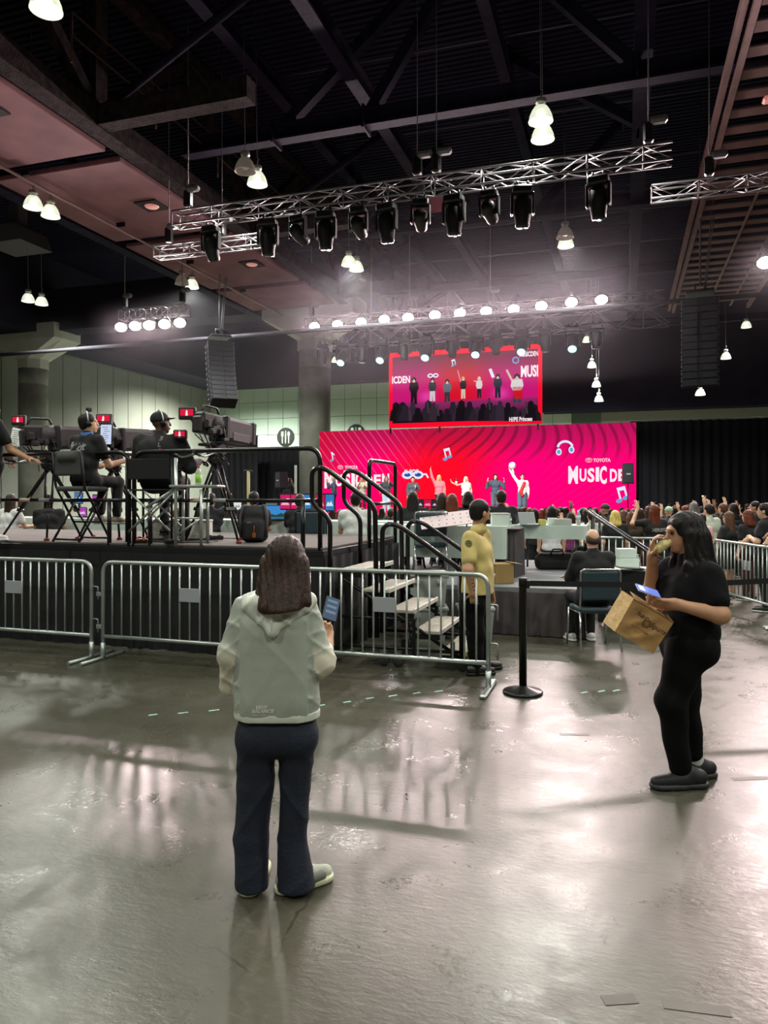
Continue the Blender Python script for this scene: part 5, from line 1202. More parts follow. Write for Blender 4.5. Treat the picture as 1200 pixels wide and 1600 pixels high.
M_INK = pm('bag_ink', '#4e3c28', .8); yb = -.2
ax = (fC-fB).normalized(); up_ = (fB-fA).normalized()
rot_b = math.atan2(ax.z, ax.x)
for (s0, off, sz, w) in (('her', (.06, .15), .045, 1.1), ('Spuns', (.16, .13), .045, 1.0)):
    pb = fA+ax*off[0]+up_*off[1]; pb.y = yb; t = text_mesh('logo_print', s0, sz, M_INK, kg, pb, (math.pi/2, -rot_b, 0), .0004, 0, w, 'LEFT', .3); decal(t, f1, (0, 1, 0))
pb = fA+ax*.14+up_*.135; pb.y = yb
m = MB()
for rr in (.016, .021, .026): m.tube([(rr*math.cos(a*math.pi/8), 0, rr*math.sin(a*math.pi/8)) for a in range(16)], .0011, 4, False, True)
t = m.build('logo_print', M_INK, kg, pb); decal(t, f1, (0, 1, 0))
pb = fA+ax*.06+up_*.085; pb.y = yb; t = MB().box((.06, 0, 0), (.12, .001, .003)).build('logo_print', M_INK, kg, pb, (0, -rot_b, 0)); decal(t, f1, (0, 1, 0))
# ---------------------------------------------------------------- man in the yellow polo
YL = FL(753, 1052); SY = 1150/(2024/277.0)
def yj(px, py, y=0.0): return Vector(((px-753)/SY, y, (1052-py)/SY))
yf = thing('person', 'man in a yellow polo shirt and black trousers standing by the steps, looking right', 'person', (YL.x, YL.y, 0), TH)
Ry = Rbasis((.9, .42, 0)); hy = yj(751, 801)
J = dict(shN=yj(731, 840, -.15), shF=yj(758, 838, .16), elN=yj(727, 887, -.27), elF=yj(768, 890, .24), wrN=yj(735, 921, -.22), wrF=yj(770, 925, .17))
b = head_prims(hy, Ry, 1.02)+[cap(yj(746, 835), yj(748, 812), .062, .055), cap(yj(738, 846, -.1), yj(752, 846, .1), .045), cap(yj(744, 855), yj(746, 915), .08)]
for S in 'NF': b += [cap(J['sh'+S], J['el'+S], .055, .048), cap(J['el'+S], J['wr'+S], .048, .031)]
b += hand_prims(J['wrN'], (.1, .1, -1), (.3, 1, 0), 1, .8)+hand_prims(J['wrF'], (.2, 0, -1), (-.5, -.6, 0), -1, .6)
soft('body', b, SK[1], yf, .008, .025)
M_POL = pm('yellow_polo', '#c4b06e', .85, 0, .06, 20, .12, 40)
q = [cap(yj(738, 845, -.12), yj(752, 845, .13), .075), cap(yj(742, 862, -.06), yj(750, 862, .08), .13), cap(yj(744, 888, -.05), yj(750, 888, .06), .145), cap(yj(743, 912, -.05), yj(750, 912, .05), .145), cap(yj(743, 930, -.05), yj(749, 930, .05), .14), cap(J['shN'], lerp(J['shN'], J['elN'], .66), .075, .075), cap(J['shF'], lerp(J['shF'], J['elF'], .7), .08, .075)]
po = soft('polo_shirt', q, M_POL, yf, .008, .06, [((0, 0, yj(0, 927).z), (0, 0, -1))], lambda p: .004*np.sin(p[:, 2]*28+p[:, 0]*26)*np.sin(p[:, 0]*14+p[:, 1]*10))
soft('collar', [cap(yj(742, 829, -.05), yj(754, 826, .05), .055), cap(yj(748, 826), yj(748, 822), .068, .062)], M_POL, po, .008, .02)
bdg = yj(728, 847, -.5); R_ = Matrix.Rotation(math.pi/2, 3, 'X')
t = MB().lathe([(0, 0), (.034, 0), (.034, .001), (0, .001)], 20, R_).build('sleeve_badge', pm('badge_black', '#2b2a24', .7), po, bdg); decal(t, po, (0, 1, 0))
m = MB()
for rr in (.026, .012): m.tube([(rr*math.cos(a*math.pi/8), 0, rr*math.sin(a*math.pi/8)) for a in range(16)], .0022, 4, False, True)
t = m.build('badge_ring', pm('badge_gold', '#a9a05e', .6), po, bdg); decal(t, po, (0, 1.0, 0))
for v in t.data.vertices: v.co.y -= .003
q = [cap(yj(738, 935, -.07), yj(750, 935, .08), .13), cap(yj(738, 945, -.08), yj(742, 990, -.07), .11, .085), cap(yj(742, 990, -.07), yj(742, 1046, -.06), .085, .068), cap(yj(750, 945, .09), yj(753, 990, .1), .105, .08), cap(yj(753, 990, .1), yj(756, 1036, .12), .08, .062)]
soft('trousers', q, M_BKP, yf, .009, .04, [], lambda p: .004*np.sin(p[:, 2]*26+p[:, 0]*20))
soft('hair', hair_prims('short', hy, Ry, 1.04), HB, yf, .008, .03)
soft('beard', [ell(Lc(hy, Ry, 1.02, 0, .045, -.075), (.05, .05, .04), Ry), ell(Lc(hy, Ry, 1.02, 0, .09, -.045), (.03, .03, .02), Ry, True, .01)], HB, yf, .008, .02)
shoe_parts(yf, yj(742, 1052, -.08), yj(773, 1052, -.03), pm('black_shoe', '#121214', .4), pm('black_sole2', '#0a0a0a', .6), .009, 1.05)
shoe_parts(yf, yj(757, 1052, .14), yj(789, 1052, .2), MATS['black_shoe'], MATS['black_sole2'], .009, 1.05)
ar = (J['wrN']-J['elN'])
for k in range(5):
    c = lerp(J['elN'], J['wrN'], .15+.16*k); tt = MB().box((0, 0, 0), (.03, .001, .012)).box((.008, 0, .018), (.008, .001, .02)).build('tattoo', pm('tattoo_ink', '#5a4334', .7), yf, c+Vector((0, -.2, 0)), (0, .3*math.sin(k*2), 0)); decal(tt, yf.children[0], (0, 1, 0))
# ---------------------------------------------------------------- seated man in black (back of head)
smJ = std(1.72); 
def seat_pose(H, seat, fwd=.42, lean=.03, arms=None):
    s = seat; J = dict(pel=(0, 0, s+.1), wai=(0, .0, s+.27), che=(0, lean, s+.43), nek=(0, lean, s+.6), hed=(0, lean+.03, s+.76), shL=(-.185, lean, s+.55), shR=(.185, lean, s+.55), elL=(-.22, .15, s+.3), elR=(.22, .15, s+.3), wrL=(-.16, .38, s+.3), wrR=(.16, .38, s+.3),
        hipL=(-.09, .02, s+.07), hipR=(.09, .02, s+.07), knL=(-.12, fwd, s+.06), knR=(.12, fwd, s+.06), anL=(-.12, fwd-.02, .09), anR=(.12, fwd-.02, .09), toL=(-.13, fwd+.2, 0), toR=(.13, fwd+.2, 0))
    if arms: J.update(arms)
    return {k: Vector(v) for k, v in J.items()}
person('balding man in a black shirt seated with his back to us on the chrome chair', seat_pose(1.75, .49, .45, .0), chp, TH+.06, .009, 0, ('bald', pm('hair_thin_brown', '#4a3a30', .7, 0, .3, 60)), ('#121215', 'long'), ('#131316', 1.0), ('#d0d0d0', '#e0e0e0'), 1.12, curl=.4, hands=((0, 1, 0), (0, 1, 0)), palms=((0, 0, -1), (0, 0, -1)))
# ---------------------------------------------------------------- camera operators on the riser
def on_deck(p): return Vector((p.x, p.y, DZ))
J = seat_pose(1.72, .66, .42, .03, dict(wrR=(.3, .42, 1.0), elR=(.26, .12, .92), elL=(-.22, .1, .92), wrL=(-.1, .35, .92), anL=(-.05, .3, .34), anR=(.17, .34, .3), toL=(-.03, .52, .26), toR=(.22, .55, .22)))
f = person('seated camera operator with headset, black tee with white script and blue collar', J, on_deck(OP1)+Vector((.0, .05, 0)), TH-.42, .009, 0, ('short', HB), ('#161619', 'short'), ('#1a1a1d', 1.0), ('#8b877a', '#c9c5b4'), 1.0, (.75, .85, .12), 1.0, ((.3, .9, .35), (.3, 1, -.2)), ((0, 0, -1), (0, 0, -1)), .6, base=.2)
sh = [c for c in f.children if c.name.startswith('shirt')][0]
for i, s0 in enumerate(('fly', 'kit')):
    t = text_mesh('script_print', s0, .13, pm('print_white2', '#cfd2cf', .7), sh, (-.2+.15*i, -.4, 1.1-.02*i), (math.pi/2, -.1, 0), .0005, .003, 1.0, 'LEFT', .4); decal(t, sh, (0, 1, 0))
soft('collar_band', [cap((0, .03, 1.22), (0, .035, 1.34), .072)], pm('blue_band', '#3f6fae', .7), f, .009, .02, [((0, 0, 1.31), (0, -.2, 1)), ((0, 0, 1.26), (0, 0, -1))])
def headset(f, hc, fx, s=1.0, col='#8f9295'):
    R = Matrix(Rbasis(fx).tolist()); m = MB(); hc = Vector(hc)
    m.tube([hc+R@Vector((.098*s*math.cos(a), -.01, .01+.135*s*math.sin(a))) for a in [math.pi*i/12 for i in range(13)]], .009, 6); m.build('headband', pm('band'+col, col, .4, .4), f)
    for sx in (-1, 1): MB().lathe([(0, 0), (.035, 0), (.038, .012), (.03, .03), (0, .032)], 12, R@Matrix.Rotation(math.pi/2*sx, 3, 'Y'), hc+R@Vector((sx*.075, -.005, -.01))).build('ear_cup', M_BLK, f)
headset(f, J['hed'], (.75, .85, .12))
J = seat_pose(1.85, .66, .45, .0, dict(wrR=(.32, .45, .98), elR=(.33, .1, .9), elL=(-.33, .12, .9), wrL=(-.2, .4, .9), anL=(-.1, .38, .22), anR=(.15, .4, .14), toL=(-.1, .6, .14), toR=(.2, .62, .06), shL=(-.23, 0, 1.2), shR=(.23, 0, 1.2)))
f = person('large seated camera operator in a black cap and black shirt with letters down the back', J, on_deck(OP2)+Vector((0, .05, 0)), TH-.1, .009, 3, ('cap', pm('black_cap', '#141416', .8)), ('#1b1b1d', 'long'), ('#151517', 1.15), ('#141414', '#222222'), 1.4, (.8, .75, .1), 1.08, ((.3, 1, .1), (.3, 1, 0)), ((0, 0, -1), (0, 0, -1)), .7, base=.06)
sh = [c for c in f.children if c.name.startswith('shirt')][0]
for s0, z, c in (('B', 1.2, '#a0a0a0'), ('L', 1.125, '#a0a0a0'), ('^', 1.02, '#e04438')):
    t = text_mesh('back_letter', s0, .075 if s0 != '^' else .13, pm('letter'+c, c, .7), sh, (.04, -.5, z), (math.pi/2, 0, 0), .0005, .002); decal(t, sh, (0, 1, 0))
headset(f, J['hed'], (.8, .75, .1), 1.08, '#c9c9c9')
OP3 = P(-18, 842, 9.0)
J = std(1.75, elR=(.22, .15, 1.12), wrR=(.45, .25, 1.0), wrL=(-.1, .35, 1.05))
person('standing camera operator in black cut by the left edge, hand on the pan bar', J, on_deck(OP3), TH-.55, .01, 1, ('short', HB), ('#17171b', 'short'), ('#15151a', 1.0), ('#c9c9c4', '#d8d8d4'), 1.08, (.5, .8, 0), 1.0, ((0, 0, -1), (1, .3, -.1)), ((1, 0, 0), (0, 0, -1)), .7)
# ================================================================ stage, LED wall, video screen, performers
LV = 32.0
x0, x1 = PV(499, 700, LV).x, PV(994, 700, LV).x; zt = PV(994, 660, LV).z; zb = .97; LW, LH = x1-x0, zt-zb
def led_mat():
    m = bpy.data.materials.new('led_wall_picture'); m.use_nodes = True; t = NT(m); t.t.nodes.remove(t.t.nodes['Principled BSDF'])
    tc = t.n('ShaderNodeTexCoord').outputs['Object']; sp = t.n('ShaderNodeSeparateXYZ'); t.l(tc, sp.inputs[0]); X, Z = sp.outputs[0], sp.outputs[2]
    tx = t.math('DIVIDE', X, LW); tz = t.math('DIVIDE', Z, LH)     # -.5..+.5, 0..1
    nz = t.n('ShaderNodeTexNoise'); nz.inputs['Scale'].default_value = .18; nz.inputs['Detail'].default_value = 1; t.l(tc, nz.inputs['Vector'])
    dx = t.math('ABSOLUTE', t.math('SUBTRACT', tx, t.math('ADD', -.09, t.math('MULTIPLY', t.math('SUBTRACT', tz, .5), .1))))
    c = t.mix(t.ramp(dx, .05, .27), lin('#ff0a26'), lin('#fa0072'))
    c = t.mix(t.math('MULTIPLY', t.ramp(tz, .52, 1.0), .75), c, lin('#8c1440'))
    edge = t.math('MULTIPLY', t.ramp(tx, -.28, -.5), t.ramp(tz, .1, .5)); c = t.mix(t.math('MULTIPLY', edge, .7), c, lin('#c01030'))
    # flowing ribbons
    w1 = t.math('ADD', t.math('ADD', X, t.math('MULTIPLY', t.math('SINE', t.math('ADD', t.math('MULTIPLY', Z, 1.05), t.math('MULTIPLY', X, .32))), .9)), t.math('MULTIPLY', nz.outputs[0], 2.4))
    s1 = t.math('SINE', t.math('MULTIPLY', w1, 12.5)); ln = t.ramp(s1, .25, .9)
    mask = t.math('MULTIPLY', t.ramp(tz, .5, .8), t.ramp(tx, -.25, .0)); c = t.mix(t.math('MULTIPLY', t.math('MULTIPLY', ln, mask), .6), c, lin('#5c0f2e'))
    w2 = t.math('ADD', t.math('MULTIPLY', X, 1.0), t.math('MULTIPLY', t.math('POWER', t.math('SUBTRACT', 1.0, tz), 2.0), 2.2)); s2 = t.ramp(t.math('SINE', t.math('MULTIPLY', t.math('SUBTRACT', t.math('MULTIPLY', X, 1.0), t.math('MULTIPLY', Z, -.75)), 17.0)), .9, 1.0)
    ml = t.math('MULTIPLY', t.ramp(tx, -.12, -.28), t.ramp(tz, .3, .6)); c = t.mix(t.math('MULTIPLY', t.math('MULTIPLY', s2, ml), .45), c, lin('#ff7a70'))
    s3 = t.ramp(t.math('SINE', t.math('MULTIPLY', t.math('ADD', X, t.math('MULTIPLY', t.math('POWER', t.math('SUBTRACT', tz, .9), 2.0), 4.5)), 14.0)), .85, 1.0)
    mr = t.ramp(tx, .18, .3); c = t.mix(t.math('MULTIPLY', t.math('MULTIPLY', s3, mr), .35), c, lin('#b0206a'))
    e = t.n('ShaderNodeEmission'); e.inputs[1].default_value = 1.15; t.l(c, e.inputs[0]); t.l(e.outputs[0], t.t.nodes['Material Output'].inputs[0]); return m
ST = thing('stage', 'low black stage in front of the pink LED wall', 'stage', ((x0+x1)/2, LV-2.2, 0))
MB().box((0, -.3, .9), (LW+1.5, 5.2, .08)).build('deck', pm('stage_deck', '#2a1c24', .35), ST)
skirt(ST, [(-LW/2-.7, -2.92), (LW/2+.7, -2.92)], .01, .86, .02, .3, M_SKIRT)
led = thing('led_wall', 'wide pink and red LED wall with flowing ribbons behind the performers', 'screen', ((x0+x1)/2, LV, zb))
MB().box((0, .02, LH/2), (LW, .04, LH)).build('picture', led_mat(), led)
MB().box((0, .12, LH/2), (LW+.02, .14, LH+.02)).build('cabinet', M_FIX, led)
WHT = em('led_white', '#ffeef4', 1.0)
def lp_(px, py):   # a point on the wall picture, local to the wall
    p = PV(px, py, LV); return Vector((p.x-(x0+x1)/2, -.006, p.z-zb))
def big_text(px0, px1, py0, py1, body, bold, parent=led, conv=lp_, mat=None, varied=True, name='lettering'):
    a, b = conv(px0, py1), conv(px1, py0); mt_ = mat or WHT
    # letters of uneven height, set one by one
    if not varied:
        t = text_mesh(name, body, 1, mt_, parent, a, (math.pi/2, 0, 0), .001, bold); d = t.dimensions; bx_ = [v.co.x for v in t.data.vertices]; by_ = [v.co.y for v in t.data.vertices]
        sx, sy = (b.x-a.x)/(max(bx_)-min(bx_)), (b.z-a.z)/(max(by_)-min(by_))
        for v in t.data.vertices: v.co.x = (v.co.x-min(bx_))*sx; v.co.y = (v.co.y-min(by_))*sy; v.co.z *= 1
        return t
    W_ = {'M': 1.4, 'W': 1.4, 'I': .5, ' ': .25}; tot = sum(W_.get(c, 1) for c in body); x = a.x; H = b.z-a.z
    for i, c in enumerate(body):
        w = (b.x-a.x)*W_.get(c, 1)/tot
        if c != ' ':
            t = text_mesh(name, c, 1, mt_, parent, (0, 0, 0), (math.pi/2, 0, 0), .001, bold); xs = [v.co.x for v in t.data.vertices]; ys = [v.co.y for v in t.data.vertices]
            z0 = {0: 0, 1: .12, 2: .08, 3: .12, 4: -.02, 6: .1, 7: .14, 8: .1}.get(i, 0)*H; hh = {0: 1.0, 1: .72, 2: .8, 3: .8, 4: 1.0, 6: .72, 7: .66, 8: .75}.get(i, 1)*H
            for v in t.data.vertices: v.co.x = (v.co.x-min(xs))/(max(xs)-min(xs))*w*.86; v.co.y = (v.co.y-min(ys))/(max(ys)-min(ys))*hh
            t.location = (x, a.y, a.z+z0)
        x += w
def ring(parent, c, rx, rz, mat, r=.02, name='emblem_ring'):
    return MB().tube([(rx*math.cos(a*math.pi/10), 0, rz*math.sin(a*math.pi/10)) for a in range(20)], r, 4, False, True).build(name, mat, parent, c)
def toyota(px, py, tx0, tx1, ty0, ty1, parent=led, conv=lp_, s=1.0):
    c = conv(px, py); rm = em('emblem_pink', '#ffb0b8', 1.0)
    ring(parent, c, .13*s, .085*s, rm, .015*s); ring(parent, c+Vector((0, -.002, .035*s)), .085*s, .03*s, rm, .011*s); ring(parent, c+Vector((0, -.002, -.01*s)), .035*s, .07*s, rm, .011*s)
    big_text(tx0, tx1, ty0, ty1, 'TOYOTA', .02, parent, conv, None, False)
big_text(888, 992, 727, 756, 'MUSIC DEN', .035); toyota(920, 719, 927, 954, 716, 722)
big_text(507, 610, 736, 763, 'MUSIC DEN', .035); toyota(532, 730, 539, 559, 727.5, 733)
# K-POP glasses graphic
BLU = em('led_blue', '#5fa8d8', 1.0); PALE = em('led_pale', '#dfeaff', 1.0); DBL = em('led_deepblue', '#2a52a0', 1.0)
kc = lp_(645, 742)
for s in (-1, 1):
    ring(led, kc+Vector((s*.25, -.004, 0)), .2, .13, PALE, .06, 'glasses_rim'); MB().lathe([(0, 0), (.17, 0), (0, .002)], 16, Matrix.Rotation(math.pi/2, 3, 'X')@Matrix.Diagonal((1, .7, 1)), kc+Vector((s*.25, -.003, 0))).build('glasses_lens', DBL, led)
MB().tube([kc+Vector((.45, -.004, .02)), kc+Vector((.62, -.004, .03)), kc+Vector((.72, -.004, -.14))], .04, 6).build('glasses_temple', PALE, led)
big_text(633, 655, 733.5, 741, 'K-POP', .03, led, lambda a, b: lp_(a, b)+Vector((0, -.09, 0)), PALE, False)
# headphones graphic
hc_ = lp_(883, 703)
MB().tube([hc_+Vector((.3*math.cos(a), -.004, .1+.26*math.sin(a))) for a in [math.radians(d) for d in range(10, 190, 15)]], .05, 6).build('headphone_band', PALE, led)
for s, dz in ((-1, -.08), (1, 0)):
    MB().lathe([(0, 0), (.15, 0), (.15, .01), (0, .01)], 16, Matrix.Rotation(math.pi/2, 3, 'X')@Matrix.Diagonal((.8, 1, 1)), hc_+Vector((s*.26, -.004, dz))).build('headphone_cup', PALE, led)
    MB().lathe([(0, 0), (.09, 0), (.09, .004), (0, .004)], 16, Matrix.Rotation(math.pi/2, 3, 'X')@Matrix.Diagonal((.8, 1, 1)), hc_+Vector((s*.26, -.016, dz))).build('cup_pad', BLU, led)
def note(c, s, dbl=True, rot=.25, parent=led):
    o = []; m = MB()
    R = Matrix.Rotation(-rot, 3, 'Y')
    if dbl: m.prism([(-.2, -.3), (-.1, -.3), (-.1, .2), (.15, .2), (.15, -.2), (.25, -.2), (.25, .4), (-.2, .4)], -.004, 0, R@Matrix.Scale(s, 3), c)
    else: m.prism([(-.03, -.35), (.07, -.35), (.07, .15), (.28, .0), (.26, .16), (.06, .42), (-.03, .42)], -.004, 0, R@Matrix.Scale(s, 3), c)
    m.build('note_stem', PALE, parent)
    for q in (((-.24, -.33), (.13, -.25)) if dbl else ((-.12, -.36),)):
        MB().prism([(q[0]+.17*math.cos(a*math.pi/6), q[1]+.11*math.sin(a*math.pi/6)) for a in range(12)], -.008, -.004, R@Matrix.Scale(s, 3), c).build('note_head', BLU, parent)
note(lp_(699, 709), .62); note(lp_(519, 713), .5, False); note(lp_(972, 772), .75)
# ---------------------------------------------------------------- hanging video screen
SV = 31.0
sx0, sx1 = PV(608, 600, SV).x, PV(847, 600, SV).x; sz0, sz1 = PV(847, 662, SV).z, PV(847, 537, SV).z; SWd, SHt = sx1-sx0, sz1-sz0
vs = thing('video_screen', 'hanging video screen with a glowing red frame showing the show live', 'screen', ((sx0+sx1)/2, SV, sz0))
MB().box((0, .1, SHt/2), (SWd-.02, .12, SHt-.02)).build('cabinet', M_FIX, vs)
FR = em('frame_red', '#ff0a2e', 1.0); fw = .2
m = MB(); m.box((0, 0, fw/2), (SWd, .06, fw)); m.box((0, 0, SHt-fw/2), (SWd, .06, fw)); m.box((-SWd/2+fw*.4, 0, SHt/2), (fw*.8, .06, SHt-2*fw)); m.box((SWd/2-fw*.4, 0, SHt/2), (fw*.8, .06, SHt-2*fw)); m.build('frame', FR, vs)
def vid_mat():
    m = bpy.data.materials.new('live_picture'); m.use_nodes = True; t = NT(m); t.t.nodes.remove(t.t.nodes['Principled BSDF'])
    tc = t.n('ShaderNodeTexCoord').outputs['Object']; sp = t.n('ShaderNodeSeparateXYZ'); t.l(tc, sp.inputs[0]); tx = t.math('DIVIDE', sp.outputs[0], SWd); tz = t.math('DIVIDE', sp.outputs[2], SHt)
    c = t.mix(t.ramp(t.math('ABSOLUTE', t.math('ADD', tx, .02)), .02, .3), lin('#e0102a'), lin('#d0187a'))
    c = t.mix(t.math('MULTIPLY', t.ramp(tz, .55, .95), .85), c, lin('#5c2836'))
    c = t.mix(t.ramp(tz, .36, .3), c, lin('#8a2a64'))
    c = t.mix(t.ramp(tz, .3, .12), c, lin('#1a1418'))
    gl = t.math('MULTIPLY', t.ramp(t.math('ABSOLUTE', t.math('SUBTRACT', tz, .4)), .12, 0), t.ramp(t.math('ABSOLUTE', t.math('SUBTRACT', t.math('ABSOLUTE', tx), .24)), .08, 0)); c = t.mix(t.math('MULTIPLY', gl, .5), c, lin('#ff5ad0'))
    e = t.n('ShaderNodeEmission'); e.inputs[1].default_value = .9; t.l(c, e.inputs[0]); t.l(e.outputs[0], t.t.nodes['Material Output'].inputs[0]); return m
MB().box((0, 0, SHt/2), (SWd-2*fw*.8, .05, SHt-2*fw)).build('picture', vid_mat(), vs)
def sp_pt(px, py):
    p = PV(px, py, SV); return Vector((p.x-(sx0+sx1)/2, -.035, p.z-sz0))
def flat_fig(px, py0, py1, top, bot, hairc, arm=None, wd=1.0):
    """a performer in the live picture: flat shapes on the screen"""
    a, b = sp_pt(px, py1), sp_pt(px, py0); h = b.z-a.z; w = h*.13*wd
    mt_ = lambda c: em('vid'+c, c, .85)
    MB().prism([(-w*.8, 0), (-w*.15, 0), (0, h*.3), (w*.15, 0), (w*.8, 0), (w*.75, h*.52), (-w*.75, h*.52)], -.002, 0, None, a).build('picture_legs', mt_(bot), vs)
    MB().prism([(-w*.8, h*.45), (w*.8, h*.45), (w*1.25, h*.62), (w*1.0, h*.85), (-w*1.0, h*.85), (-w*1.25, h*.62)], -.004, 0, None, a).build('picture_torso', mt_(top), vs)
    MB().prism([(w*.5*math.cos(q*math.pi/5), h*.92+w*.62*math.sin(q*math.pi/5)) for q in range(10)], -.005, 0, None, a).build('picture_head', mt_('#e9c7b4'), vs)
    MB().prism([(-w*.6, h*.85), (-w*.3, h*.9), (0, h*.97), (w*.3, h*.9), (w*.6, h*.85), (w*.55, h*1.0), (0, h*1.06), (-w*.55, h*1.0)], -.007, 0, None, a).build('picture_hair', mt_(hairc), vs)
    if arm: MB().tube([a+Vector((w*arm[0]*.9, -.004, h*.8)), a+Vector((w*arm[0]*2.0, -.004, h*arm[1]))], w*.22, 5).build('picture_arm', mt_(arm[2]), vs)
flat_fig(647, 591, 632, '#15131a', '#15131a', '#0f0d10', None, 1.2); flat_fig(676, 592, 627, '#3a3a40', '#d8d5d8', '#1a1414', None, 1.2); flat_fig(699, 594, 628, '#6b6f78', '#3a3844', '#1d1818', None, 1.3)
flat_fig(724, 590, 623, '#27232a', '#e6c9b8', '#d9b56a', (-1, 1.35, '#ef9ab0')); flat_fig(749, 590, 622, '#e9dfe0', '#2a262c', '#f0e3b8', (-1, .85, '#e6c9b8')); flat_fig(778, 586, 622, '#2c3444', '#2c2c3a', '#141014', None, 1.2); flat_fig(808, 586, 630, '#e8e4e4', '#3c4254', '#2a2022', (-1, 1.2, '#e6c9b8'), 1.4)
MB().prism([(-.1, -.3), (.25, -.3), (.2, .2), (-.2, .2)], -.004, 0, None, sp_pt(808, 612)).build('picture_sash', em('vid_red', '#d01828', .9), vs)
rng = random.Random(5)
for k in range(26):
    px = 616+k*8.7+rng.random()*5; py = 646-rng.random()*16; c = sp_pt(px, py); r = .1+.07*rng.random(); zb_ = sp_pt(px, 658).z-c.z
    MB().prism([(-r*1.9, zb_), (r*1.9, zb_), (r*1.6, -r*1.5), (r, -r*.9), (r*.9, r*.5), (0, r*1.1), (-r*.9, r*.5), (-r, -r*.9), (-r*1.6, -r*1.5)], -.010-.001*(k % 5), 0, None, c).build('picture_crowd', em('vidcrowd%d' % (k % 4), ['#1b151b', '#241c24', '#2e2530', '#3a2c3a'][k % 4], .8), vs)
for px, py in ((668, 628), (684, 632), (764, 622), (822, 628), (640, 640)):
    c = sp_pt(px, py); MB().tube([c, c+Vector((.05, 0, -.5))], .05, 5).build('picture_arm', em('vid_armd', '#4a3844', .8), vs)
big_text(812, 841, 548.5, 558, 'MUSICDEN', .03, vs, sp_pt, None, False); big_text(814, 841, 570, 590, 'MUSI', .035, vs, sp_pt, None, False); big_text(613, 641, 587, 600, 'ICDEN', .035, vs, sp_pt, None, False)
big_text(796, 832, 651, 659, 'H//PE Princess', .03, vs, lambda a, b: sp_pt(a, b)+Vector((0, -.03, 0)), None, False)
ring(vs, sp_pt(806, 563)+Vector((0, -.004, 0)), .12, .12, BLU, .03, 'picture_headphone'); note(sp_pt(709, 567)+Vector((0, -.004, 0)), .35, True, .25, vs)
kq = sp_pt(677, 587)
for s in (-1, 1): ring(vs, kq+Vector((s*.12, -.004, 0)), .1, .07, PALE, .03, 'picture_glasses')
MB().tube([sp_pt(766, 577)+Vector((0, -.004, 0)), sp_pt(771, 590)+Vector((0, -.004, 0))], .07, 6).build('picture_prop', PALE, vs)
for px in (608, 622, 636, 651, 667, 684, 701, 719, 737, 756, 776, 795, 814, 832, 845):
    q = sp_pt(px, 545); MB().tube([(q.x, .1, SHt-.02), (q.x, .1, 8.2-sz0)], .014, 5).build('hang_chain', M_WIRE, vs)
for px in (609, 686, 840):
    q = sp_pt(px, 660); MB().box((q.x, .12, -.12), (.06, .08, .26)).build('lower_bracket', M_BLK, vs)
# ---------------------------------------------------------------- performers
PZS = .94
def perf(px, label, H, hz, v=30.6, **kw):
    p = PV(px, 780, v); J = kw.pop('J', None) or std(H); o = person(label, J, (p.x, p.y, PZS), kw.pop('rz', math.pi+TH), .015, **kw); return o
def raise_(side, to, H=1.66, el=None):
    s = -1 if side == 'L' else 1; return {'el'+side: el or (s*.25, .05, 1.45), 'wr'+side: to}
U = (0, .1, 1)
perf(522, 'performer at far left of the stage in a blue-grey jacket, turned sideways', 1.7, 0, hair=('bun', HPB), shirt=('#4a5a70', 'long'), pants=('#14141a', 1.1), rz=math.pi/2+.4, J=std(1.72, elR=(.1, .25, 1.2), wrR=(.05, .3, 1.42)), hands=((0, 0, -1), U))
perf(566, 'blonde performer in pale top second from left on the stage', 1.68, 0, hair=('long', HBL, .3), shirt=('#e0d6c8', 'short'), pants=('#6a2430', 1.0), J=std(1.68, elR=(.24, .12, 1.15), wrR=(.1, .25, 1.4), elL=(-.25, .1, 1.15), wrL=(-.1, .25, 1.25)), hands=((0, 0, 1), U))
perf(604, 'performer with long dark streaked hair and a pale blue coat, third from left', 1.66, 0, hair=('long', HGY, .4), shirt=('#3c4650', 'long'), pants=('#b8d2e8', 1.3), J=std(1.68, elL=(-.34, .05, 1.25), wrL=(-.1, .2, 1.45), elR=(.34, .05, 1.25), wrR=(.3, .1, 1.05)))
perf(645, 'performer in a dark patterned jacket under the K-POP glasses graphic', 1.66, 0, hair=('short', HD), shirt=('#4a5058', 'long'), pants=('#30343c', 1.2), J=std(1.64, elL=(-.26, .1, 1.1), wrL=(-.1, .25, 1.25)))
perf(686, 'performer in a pink jacket with the right arm raised high', 1.7, 0, hair=('bob', HBL, .16), shirt=('#d9707c', 'long'), pants=('#20222a', 1.0), J=std(1.72, elR=(.3, .02, 1.62), wrR=(.36, .0, 1.93)), hands=((0, 0, -1), (0, 0, 1)))
perf(728, 'blonde performer holding out a dark bottle', 1.66, 0, hair=('long', HPB, .35), shirt=('#d9d2cc', 'none'), pants=('#26262c', 1.0), J=std(1.64, elR=(.38, .1, 1.28), wrR=(.6, .15, 1.38)), hands=((0, 0, -1), (.6, 0, 1)))
perf(774, 'performer with long black hair and dark jacket, both hands raised to the shoulders', 1.7, 0, hair=('long', HB, .42), shirt=('#3d4858', 'long'), pants=('#4a5560', 1.25), J=std(1.74, elL=(-.36, .05, 1.15), wrL=(-.34, .15, 1.42), elR=(.36, .05, 1.15), wrR=(.34, .15, 1.42)), hands=(U, U))
perf(816, 'performer in white jacket and red shirt raising a round prop high', 1.72, 0, hair=('short', HD), shirt=('#e2dedc', 'long'), pants=('#4d5664', 1.5), J=std(1.74, elR=(.34, .0, 1.62), wrR=(.52, .0, 1.9)), hands=((0, 0, -1), (.4, 0, 1)))
p = PV(816, 780, 30.6); q = PV(800.5, 732, 30.5); ob = thing('round_prop', 'white round prop held up by the performer in the white jacket', 'prop', q)
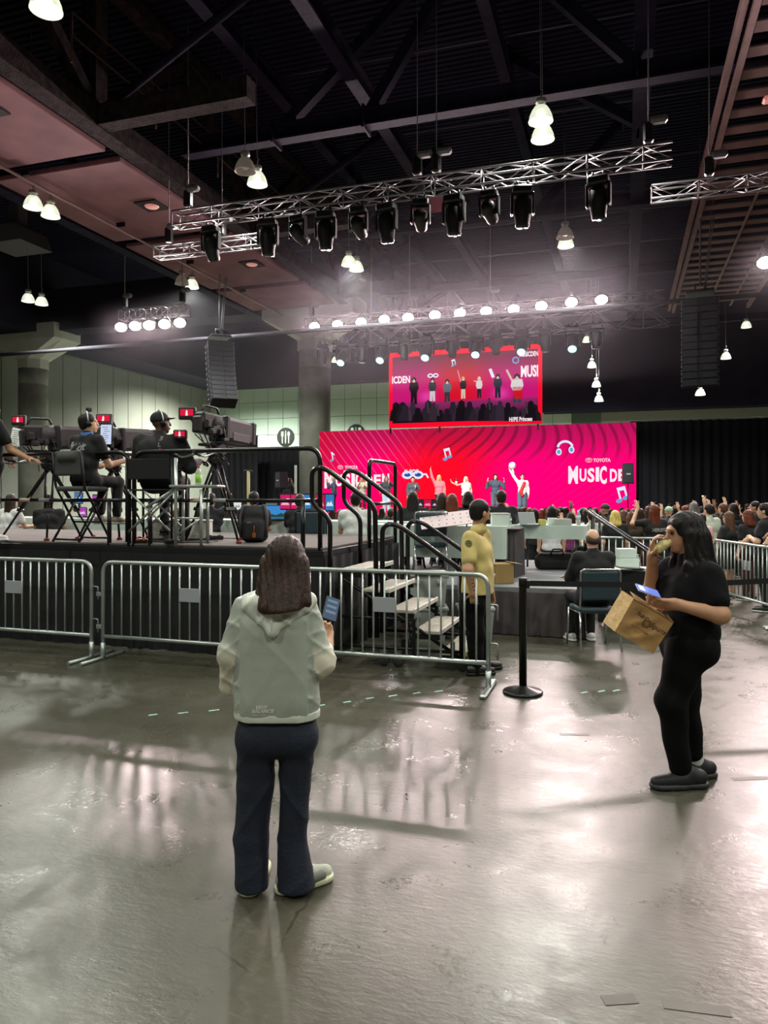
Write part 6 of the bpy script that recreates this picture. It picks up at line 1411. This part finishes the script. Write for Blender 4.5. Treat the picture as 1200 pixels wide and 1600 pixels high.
soft('ball', [ell((0, 0, .12), (.15, .14, .15))], pm('prop_white', '#e6e4e4', .6, 0, .15, 20), ob, .02, .02); MB().tube([(0, 0, -.0), (.08, 0, -.26)], .04, 8).build('grip', pm('prop_grip', '#b8b4b4', .6), ob)
rs = soft('sash', [cap((-.06, .12, 1.35), (.08, .12, 1.0), .07), cap((.08, .12, 1.0), (.02, .12, .85), .07)], pm('red_shirt', '#c8202c', .7), None, .018, .03); rs.parent = [o for o in bpy.data.objects if o.get('label', '').startswith('performer in white jacket')][0]
q = PV(713, 752, 30.5); ob = thing('dark_bottle', 'dark bottle held out by the blonde performer', 'bottle', q)
MB().lathe([(0, -.16), (.05, -.16), (.05, .04), (.02, .1), (.018, .18), (0, .18)], 12).build('body', pm('wine_glass', '#2a1416', .2), ob); MB().lathe([(.051, -.1), (.051, 0)], 12).build('label_band', pm('wine_label', '#d8c8c0', .6), ob)
# speakers on poles
def pole_speaker(label, px, py, v, w, h, rz):
    p = PV(px, py, v); o = thing('pole_speaker', label, 'loudspeaker', (p.x, p.y, 0), rz)
    MB().prism([(-w/2, 0), (w/2, 0), (w*.46, h), (-w*.46, h)], -.2, .2, None, (0, 0, p.z-h/2)).build('cabinet', pm('speaker_black', '#1b1c20', .5), o)
    MB().prism([(-w*.42, .05), (w*.42, .05), (w*.4, h-.05), (-w*.4, h-.05)], -.215, -.2, None, (0, 0, p.z-h/2)).build('grille', pm('grille2', '#26282e', .7), o)
    MB().rbox((0, -.222, p.z-.02), (w*.4, .01, .05), .004).build('badge', pm('spk_badge', '#a9aab0', .5), o)
    MB().tube([(0, 0, .9), (0, 0, p.z-h/2)], .02, 8).build('pole', M_BLK, o)
    for a in (0, 2.1, 4.2): MB().tube([(0, 0, 1.15), (.45*math.cos(a), .45*math.sin(a), .02)], .014, 6).build('tripod_leg', M_BLK, o)
pole_speaker('black pole speaker standing before the right end of the pink wall', 981, 740, 27.0, .37, .72, .1)
pole_speaker('dark pole speaker at left of the pink wall beside the photographer', 440, 750, 29, .42, .7, -.5)
# ================================================================ crowd
ARCH = {}
def arche(key):
    U_ = (0, .15, 1)
    if key == 'down': return std(1.66)
    if key == 'phone': return std(1.66, elR=(.24, .22, 1.25), wrR=(.16, .36, 1.52), elL=(-.24, .2, 1.22), wrL=(-.12, .36, 1.5))
    if key == 'raise': return std(1.66, elR=(.32, .12, 1.42), wrR=(.3, .16, 1.66))
    if key == 'wide': return std(1.66, elL=(-.36, .12, 1.32), wrL=(-.18, .3, 1.6), elR=(.25, .2, 1.15), wrR=(.05, .3, 1.2))
    if key == 'both': return std(1.66, elR=(.32, .12, 1.42), wrR=(.24, .16, 1.64), elL=(-.3, .1, 1.4), wrL=(-.26, .12, 1.6))
    if key == 'cross': return std(1.66, elL=(-.25, .08, 1.08), wrL=(.08, .24, 1.14), elR=(.25, .08, 1.08), wrR=(-.08, .25, 1.1))
def crowd(label, px, d, ytop, key, hair, hm_, shirt, pants='#1a1b20', skin=0, rz=0.0, group=None, sleeve='short', bare=False, hF=(0, 1, 0), g=1.0, shoes=('#1c1c1e', '#c9c9c4')):
    ck = (key, hair[0], hair[1], sleeve, bare, hF, g)
    p = P(px, 800, d); H = CAMH-(ytop-HOR)*d/FPX; s = H/1.70
    if ck not in ARCH:
        J = arche(key); up = key in ('phone', 'raise', 'both', 'wide'); uL = key in ('phone', 'both', 'wide'); uR = key in ('phone', 'raise', 'both')
        o = person(label, J, (p.x, p.y, 0), TH+rz, .016, skin, (hair[0], hm_, hair[1]), (shirt, sleeve), (pants, 1.0), shoes, g, hF, 1.0, ((0, .2, 1) if uL else (.6, .4, -.6), (0, .2, 1) if uR else (-.3, .4, -.6)), ((0, 1, 0), (0, 1, 0)) if up else ((1, 0, 0), (-1, 0, 0)), .35, group=group, bare=bare, spread=.5)
        o.scale = (s,)*3; ARCH[ck] = o; return o
    src = ARCH[ck]; o = src.copy(); COL.objects.link(o); o.location = (p.x, p.y, 0); o.rotation_euler = (0, 0, TH+rz); o.scale = (s,)*3
    o['label'] = label
    if 'group' in o: del o['group']
    if group: o['group'] = group
    for ch in src.children:
        c = ch.copy(); COL.objects.link(c); c.parent = o
        nm = ch.name.split('.')[0]
        if nm == 'body': omat(c, SK[skin])
        if nm in ('hair', 'cap'): omat(c, hm_)
        if nm == 'shirt': omat(c, pm('cloth_'+shirt, shirt, .85, 0, .12, 14, .15, 25))
        if nm in ('trousers', 'shorts'): omat(c, pm('cloth_'+pants, pants, .85, 0, .12, 14, .15, 25))
        for gch in ch.children:
            q = gch.copy(); COL.objects.link(q); q.parent = c
    return o
LONG, BOB, SHORT = ('long', .32), ('bob', .14), ('short', 0)
f = crowd('auburn-haired spectator in a black tee with white block letters, filming behind the barricade', 1022, 13.0, 786, 'wide', LONG, HR, '#17171a', rz=.1)
sh = [c for c in f.children if c.name.startswith('shirt')][0]
t = text_mesh('back_print', 'HEREFREE', .085, pm('print_white3', '#d8d8d4', .7), sh, (-.1, -.4, 1.18), (math.pi/2, 0, 0), .0005, .003); decal(t, sh, (0, 1, 0))
crowd('spectator in a pale green cap left of the walking woman\'s hair', 1045, 15.2, 789, 'down', ('cap', 0), pm('cap_green', '#9fb59a', .8), '#3a3a40')
crowd('short-haired spectator in a pale green shirt right of the walking woman', 1108, 13.6, 785, 'down', SHORT, HB, '#b9c4b2', '#b4b39a', rz=.3)
crowd('spectator in a pink tee just right of the walking woman\'s hair', 1096, 13.0, 800, 'down', SHORT, HD, '#d9a7b0', '#8a8a80', rz=.2)
crowd('brown-haired spectator in dark top with hands up behind the wavy-haired one', 1130, 15.0, 784, 'both', SHORT, HBR, '#24242a', rz=.4)
crowd('spectator with big dark curls standing farther back at right', 1146, 16.0, 784, 'down', ('wavy', .22), HB, '#202026', skin=2)
crowd('small wavy brown-haired spectator hugging a bundle at the right barricade', 1139, 12.7, 797, 'cross', ('wavy', .26), HBR, '#2a2a2e', '#303034', bare=True, rz=.6)
crowd('auburn bob-haired spectator in black at the right barricade', 1169, 12.4, 794, 'down', BOB, HR, '#17171b', '#3a1216', rz=.5)
crowd('tall short-haired man in a black tee with crossed arms at the right edge', 1196, 11.2, 783, 'cross', SHORT, HB, '#121216', '#121216', skin=0, rz=.95, g=1.15)
crowd('man in profile farther back near the right edge', 1180, 15.5, 781, 'down', SHORT, HB, '#1e1e24', skin=1, rz=1.2)
crowd('spectator in a denim jacket resting an arm over the barricade at the right edge', 1236, 10.3, 770, 'cross', LONG, HD, '#3c4658', '#5a2028', rz=1.2, sleeve='long')
crowd('blonde bob-haired spectator in a black top beside the handrail', 961, 13.0, 795, 'down', BOB, HBL, '#16161a')
crowd('brown long-haired spectator with a strap between the blonde and the auburn one', 986, 13.4, 797, 'down', LONG, HBR, '#4a4438')
crowd('dark-haired spectator in a striped pale tee beside the handrail top', 924, 13.2, 794, 'down', SHORT, HD, '#b9bdb2', '#30343c')
crowd('spectator in a dark cap facing left above the handrail', 946, 15.4, 785, 'down', ('cap', 0), pm('cap_dark', '#33302c', .8), '#1d1d20', skin=1, rz=.8)
crowd('spectator raising one bare arm straight up by the end of the pink wall', 1000, 15.0, 792, 'raise', LONG, HD, '#1b1b20', rz=-.2)
crowd('spectator raising both hands against the black drape, left one', 1052, 17.5, 790, 'both', LONG, HB, '#1d1b20', rz=.2)
crowd('spectator raising one hand against the black drape, middle one', 1072, 18.5, 788, 'raise', SHORT, HB, '#28242a', skin=1)
crowd('grey-haired spectator with raised arm before the black drape', 1084, 15.6, 782, 'raise', ('wavy', .12), HGY, '#3c3c40')
crowd('spectator reaching both hands up before the black drape, right one', 1106, 18.0, 786, 'both', SHORT, HB, '#222228', skin=2)
crowd('long black-haired spectator behind the clothed table, above the white laptop', 862, 13.2, 788, 'down', LONG, HB, '#cfd0d0')
crowd('spectator with raised fist over the clothed table', 876, 16.5, 790, 'raise', SHORT, HB, '#1a1a1f', skin=3)
crowd('spectator in purple top behind the clothed table', 892, 14.2, 798, 'phone', LONG, HD, '#6a2a5c')
crowd('spectator in a black jacket behind the handrail post', 910, 16.0, 792, 'phone', ('wavy', .2), HB, '#1a1a1e')
rg = random.Random(11); hm_l = [HB, HD, HB, HBR, HD, HR]
FARL = 'dark-haired spectator in the far rows before the stage'
k = 0
for row, d in enumerate((15.2, 17.0, 19.0, 21.5, 24.0)):
    n = (9, 11, 12, 13, 13)[row]
    for i in range(n):
        px = 780+i*430/n+rg.uniform(-9, 9)+8*(row % 2); yt = 793-rg.random()*5+(2 if px < 1000 else -3)
        if row == 0 and (px > 1010 or px < 830): continue
        key = ['down', 'down', 'down', 'down', 'phone' if row < 2 else 'down', 'down', 'raise' if row > 1 else 'down', 'down', 'down'][k % 9]
        crowd(FARL, px, d+rg.uniform(-.5, .5), yt, key, [LONG, SHORT, LONG, BOB, LONG][k % 5], hm_l[k % 6], ['#17171b', '#26222a', '#3a3036', '#1c2026', '#4a4446'][k % 5], skin=k % 3, rz=rg.uniform(-.5, .5), group='spectators in the far rows'); k += 1
for row, d in enumerate((16.0, 18.5, 21.5)):
    for i in range((11, 12, 11)[row]):
        px = 270+i*42+rg.uniform(-10, 10); crowd('dark-haired spectator in the rows seen between the control tables and the stage', px, d, 796-rg.random()*5, ['down', 'down', 'down', 'raise' if row == 2 else 'down', 'down', 'down', 'down'][k % 7], [LONG, SHORT, LONG, BOB][k % 4], hm_l[k % 6], ['#17171b', '#26222a', '#3a3036', '#20242a'][k % 4], skin=k % 3, rz=rg.uniform(-.4, .4), group='spectators beyond the control tables'); k += 1
# ---------------------------------------------------------------- crew seated at the control tables
def seated(label, px, d, ytop, hair, shirt, skin=0, rz=0.0, zb=PZ, sleeve='short', g=1.0, hF=(0, 1, 0), arms=None, stool=True):
    p = P(px, 800, d); H = CAMH-(ytop-HOR)*d/FPX-zb; seat = max(.3, H-.885)
    J = seat_pose(1.7, seat, .4, .03, arms); 
    o = person(label, J, (p.x, p.y, zb), TH+rz, .014, skin, hair, (shirt, sleeve), ('#1b1c22', 1.0), ('#2a2a2c', '#8a8a8a'), g, hF, 1.0, ((0, 1, 0), (0, 1, 0)), ((0, 0, -1), (0, 0, -1)), .5)
    if stool:
        c = thing('crew_stool', 'dark padded stool under the '+' '.join(label.split(',')[0].split()[:11]), 'chair', (p.x, p.y, zb), TH+rz)
        soft('seat', [bxp((0, .03, seat-.045), (.2, .2, .035), .03)], M_PAD, c, .016, .02)
        for sx in (-1, 1):
            for sy in (-1, 1): MB().tube([(sx*.15, .03+sy*.15, seat-.07), (sx*.19, .03+sy*.19, 0)], .013, 6).build('leg', M_BLK, c)
    return o
seated('long dark-haired crew member in black, seated left of the dotted board', 645, 11.9, 768, ('long', HB, .32), '#16161a', 0, 0, sleeve='long')
seated('dark long-haired crew member under the pink-jacketed performer', 691, 12.2, 770, ('long', HD, .3), '#1a1a1d')
seated('auburn long-haired crew member behind the dotted board', 707, 12.0, 773, ('long', HR, .3), '#33302e', 0, .1)
seated('crew member in a round black hat behind the man in yellow', 732, 12.4, 768, ('wavy', HB, .1), '#1b1b1e')
seated('broad crew member in black with black hair right of the man in yellow', 784, 11.7, 766, ('short', HB), '#121215', 1, 0, sleeve='long', g=1.2)
seated('dark-haired crew member in a white tee behind the step rails', 556, 10.9, 769, ('short', HB), '#d3d6d2', 0, .1, g=1.05)
seated('crew member in black behind the empty chair at the guard rail', 468, 11.9, 786, ('short', HD), '#18181b', 1)
seated('crew member in a black tee behind the backpack, using the laptop', 396, 11.5, 768, ('short', HB), '#141417', 1, 0, g=1.05)
seated('crew member with raised hands behind the tripod', 328, 11.9, 770, ('short', HB), '#1b1d22', 1, 0, arms=dict(wrR=(.2, .3, 1.2), elR=(.28, .12, 1.0)))
seated('crew member in black seated below the far left camera', 76, 12.9, 772, ('short', HD), '#141416', 1, .3, g=1.1)
seated('long-haired crew member in a white tee at the far left', 14, 13.1, 773, ('long', HD, .35), '#dedfdc', 0, -.4)
q = PV(448, 755, 29.6)
person('photographer with raised camera standing left of the pink wall', std(1.66, elL=(-.3, .15, 1.2), wrL=(-.1, .28, 1.45), elR=(.3, .15, 1.2), wrR=(.1, .28, 1.45)), (q.x, q.y, .94), math.pi+.9, .016, 1, ('cap', pm('cap_grey', '#6d6a66', .8)), ('#22262a', 'short'), ('#15151a', 1.0), hands=((.2, .2, 1), (-.2, .2, 1)), palms=((1, 0, 0), (-1, 0, 0)))
ps = thing('stage_wing', 'low black side stage under the photographer', 'platform', (x0-.8-1.6, q.y+.3, 0)); MB().box((0, 0, .89), (3.1, 3.0, .08)).build('deck', M_FIX, ps); skirt(ps, [(-1.55, -1.5), (1.55, -1.5)], .01, .85, .02, .3, M_SKIRT)
# ---------------------------------------------------------------- things on and around the tables
def monitor(label, px, py, d, w, h, pics, rz=0.0, zt_=None):
    p = P(px, py, d); o = thing('video_monitor', label, 'monitor', (p.x, p.y, PZ+.75), TH+rz); zc = p.z-PZ-.75
    MB().rbox((0, .03, zc), (w, .05, h), .01).build('bezel', M_BLK, o)
    n = len(pics)
    for i, c in enumerate(pics):
        cx = -w/2+w*(i+.5)/n; MB().box((cx, .002, zc), (w/n*.92, .006, h*.86)).build('screen_tile', em('mon'+c, c, .9), o)
        MB().prism([(-w/n*.4, -h*.2), (-w/n*.2, h*.05), (0, -h*.05), (w/n*.15, h*.1), (w/n*.4, -h*.2)], -.003, 0, None, (cx, -.002, zc)).build('screen_shapes', em('monsh'+c, {'#d8206a': '#ffb8cc', '#c8184a': '#ff9ab0', '#3a7fc0': '#dfeaf2', '#6a7a80': '#a8c0a0', '#b04ab0': '#e8c8f0', '#e6ece8': '#9fb0a8'}.get(c, '#d0d0d0'), .9), o)
    MB().tube([(0, .05, .02), (0, .05, max(.05, zc))], .02, 8).rbox((0, .05, .012), (.2, .14, .02), .005).build('stand', M_BLK, o)
    return o
monitor('wide multiview monitor with pink pictures behind the guard rail', 462, 784, 12.15, .52, .27, ['#d8206a', '#d8206a', '#3a7fc0'])
monitor('monitor with pink and blue tiles at the post of the guard rail', 508, 785, 12.1, .3, .3, ['#c8184a', '#3a7fc0'])
monitor('grey-green monitor left of the multiview screens', 424, 793, 12.3, .2, .16, ['#6a7a80'])
monitor('small blue monitor under the operator\'s chair seat', 122, 778, 13.8, .16, .22, ['#3a7fc0'])
monitor('bright pink monitor under the operator\'s chair, left tile', 129, 800, 13.6, .14, .18, ['#b04ab0'])
monitor('bright pink double monitor behind the operator\'s shoes', 154, 785, 13.6, .24, .3, ['#b04ab0', '#d8206a'])
monitor('white paper sheet monitor behind the tripod', 371, 790, 12.6, .14, .16, ['#e6ece8'])
monitor('dark rack monitor between the dark-haired crew members', 668, 787, 12.5, .42, .16, ['#3a2a34', '#c8184a', '#3a2a34'])
lpx = P(431, 822, 12.2); lpo = thing('laptop', 'open laptop with a blue landscape picture on the control table', 'laptop', (lpx.x, lpx.y, PZ+.752), TH)
MB().rbox((0, -.1, .01), (.34, .22, .018), .004).build('keyboard_base', pm('laptop_black', '#1b1c1f', .5), lpo)
s_ = MB().rbox((0, .04, .13), (.36, .012, .24), .004, Matrix.Rotation(-.18, 3, 'X')).build('lid', MATS['laptop_black'], lpo)
MB().box((0, .031, .13), (.33, .002, .21), Matrix.Rotation(-.18, 3, 'X')).build('screen', em('lap_blue', '#3f8fd8', .9), s_)
MB().prism([(-.16, -.09), (.16, -.09), (.16, -.04), (.08, -.015), (0, -.05), (-.08, -.03), (-.16, -.045)], -.002, 0, Matrix.Rotation(-.18, 3, 'X'), (0, .029, .13)).build('landscape', em('lap_land', '#2f5a4a', .7), s_)
# dotted white board
db_ = P(697, 812, 10.2); dbo = thing('dotted_board', 'white pinkish board with small dark holes leaning over the table', 'board', (db_.x, db_.y, db_.z), TH)
Rd = Matrix.Rotation(-.12, 3, 'Y')@Matrix.Rotation(.55, 3, 'X')
MB().rbox((0, 0, 0), (.72, .34, .015), .004, Rd).build('sheet', pm('board_pink', '#e3cdd0', .7), dbo)
m = MB(); rg2 = random.Random(3)
for i in range(7):
    for j in range(3): m.lathe([(0, .009), (.011, .009), (.011, .0085)], 6, Rd, Rd@Vector((-.3+.1*i+rg2.uniform(-.01, .01), -.11+.1*j, 0)))
m.build('hole', pm('hole_dark', '#5a4a4a', .8), dbo)
MB().tube([Rd@Vector((-.3, .1, -.01)), (-.3, .12, PZ+.72-db_.z)], .01, 6).tube([Rd@Vector((.3, .1, -.01)), (.3, .12, PZ+.72-db_.z)], .01, 6).build('prop_leg', M_BLK, dbo)
def crate(label, c, w, dp, h, hexc, lid, rz=0.0, z=0.0, strip=None):
    o = thing('storage_bin', label, 'bin', (c.x, c.y, z), rz); mt_ = pm('bin'+hexc, hexc, .6)
    V = [(sx*w/2*q, sy*dp/2*q, zz) for zz, q in ((0, .86), (h*.9, 1)) for sx, sy in ((-1, -1), (1, -1), (1, 1), (-1, 1))]
    MB().add(V, [(3, 2, 1, 0), (4, 5, 6, 7), (0, 1, 5, 4), (1, 2, 6, 5), (2, 3, 7, 6), (3, 0, 4, 7)]).build('tub', mt_, o)
    MB().rbox((0, 0, h*.94), (w*1.06, dp*1.06, h*.12), .012).build('lid', pm('bin'+lid, lid, .6), o)
    for s in (-1, 1): MB().rbox((s*w*.3, -dp/2-.01, h*.75), (.08, .02, .05), .006).build('latch', mt_, o)
    if strip: MB().rbox((0, -dp*.53, h*.95), (w*.7, .004, h*.09), .001).build('label_strip', pm('strip'+strip, strip, .6), o)
b1_ = P(668, 930, 9.05); b2_ = P(742, 930, 9.05)
crate('grey storage bin at the bottom behind the steps', b1_, .46, .38, .42, '#8d938f', '#9da39e', TH)
crate('grey storage bin with a black lettered strip stacked behind the steps', b1_, .46, .38, .4, '#9aa09b', '#b4b9b4', TH, .43, '#2a2c2c')
crate('grey storage bin at the bottom beside the man in yellow', b2_, .42, .38, .42, '#8d938f', '#9da39e', TH)
crate('grey storage bin with a blue label stacked beside the man in yellow', b2_, .42, .38, .4, '#9aa09b', '#b4b9b4', TH, .43, '#2f6fc0')
cbp = P(783, 893, 9.75); cb = thing('cardboard_box', 'brown cardboard box on the low platform behind the man in yellow', 'box', (cbp.x-.0, cbp.y, PZ+.002), TH+.2)
MB().rbox((0, 0, .13), (.26, .26, .26), .006).build('body', pm('cardboard', '#8f7446', .85, 0, .08, 6), cb); MB().rbox((.17, -.02, .262), (.16, .26, .006), .002, Matrix.Rotation(.15, 3, 'Y')).build('flap', MATS['cardboard'], cb)
whp = P(781, 812, 10.55); wh = thing('white_box', 'white box standing on the skirted table end', 'box', (whp.x, whp.y, PZ+.692), TH)
MB().rbox((0, 0, .1), (.24, .2, .2), .01).build('body', pm('box_white', '#c9d3cb', .7), wh); MB().rbox((0, 0, .205), (.25, .21, .02), .005).build('lid', pm('box_lid', '#b4bdb6', .7), wh)
def bottle(label, px, d, zb, h=.23, r=.033, group=None):
    p = P(px, 810, d); o = thing('water_bottle', label, 'bottle', (p.x, p.y, zb), 0, group)
    MB().lathe([(0, 0), (r, 0), (r, h*.3), (r*.93, h*.34), (r, h*.4), (r, h*.65), (r*.45, h*.88), (r*.42, h*.93)], 14).build('body', pm('pet_clear', '#cfdad6', .1, 0, trans=.6), o)
    MB().lathe([(r*1.01, h*.42), (r*1.01, h*.62)], 14).build('label_band', pm('bottle_label', '#b9c6d2', .5), o); MB().lathe([(r*.48, h*.92), (r*.48, h), (0, h)], 12).build('bottle_cap', pm('cap_white', '#d8d8d4', .5), o)
ZT1 = PZ+.703
bottle('clear water bottle on the clothed table near the handrail', 904, 11.35, ZT1); bottle('clear water bottle beside the white box', 796, 10.75, PZ+.692, .2)
def smallbox(name, label, cat, px, d, zb, dims, hexc, rz=0.0):
    p = P(px, 815, d); o = thing(name, label, cat, (p.x, p.y, zb), TH+rz); MB().rbox((0, 0, dims[2]/2), dims, .006).build('body', pm('sb'+hexc, hexc, .6), o); MB().rbox((0, 0, dims[2]+.004), (dims[0]*.96, dims[1]*.96, .008), .002).build('lid', pm('sbl'+hexc, hexc, .45), o); return o
smallbox('grey_case', 'low grey case on the clothed table beside the bottle', 'case', 879, 11.3, ZT1, (.24, .18, .09), '#a3a8a0'); smallbox('yellow_tub', 'yellow-green snack tub on the clothed table', 'tub', 847, 11.3, ZT1, (.1, .1, .08), '#c2bd52'); smallbox('clear_cup_tray', 'pale tray of cups on the clothed table', 'tray', 863, 11.4, ZT1, (.13, .12, .1), '#cdd6d0')
lt2 = P(825, 812, 11.4); l2 = thing('laptop', 'silver laptop open on the left of the clothed table', 'laptop', (lt2.x, lt2.y, ZT1), TH+.4)
MB().rbox((0, -.1, .01), (.3, .2, .016), .004).build('keyboard_base', pm('laptop_silver', '#9a9fa2', .4, .5), l2); MB().rbox((0, .03, .1), (.3, .012, .2), .004, Matrix.Rotation(-.3, 3, 'X')).build('lid', MATS['laptop_silver'], l2)
bgp = P(868, 889, 11.6); bg = thing('duffel_bag', 'black duffel bag lying under the clothed table', 'bag', (bgp.x, bgp.y, PZ), TH)
soft('body', [cap((-.2, 0, .13), (.2, 0, .13), .13), bxp((0, 0, .08), (.3, .15, .08), .05)], pm('duffel_black', '#141416', .8, 0, .2, 20), bg, .016, .05); MB().tube(rpath([(-.1, -.1, .22), (-.08, -.12, .32), (.08, -.12, .32), (.1, -.1, .22)], .04), .012, 6).build('handle', M_BLK, bg)
bgp = P(908, 882, 11.7); bg = thing('tote_bag', 'pale tote bag with dark jacket under the clothed table', 'bag', (bgp.x, bgp.y, PZ), TH)
soft('body', [bxp((0, 0, .12), (.16, .1, .12), .05)], pm('tote_pale', '#a9ada8', .8, 0, .1, 8), bg, .016, .04); soft('jacket', [ell((0, 0, .26), (.15, .12, .1))], M_SKIRT, bg, .016, .04)
# right-hand table
tc_ = tr_.location
smallbox('white_box', 'lower white carton on the white-topped table', 'box', 980, 10.35, .765, (.26, .2, .12), '#c8d4cc'); smallbox('white_box', 'upper white carton stacked on the white-topped table', 'box', 978, 10.35, .895, (.24, .19, .12), '#c8d4cc')
bottle('bottle with pale label behind the cartons', 996, 10.3, .765, .18, .03)
tp = P(985, 886, 9.95); to_ = thing('tablet', 'dark flat tablet leaning on the white-topped table', 'tablet', (tp.x, tp.y, .775), TH); MB().rbox((0, 0, .012), (.36, .22, .014), .004, Matrix.Rotation(.06, 3, 'Y')).build('body', M_CB, to_); MB().box((0, 0, .0205), (.32, .19, .002), Matrix.Rotation(.06, 3, 'Y')).build('screen', pm('tablet_dark', '#3a3d40', .15), to_)
# handrail down the right end of the low platform
hrp = thing('handrail', 'black twin handrail sloping down from the low platform on the right', 'railing', (P(918, 800, 11.6).x, P(918, 800, 11.6).y, PZ)); hv = Vector(hrp.location)
for k, (a, b_) in enumerate(((P(915, 797, 11.6), P(1045, 886, 10.5)), (P(925, 800, 12.2), P(1050, 884, 11.1)))):
    base_a = Vector((a.x, a.y, PZ)); base_b = Vector((b_.x, b_.y, .0))
    MB(hv).tube([base_a, a, b_, base_b+(Vector((0, 0, .02)))], .026, 8).build('rail', M_RAIL, hrp); MB(hv).tube([base_a+Vector((.12, 0, 0)), a+Vector((.12, 0, -.1))], .022, 8).build('post', M_RAIL, hrp)
# yellow-green pole stands behind the riser
for px, py0, d, lab, tt in ((388, 736, 11.9, 'yellow pole with a black cross bar behind the backpack', True), (462, 727, 14.0, 'pale pole standing left of the step rails', False)):
    p = P(px, py0, d); o = thing('pole_stand', lab, 'pole', (p.x, p.y, PZ if d < 13 else 0)); zb_ = PZ if d < 13 else 0
    MB().tube([(0, 0, 0), (0, 0, p.z-zb_)], .025, 8).build('pole', pm('pole_yellow', '#a89f6a', .6) if tt else pm('pole_pale', '#8f968c', .6), o)
    MB().lathe([(0, 0), (.14, 0), (.13, .02), (.03, .04), (0, .04)], 16).build('base', M_BLK, o)
    if tt: MB().rbox((0, 0, p.z-zb_), (.16, .03, .025), .005).build('cross_bar', M_BLK, o)
# haze above the stage

def haze_mat():
    m = bpy.data.materials.new('stage_haze'); m.use_nodes = True; nt = m.node_tree; nt.nodes.remove(nt.nodes['Principled BSDF'])
    v = nt.nodes.new('ShaderNodeVolumeScatter'); v.inputs['Density'].default_value = .0035; v.inputs['Anisotropy'].default_value = .55; v.inputs['Color'].default_value = (.93, .88, 1, 1)
    nt.links.new(v.outputs[0], nt.nodes['Material Output'].inputs['Volume']); return m
hz_ = MB().bx(-21, 4.5, 21.5, 31.8, 5.5, 11.5).build('stage_haze', haze_mat()); tag(hz_, 'thin haze hanging around the bright stage lamps', 'haze', kind='stuff')
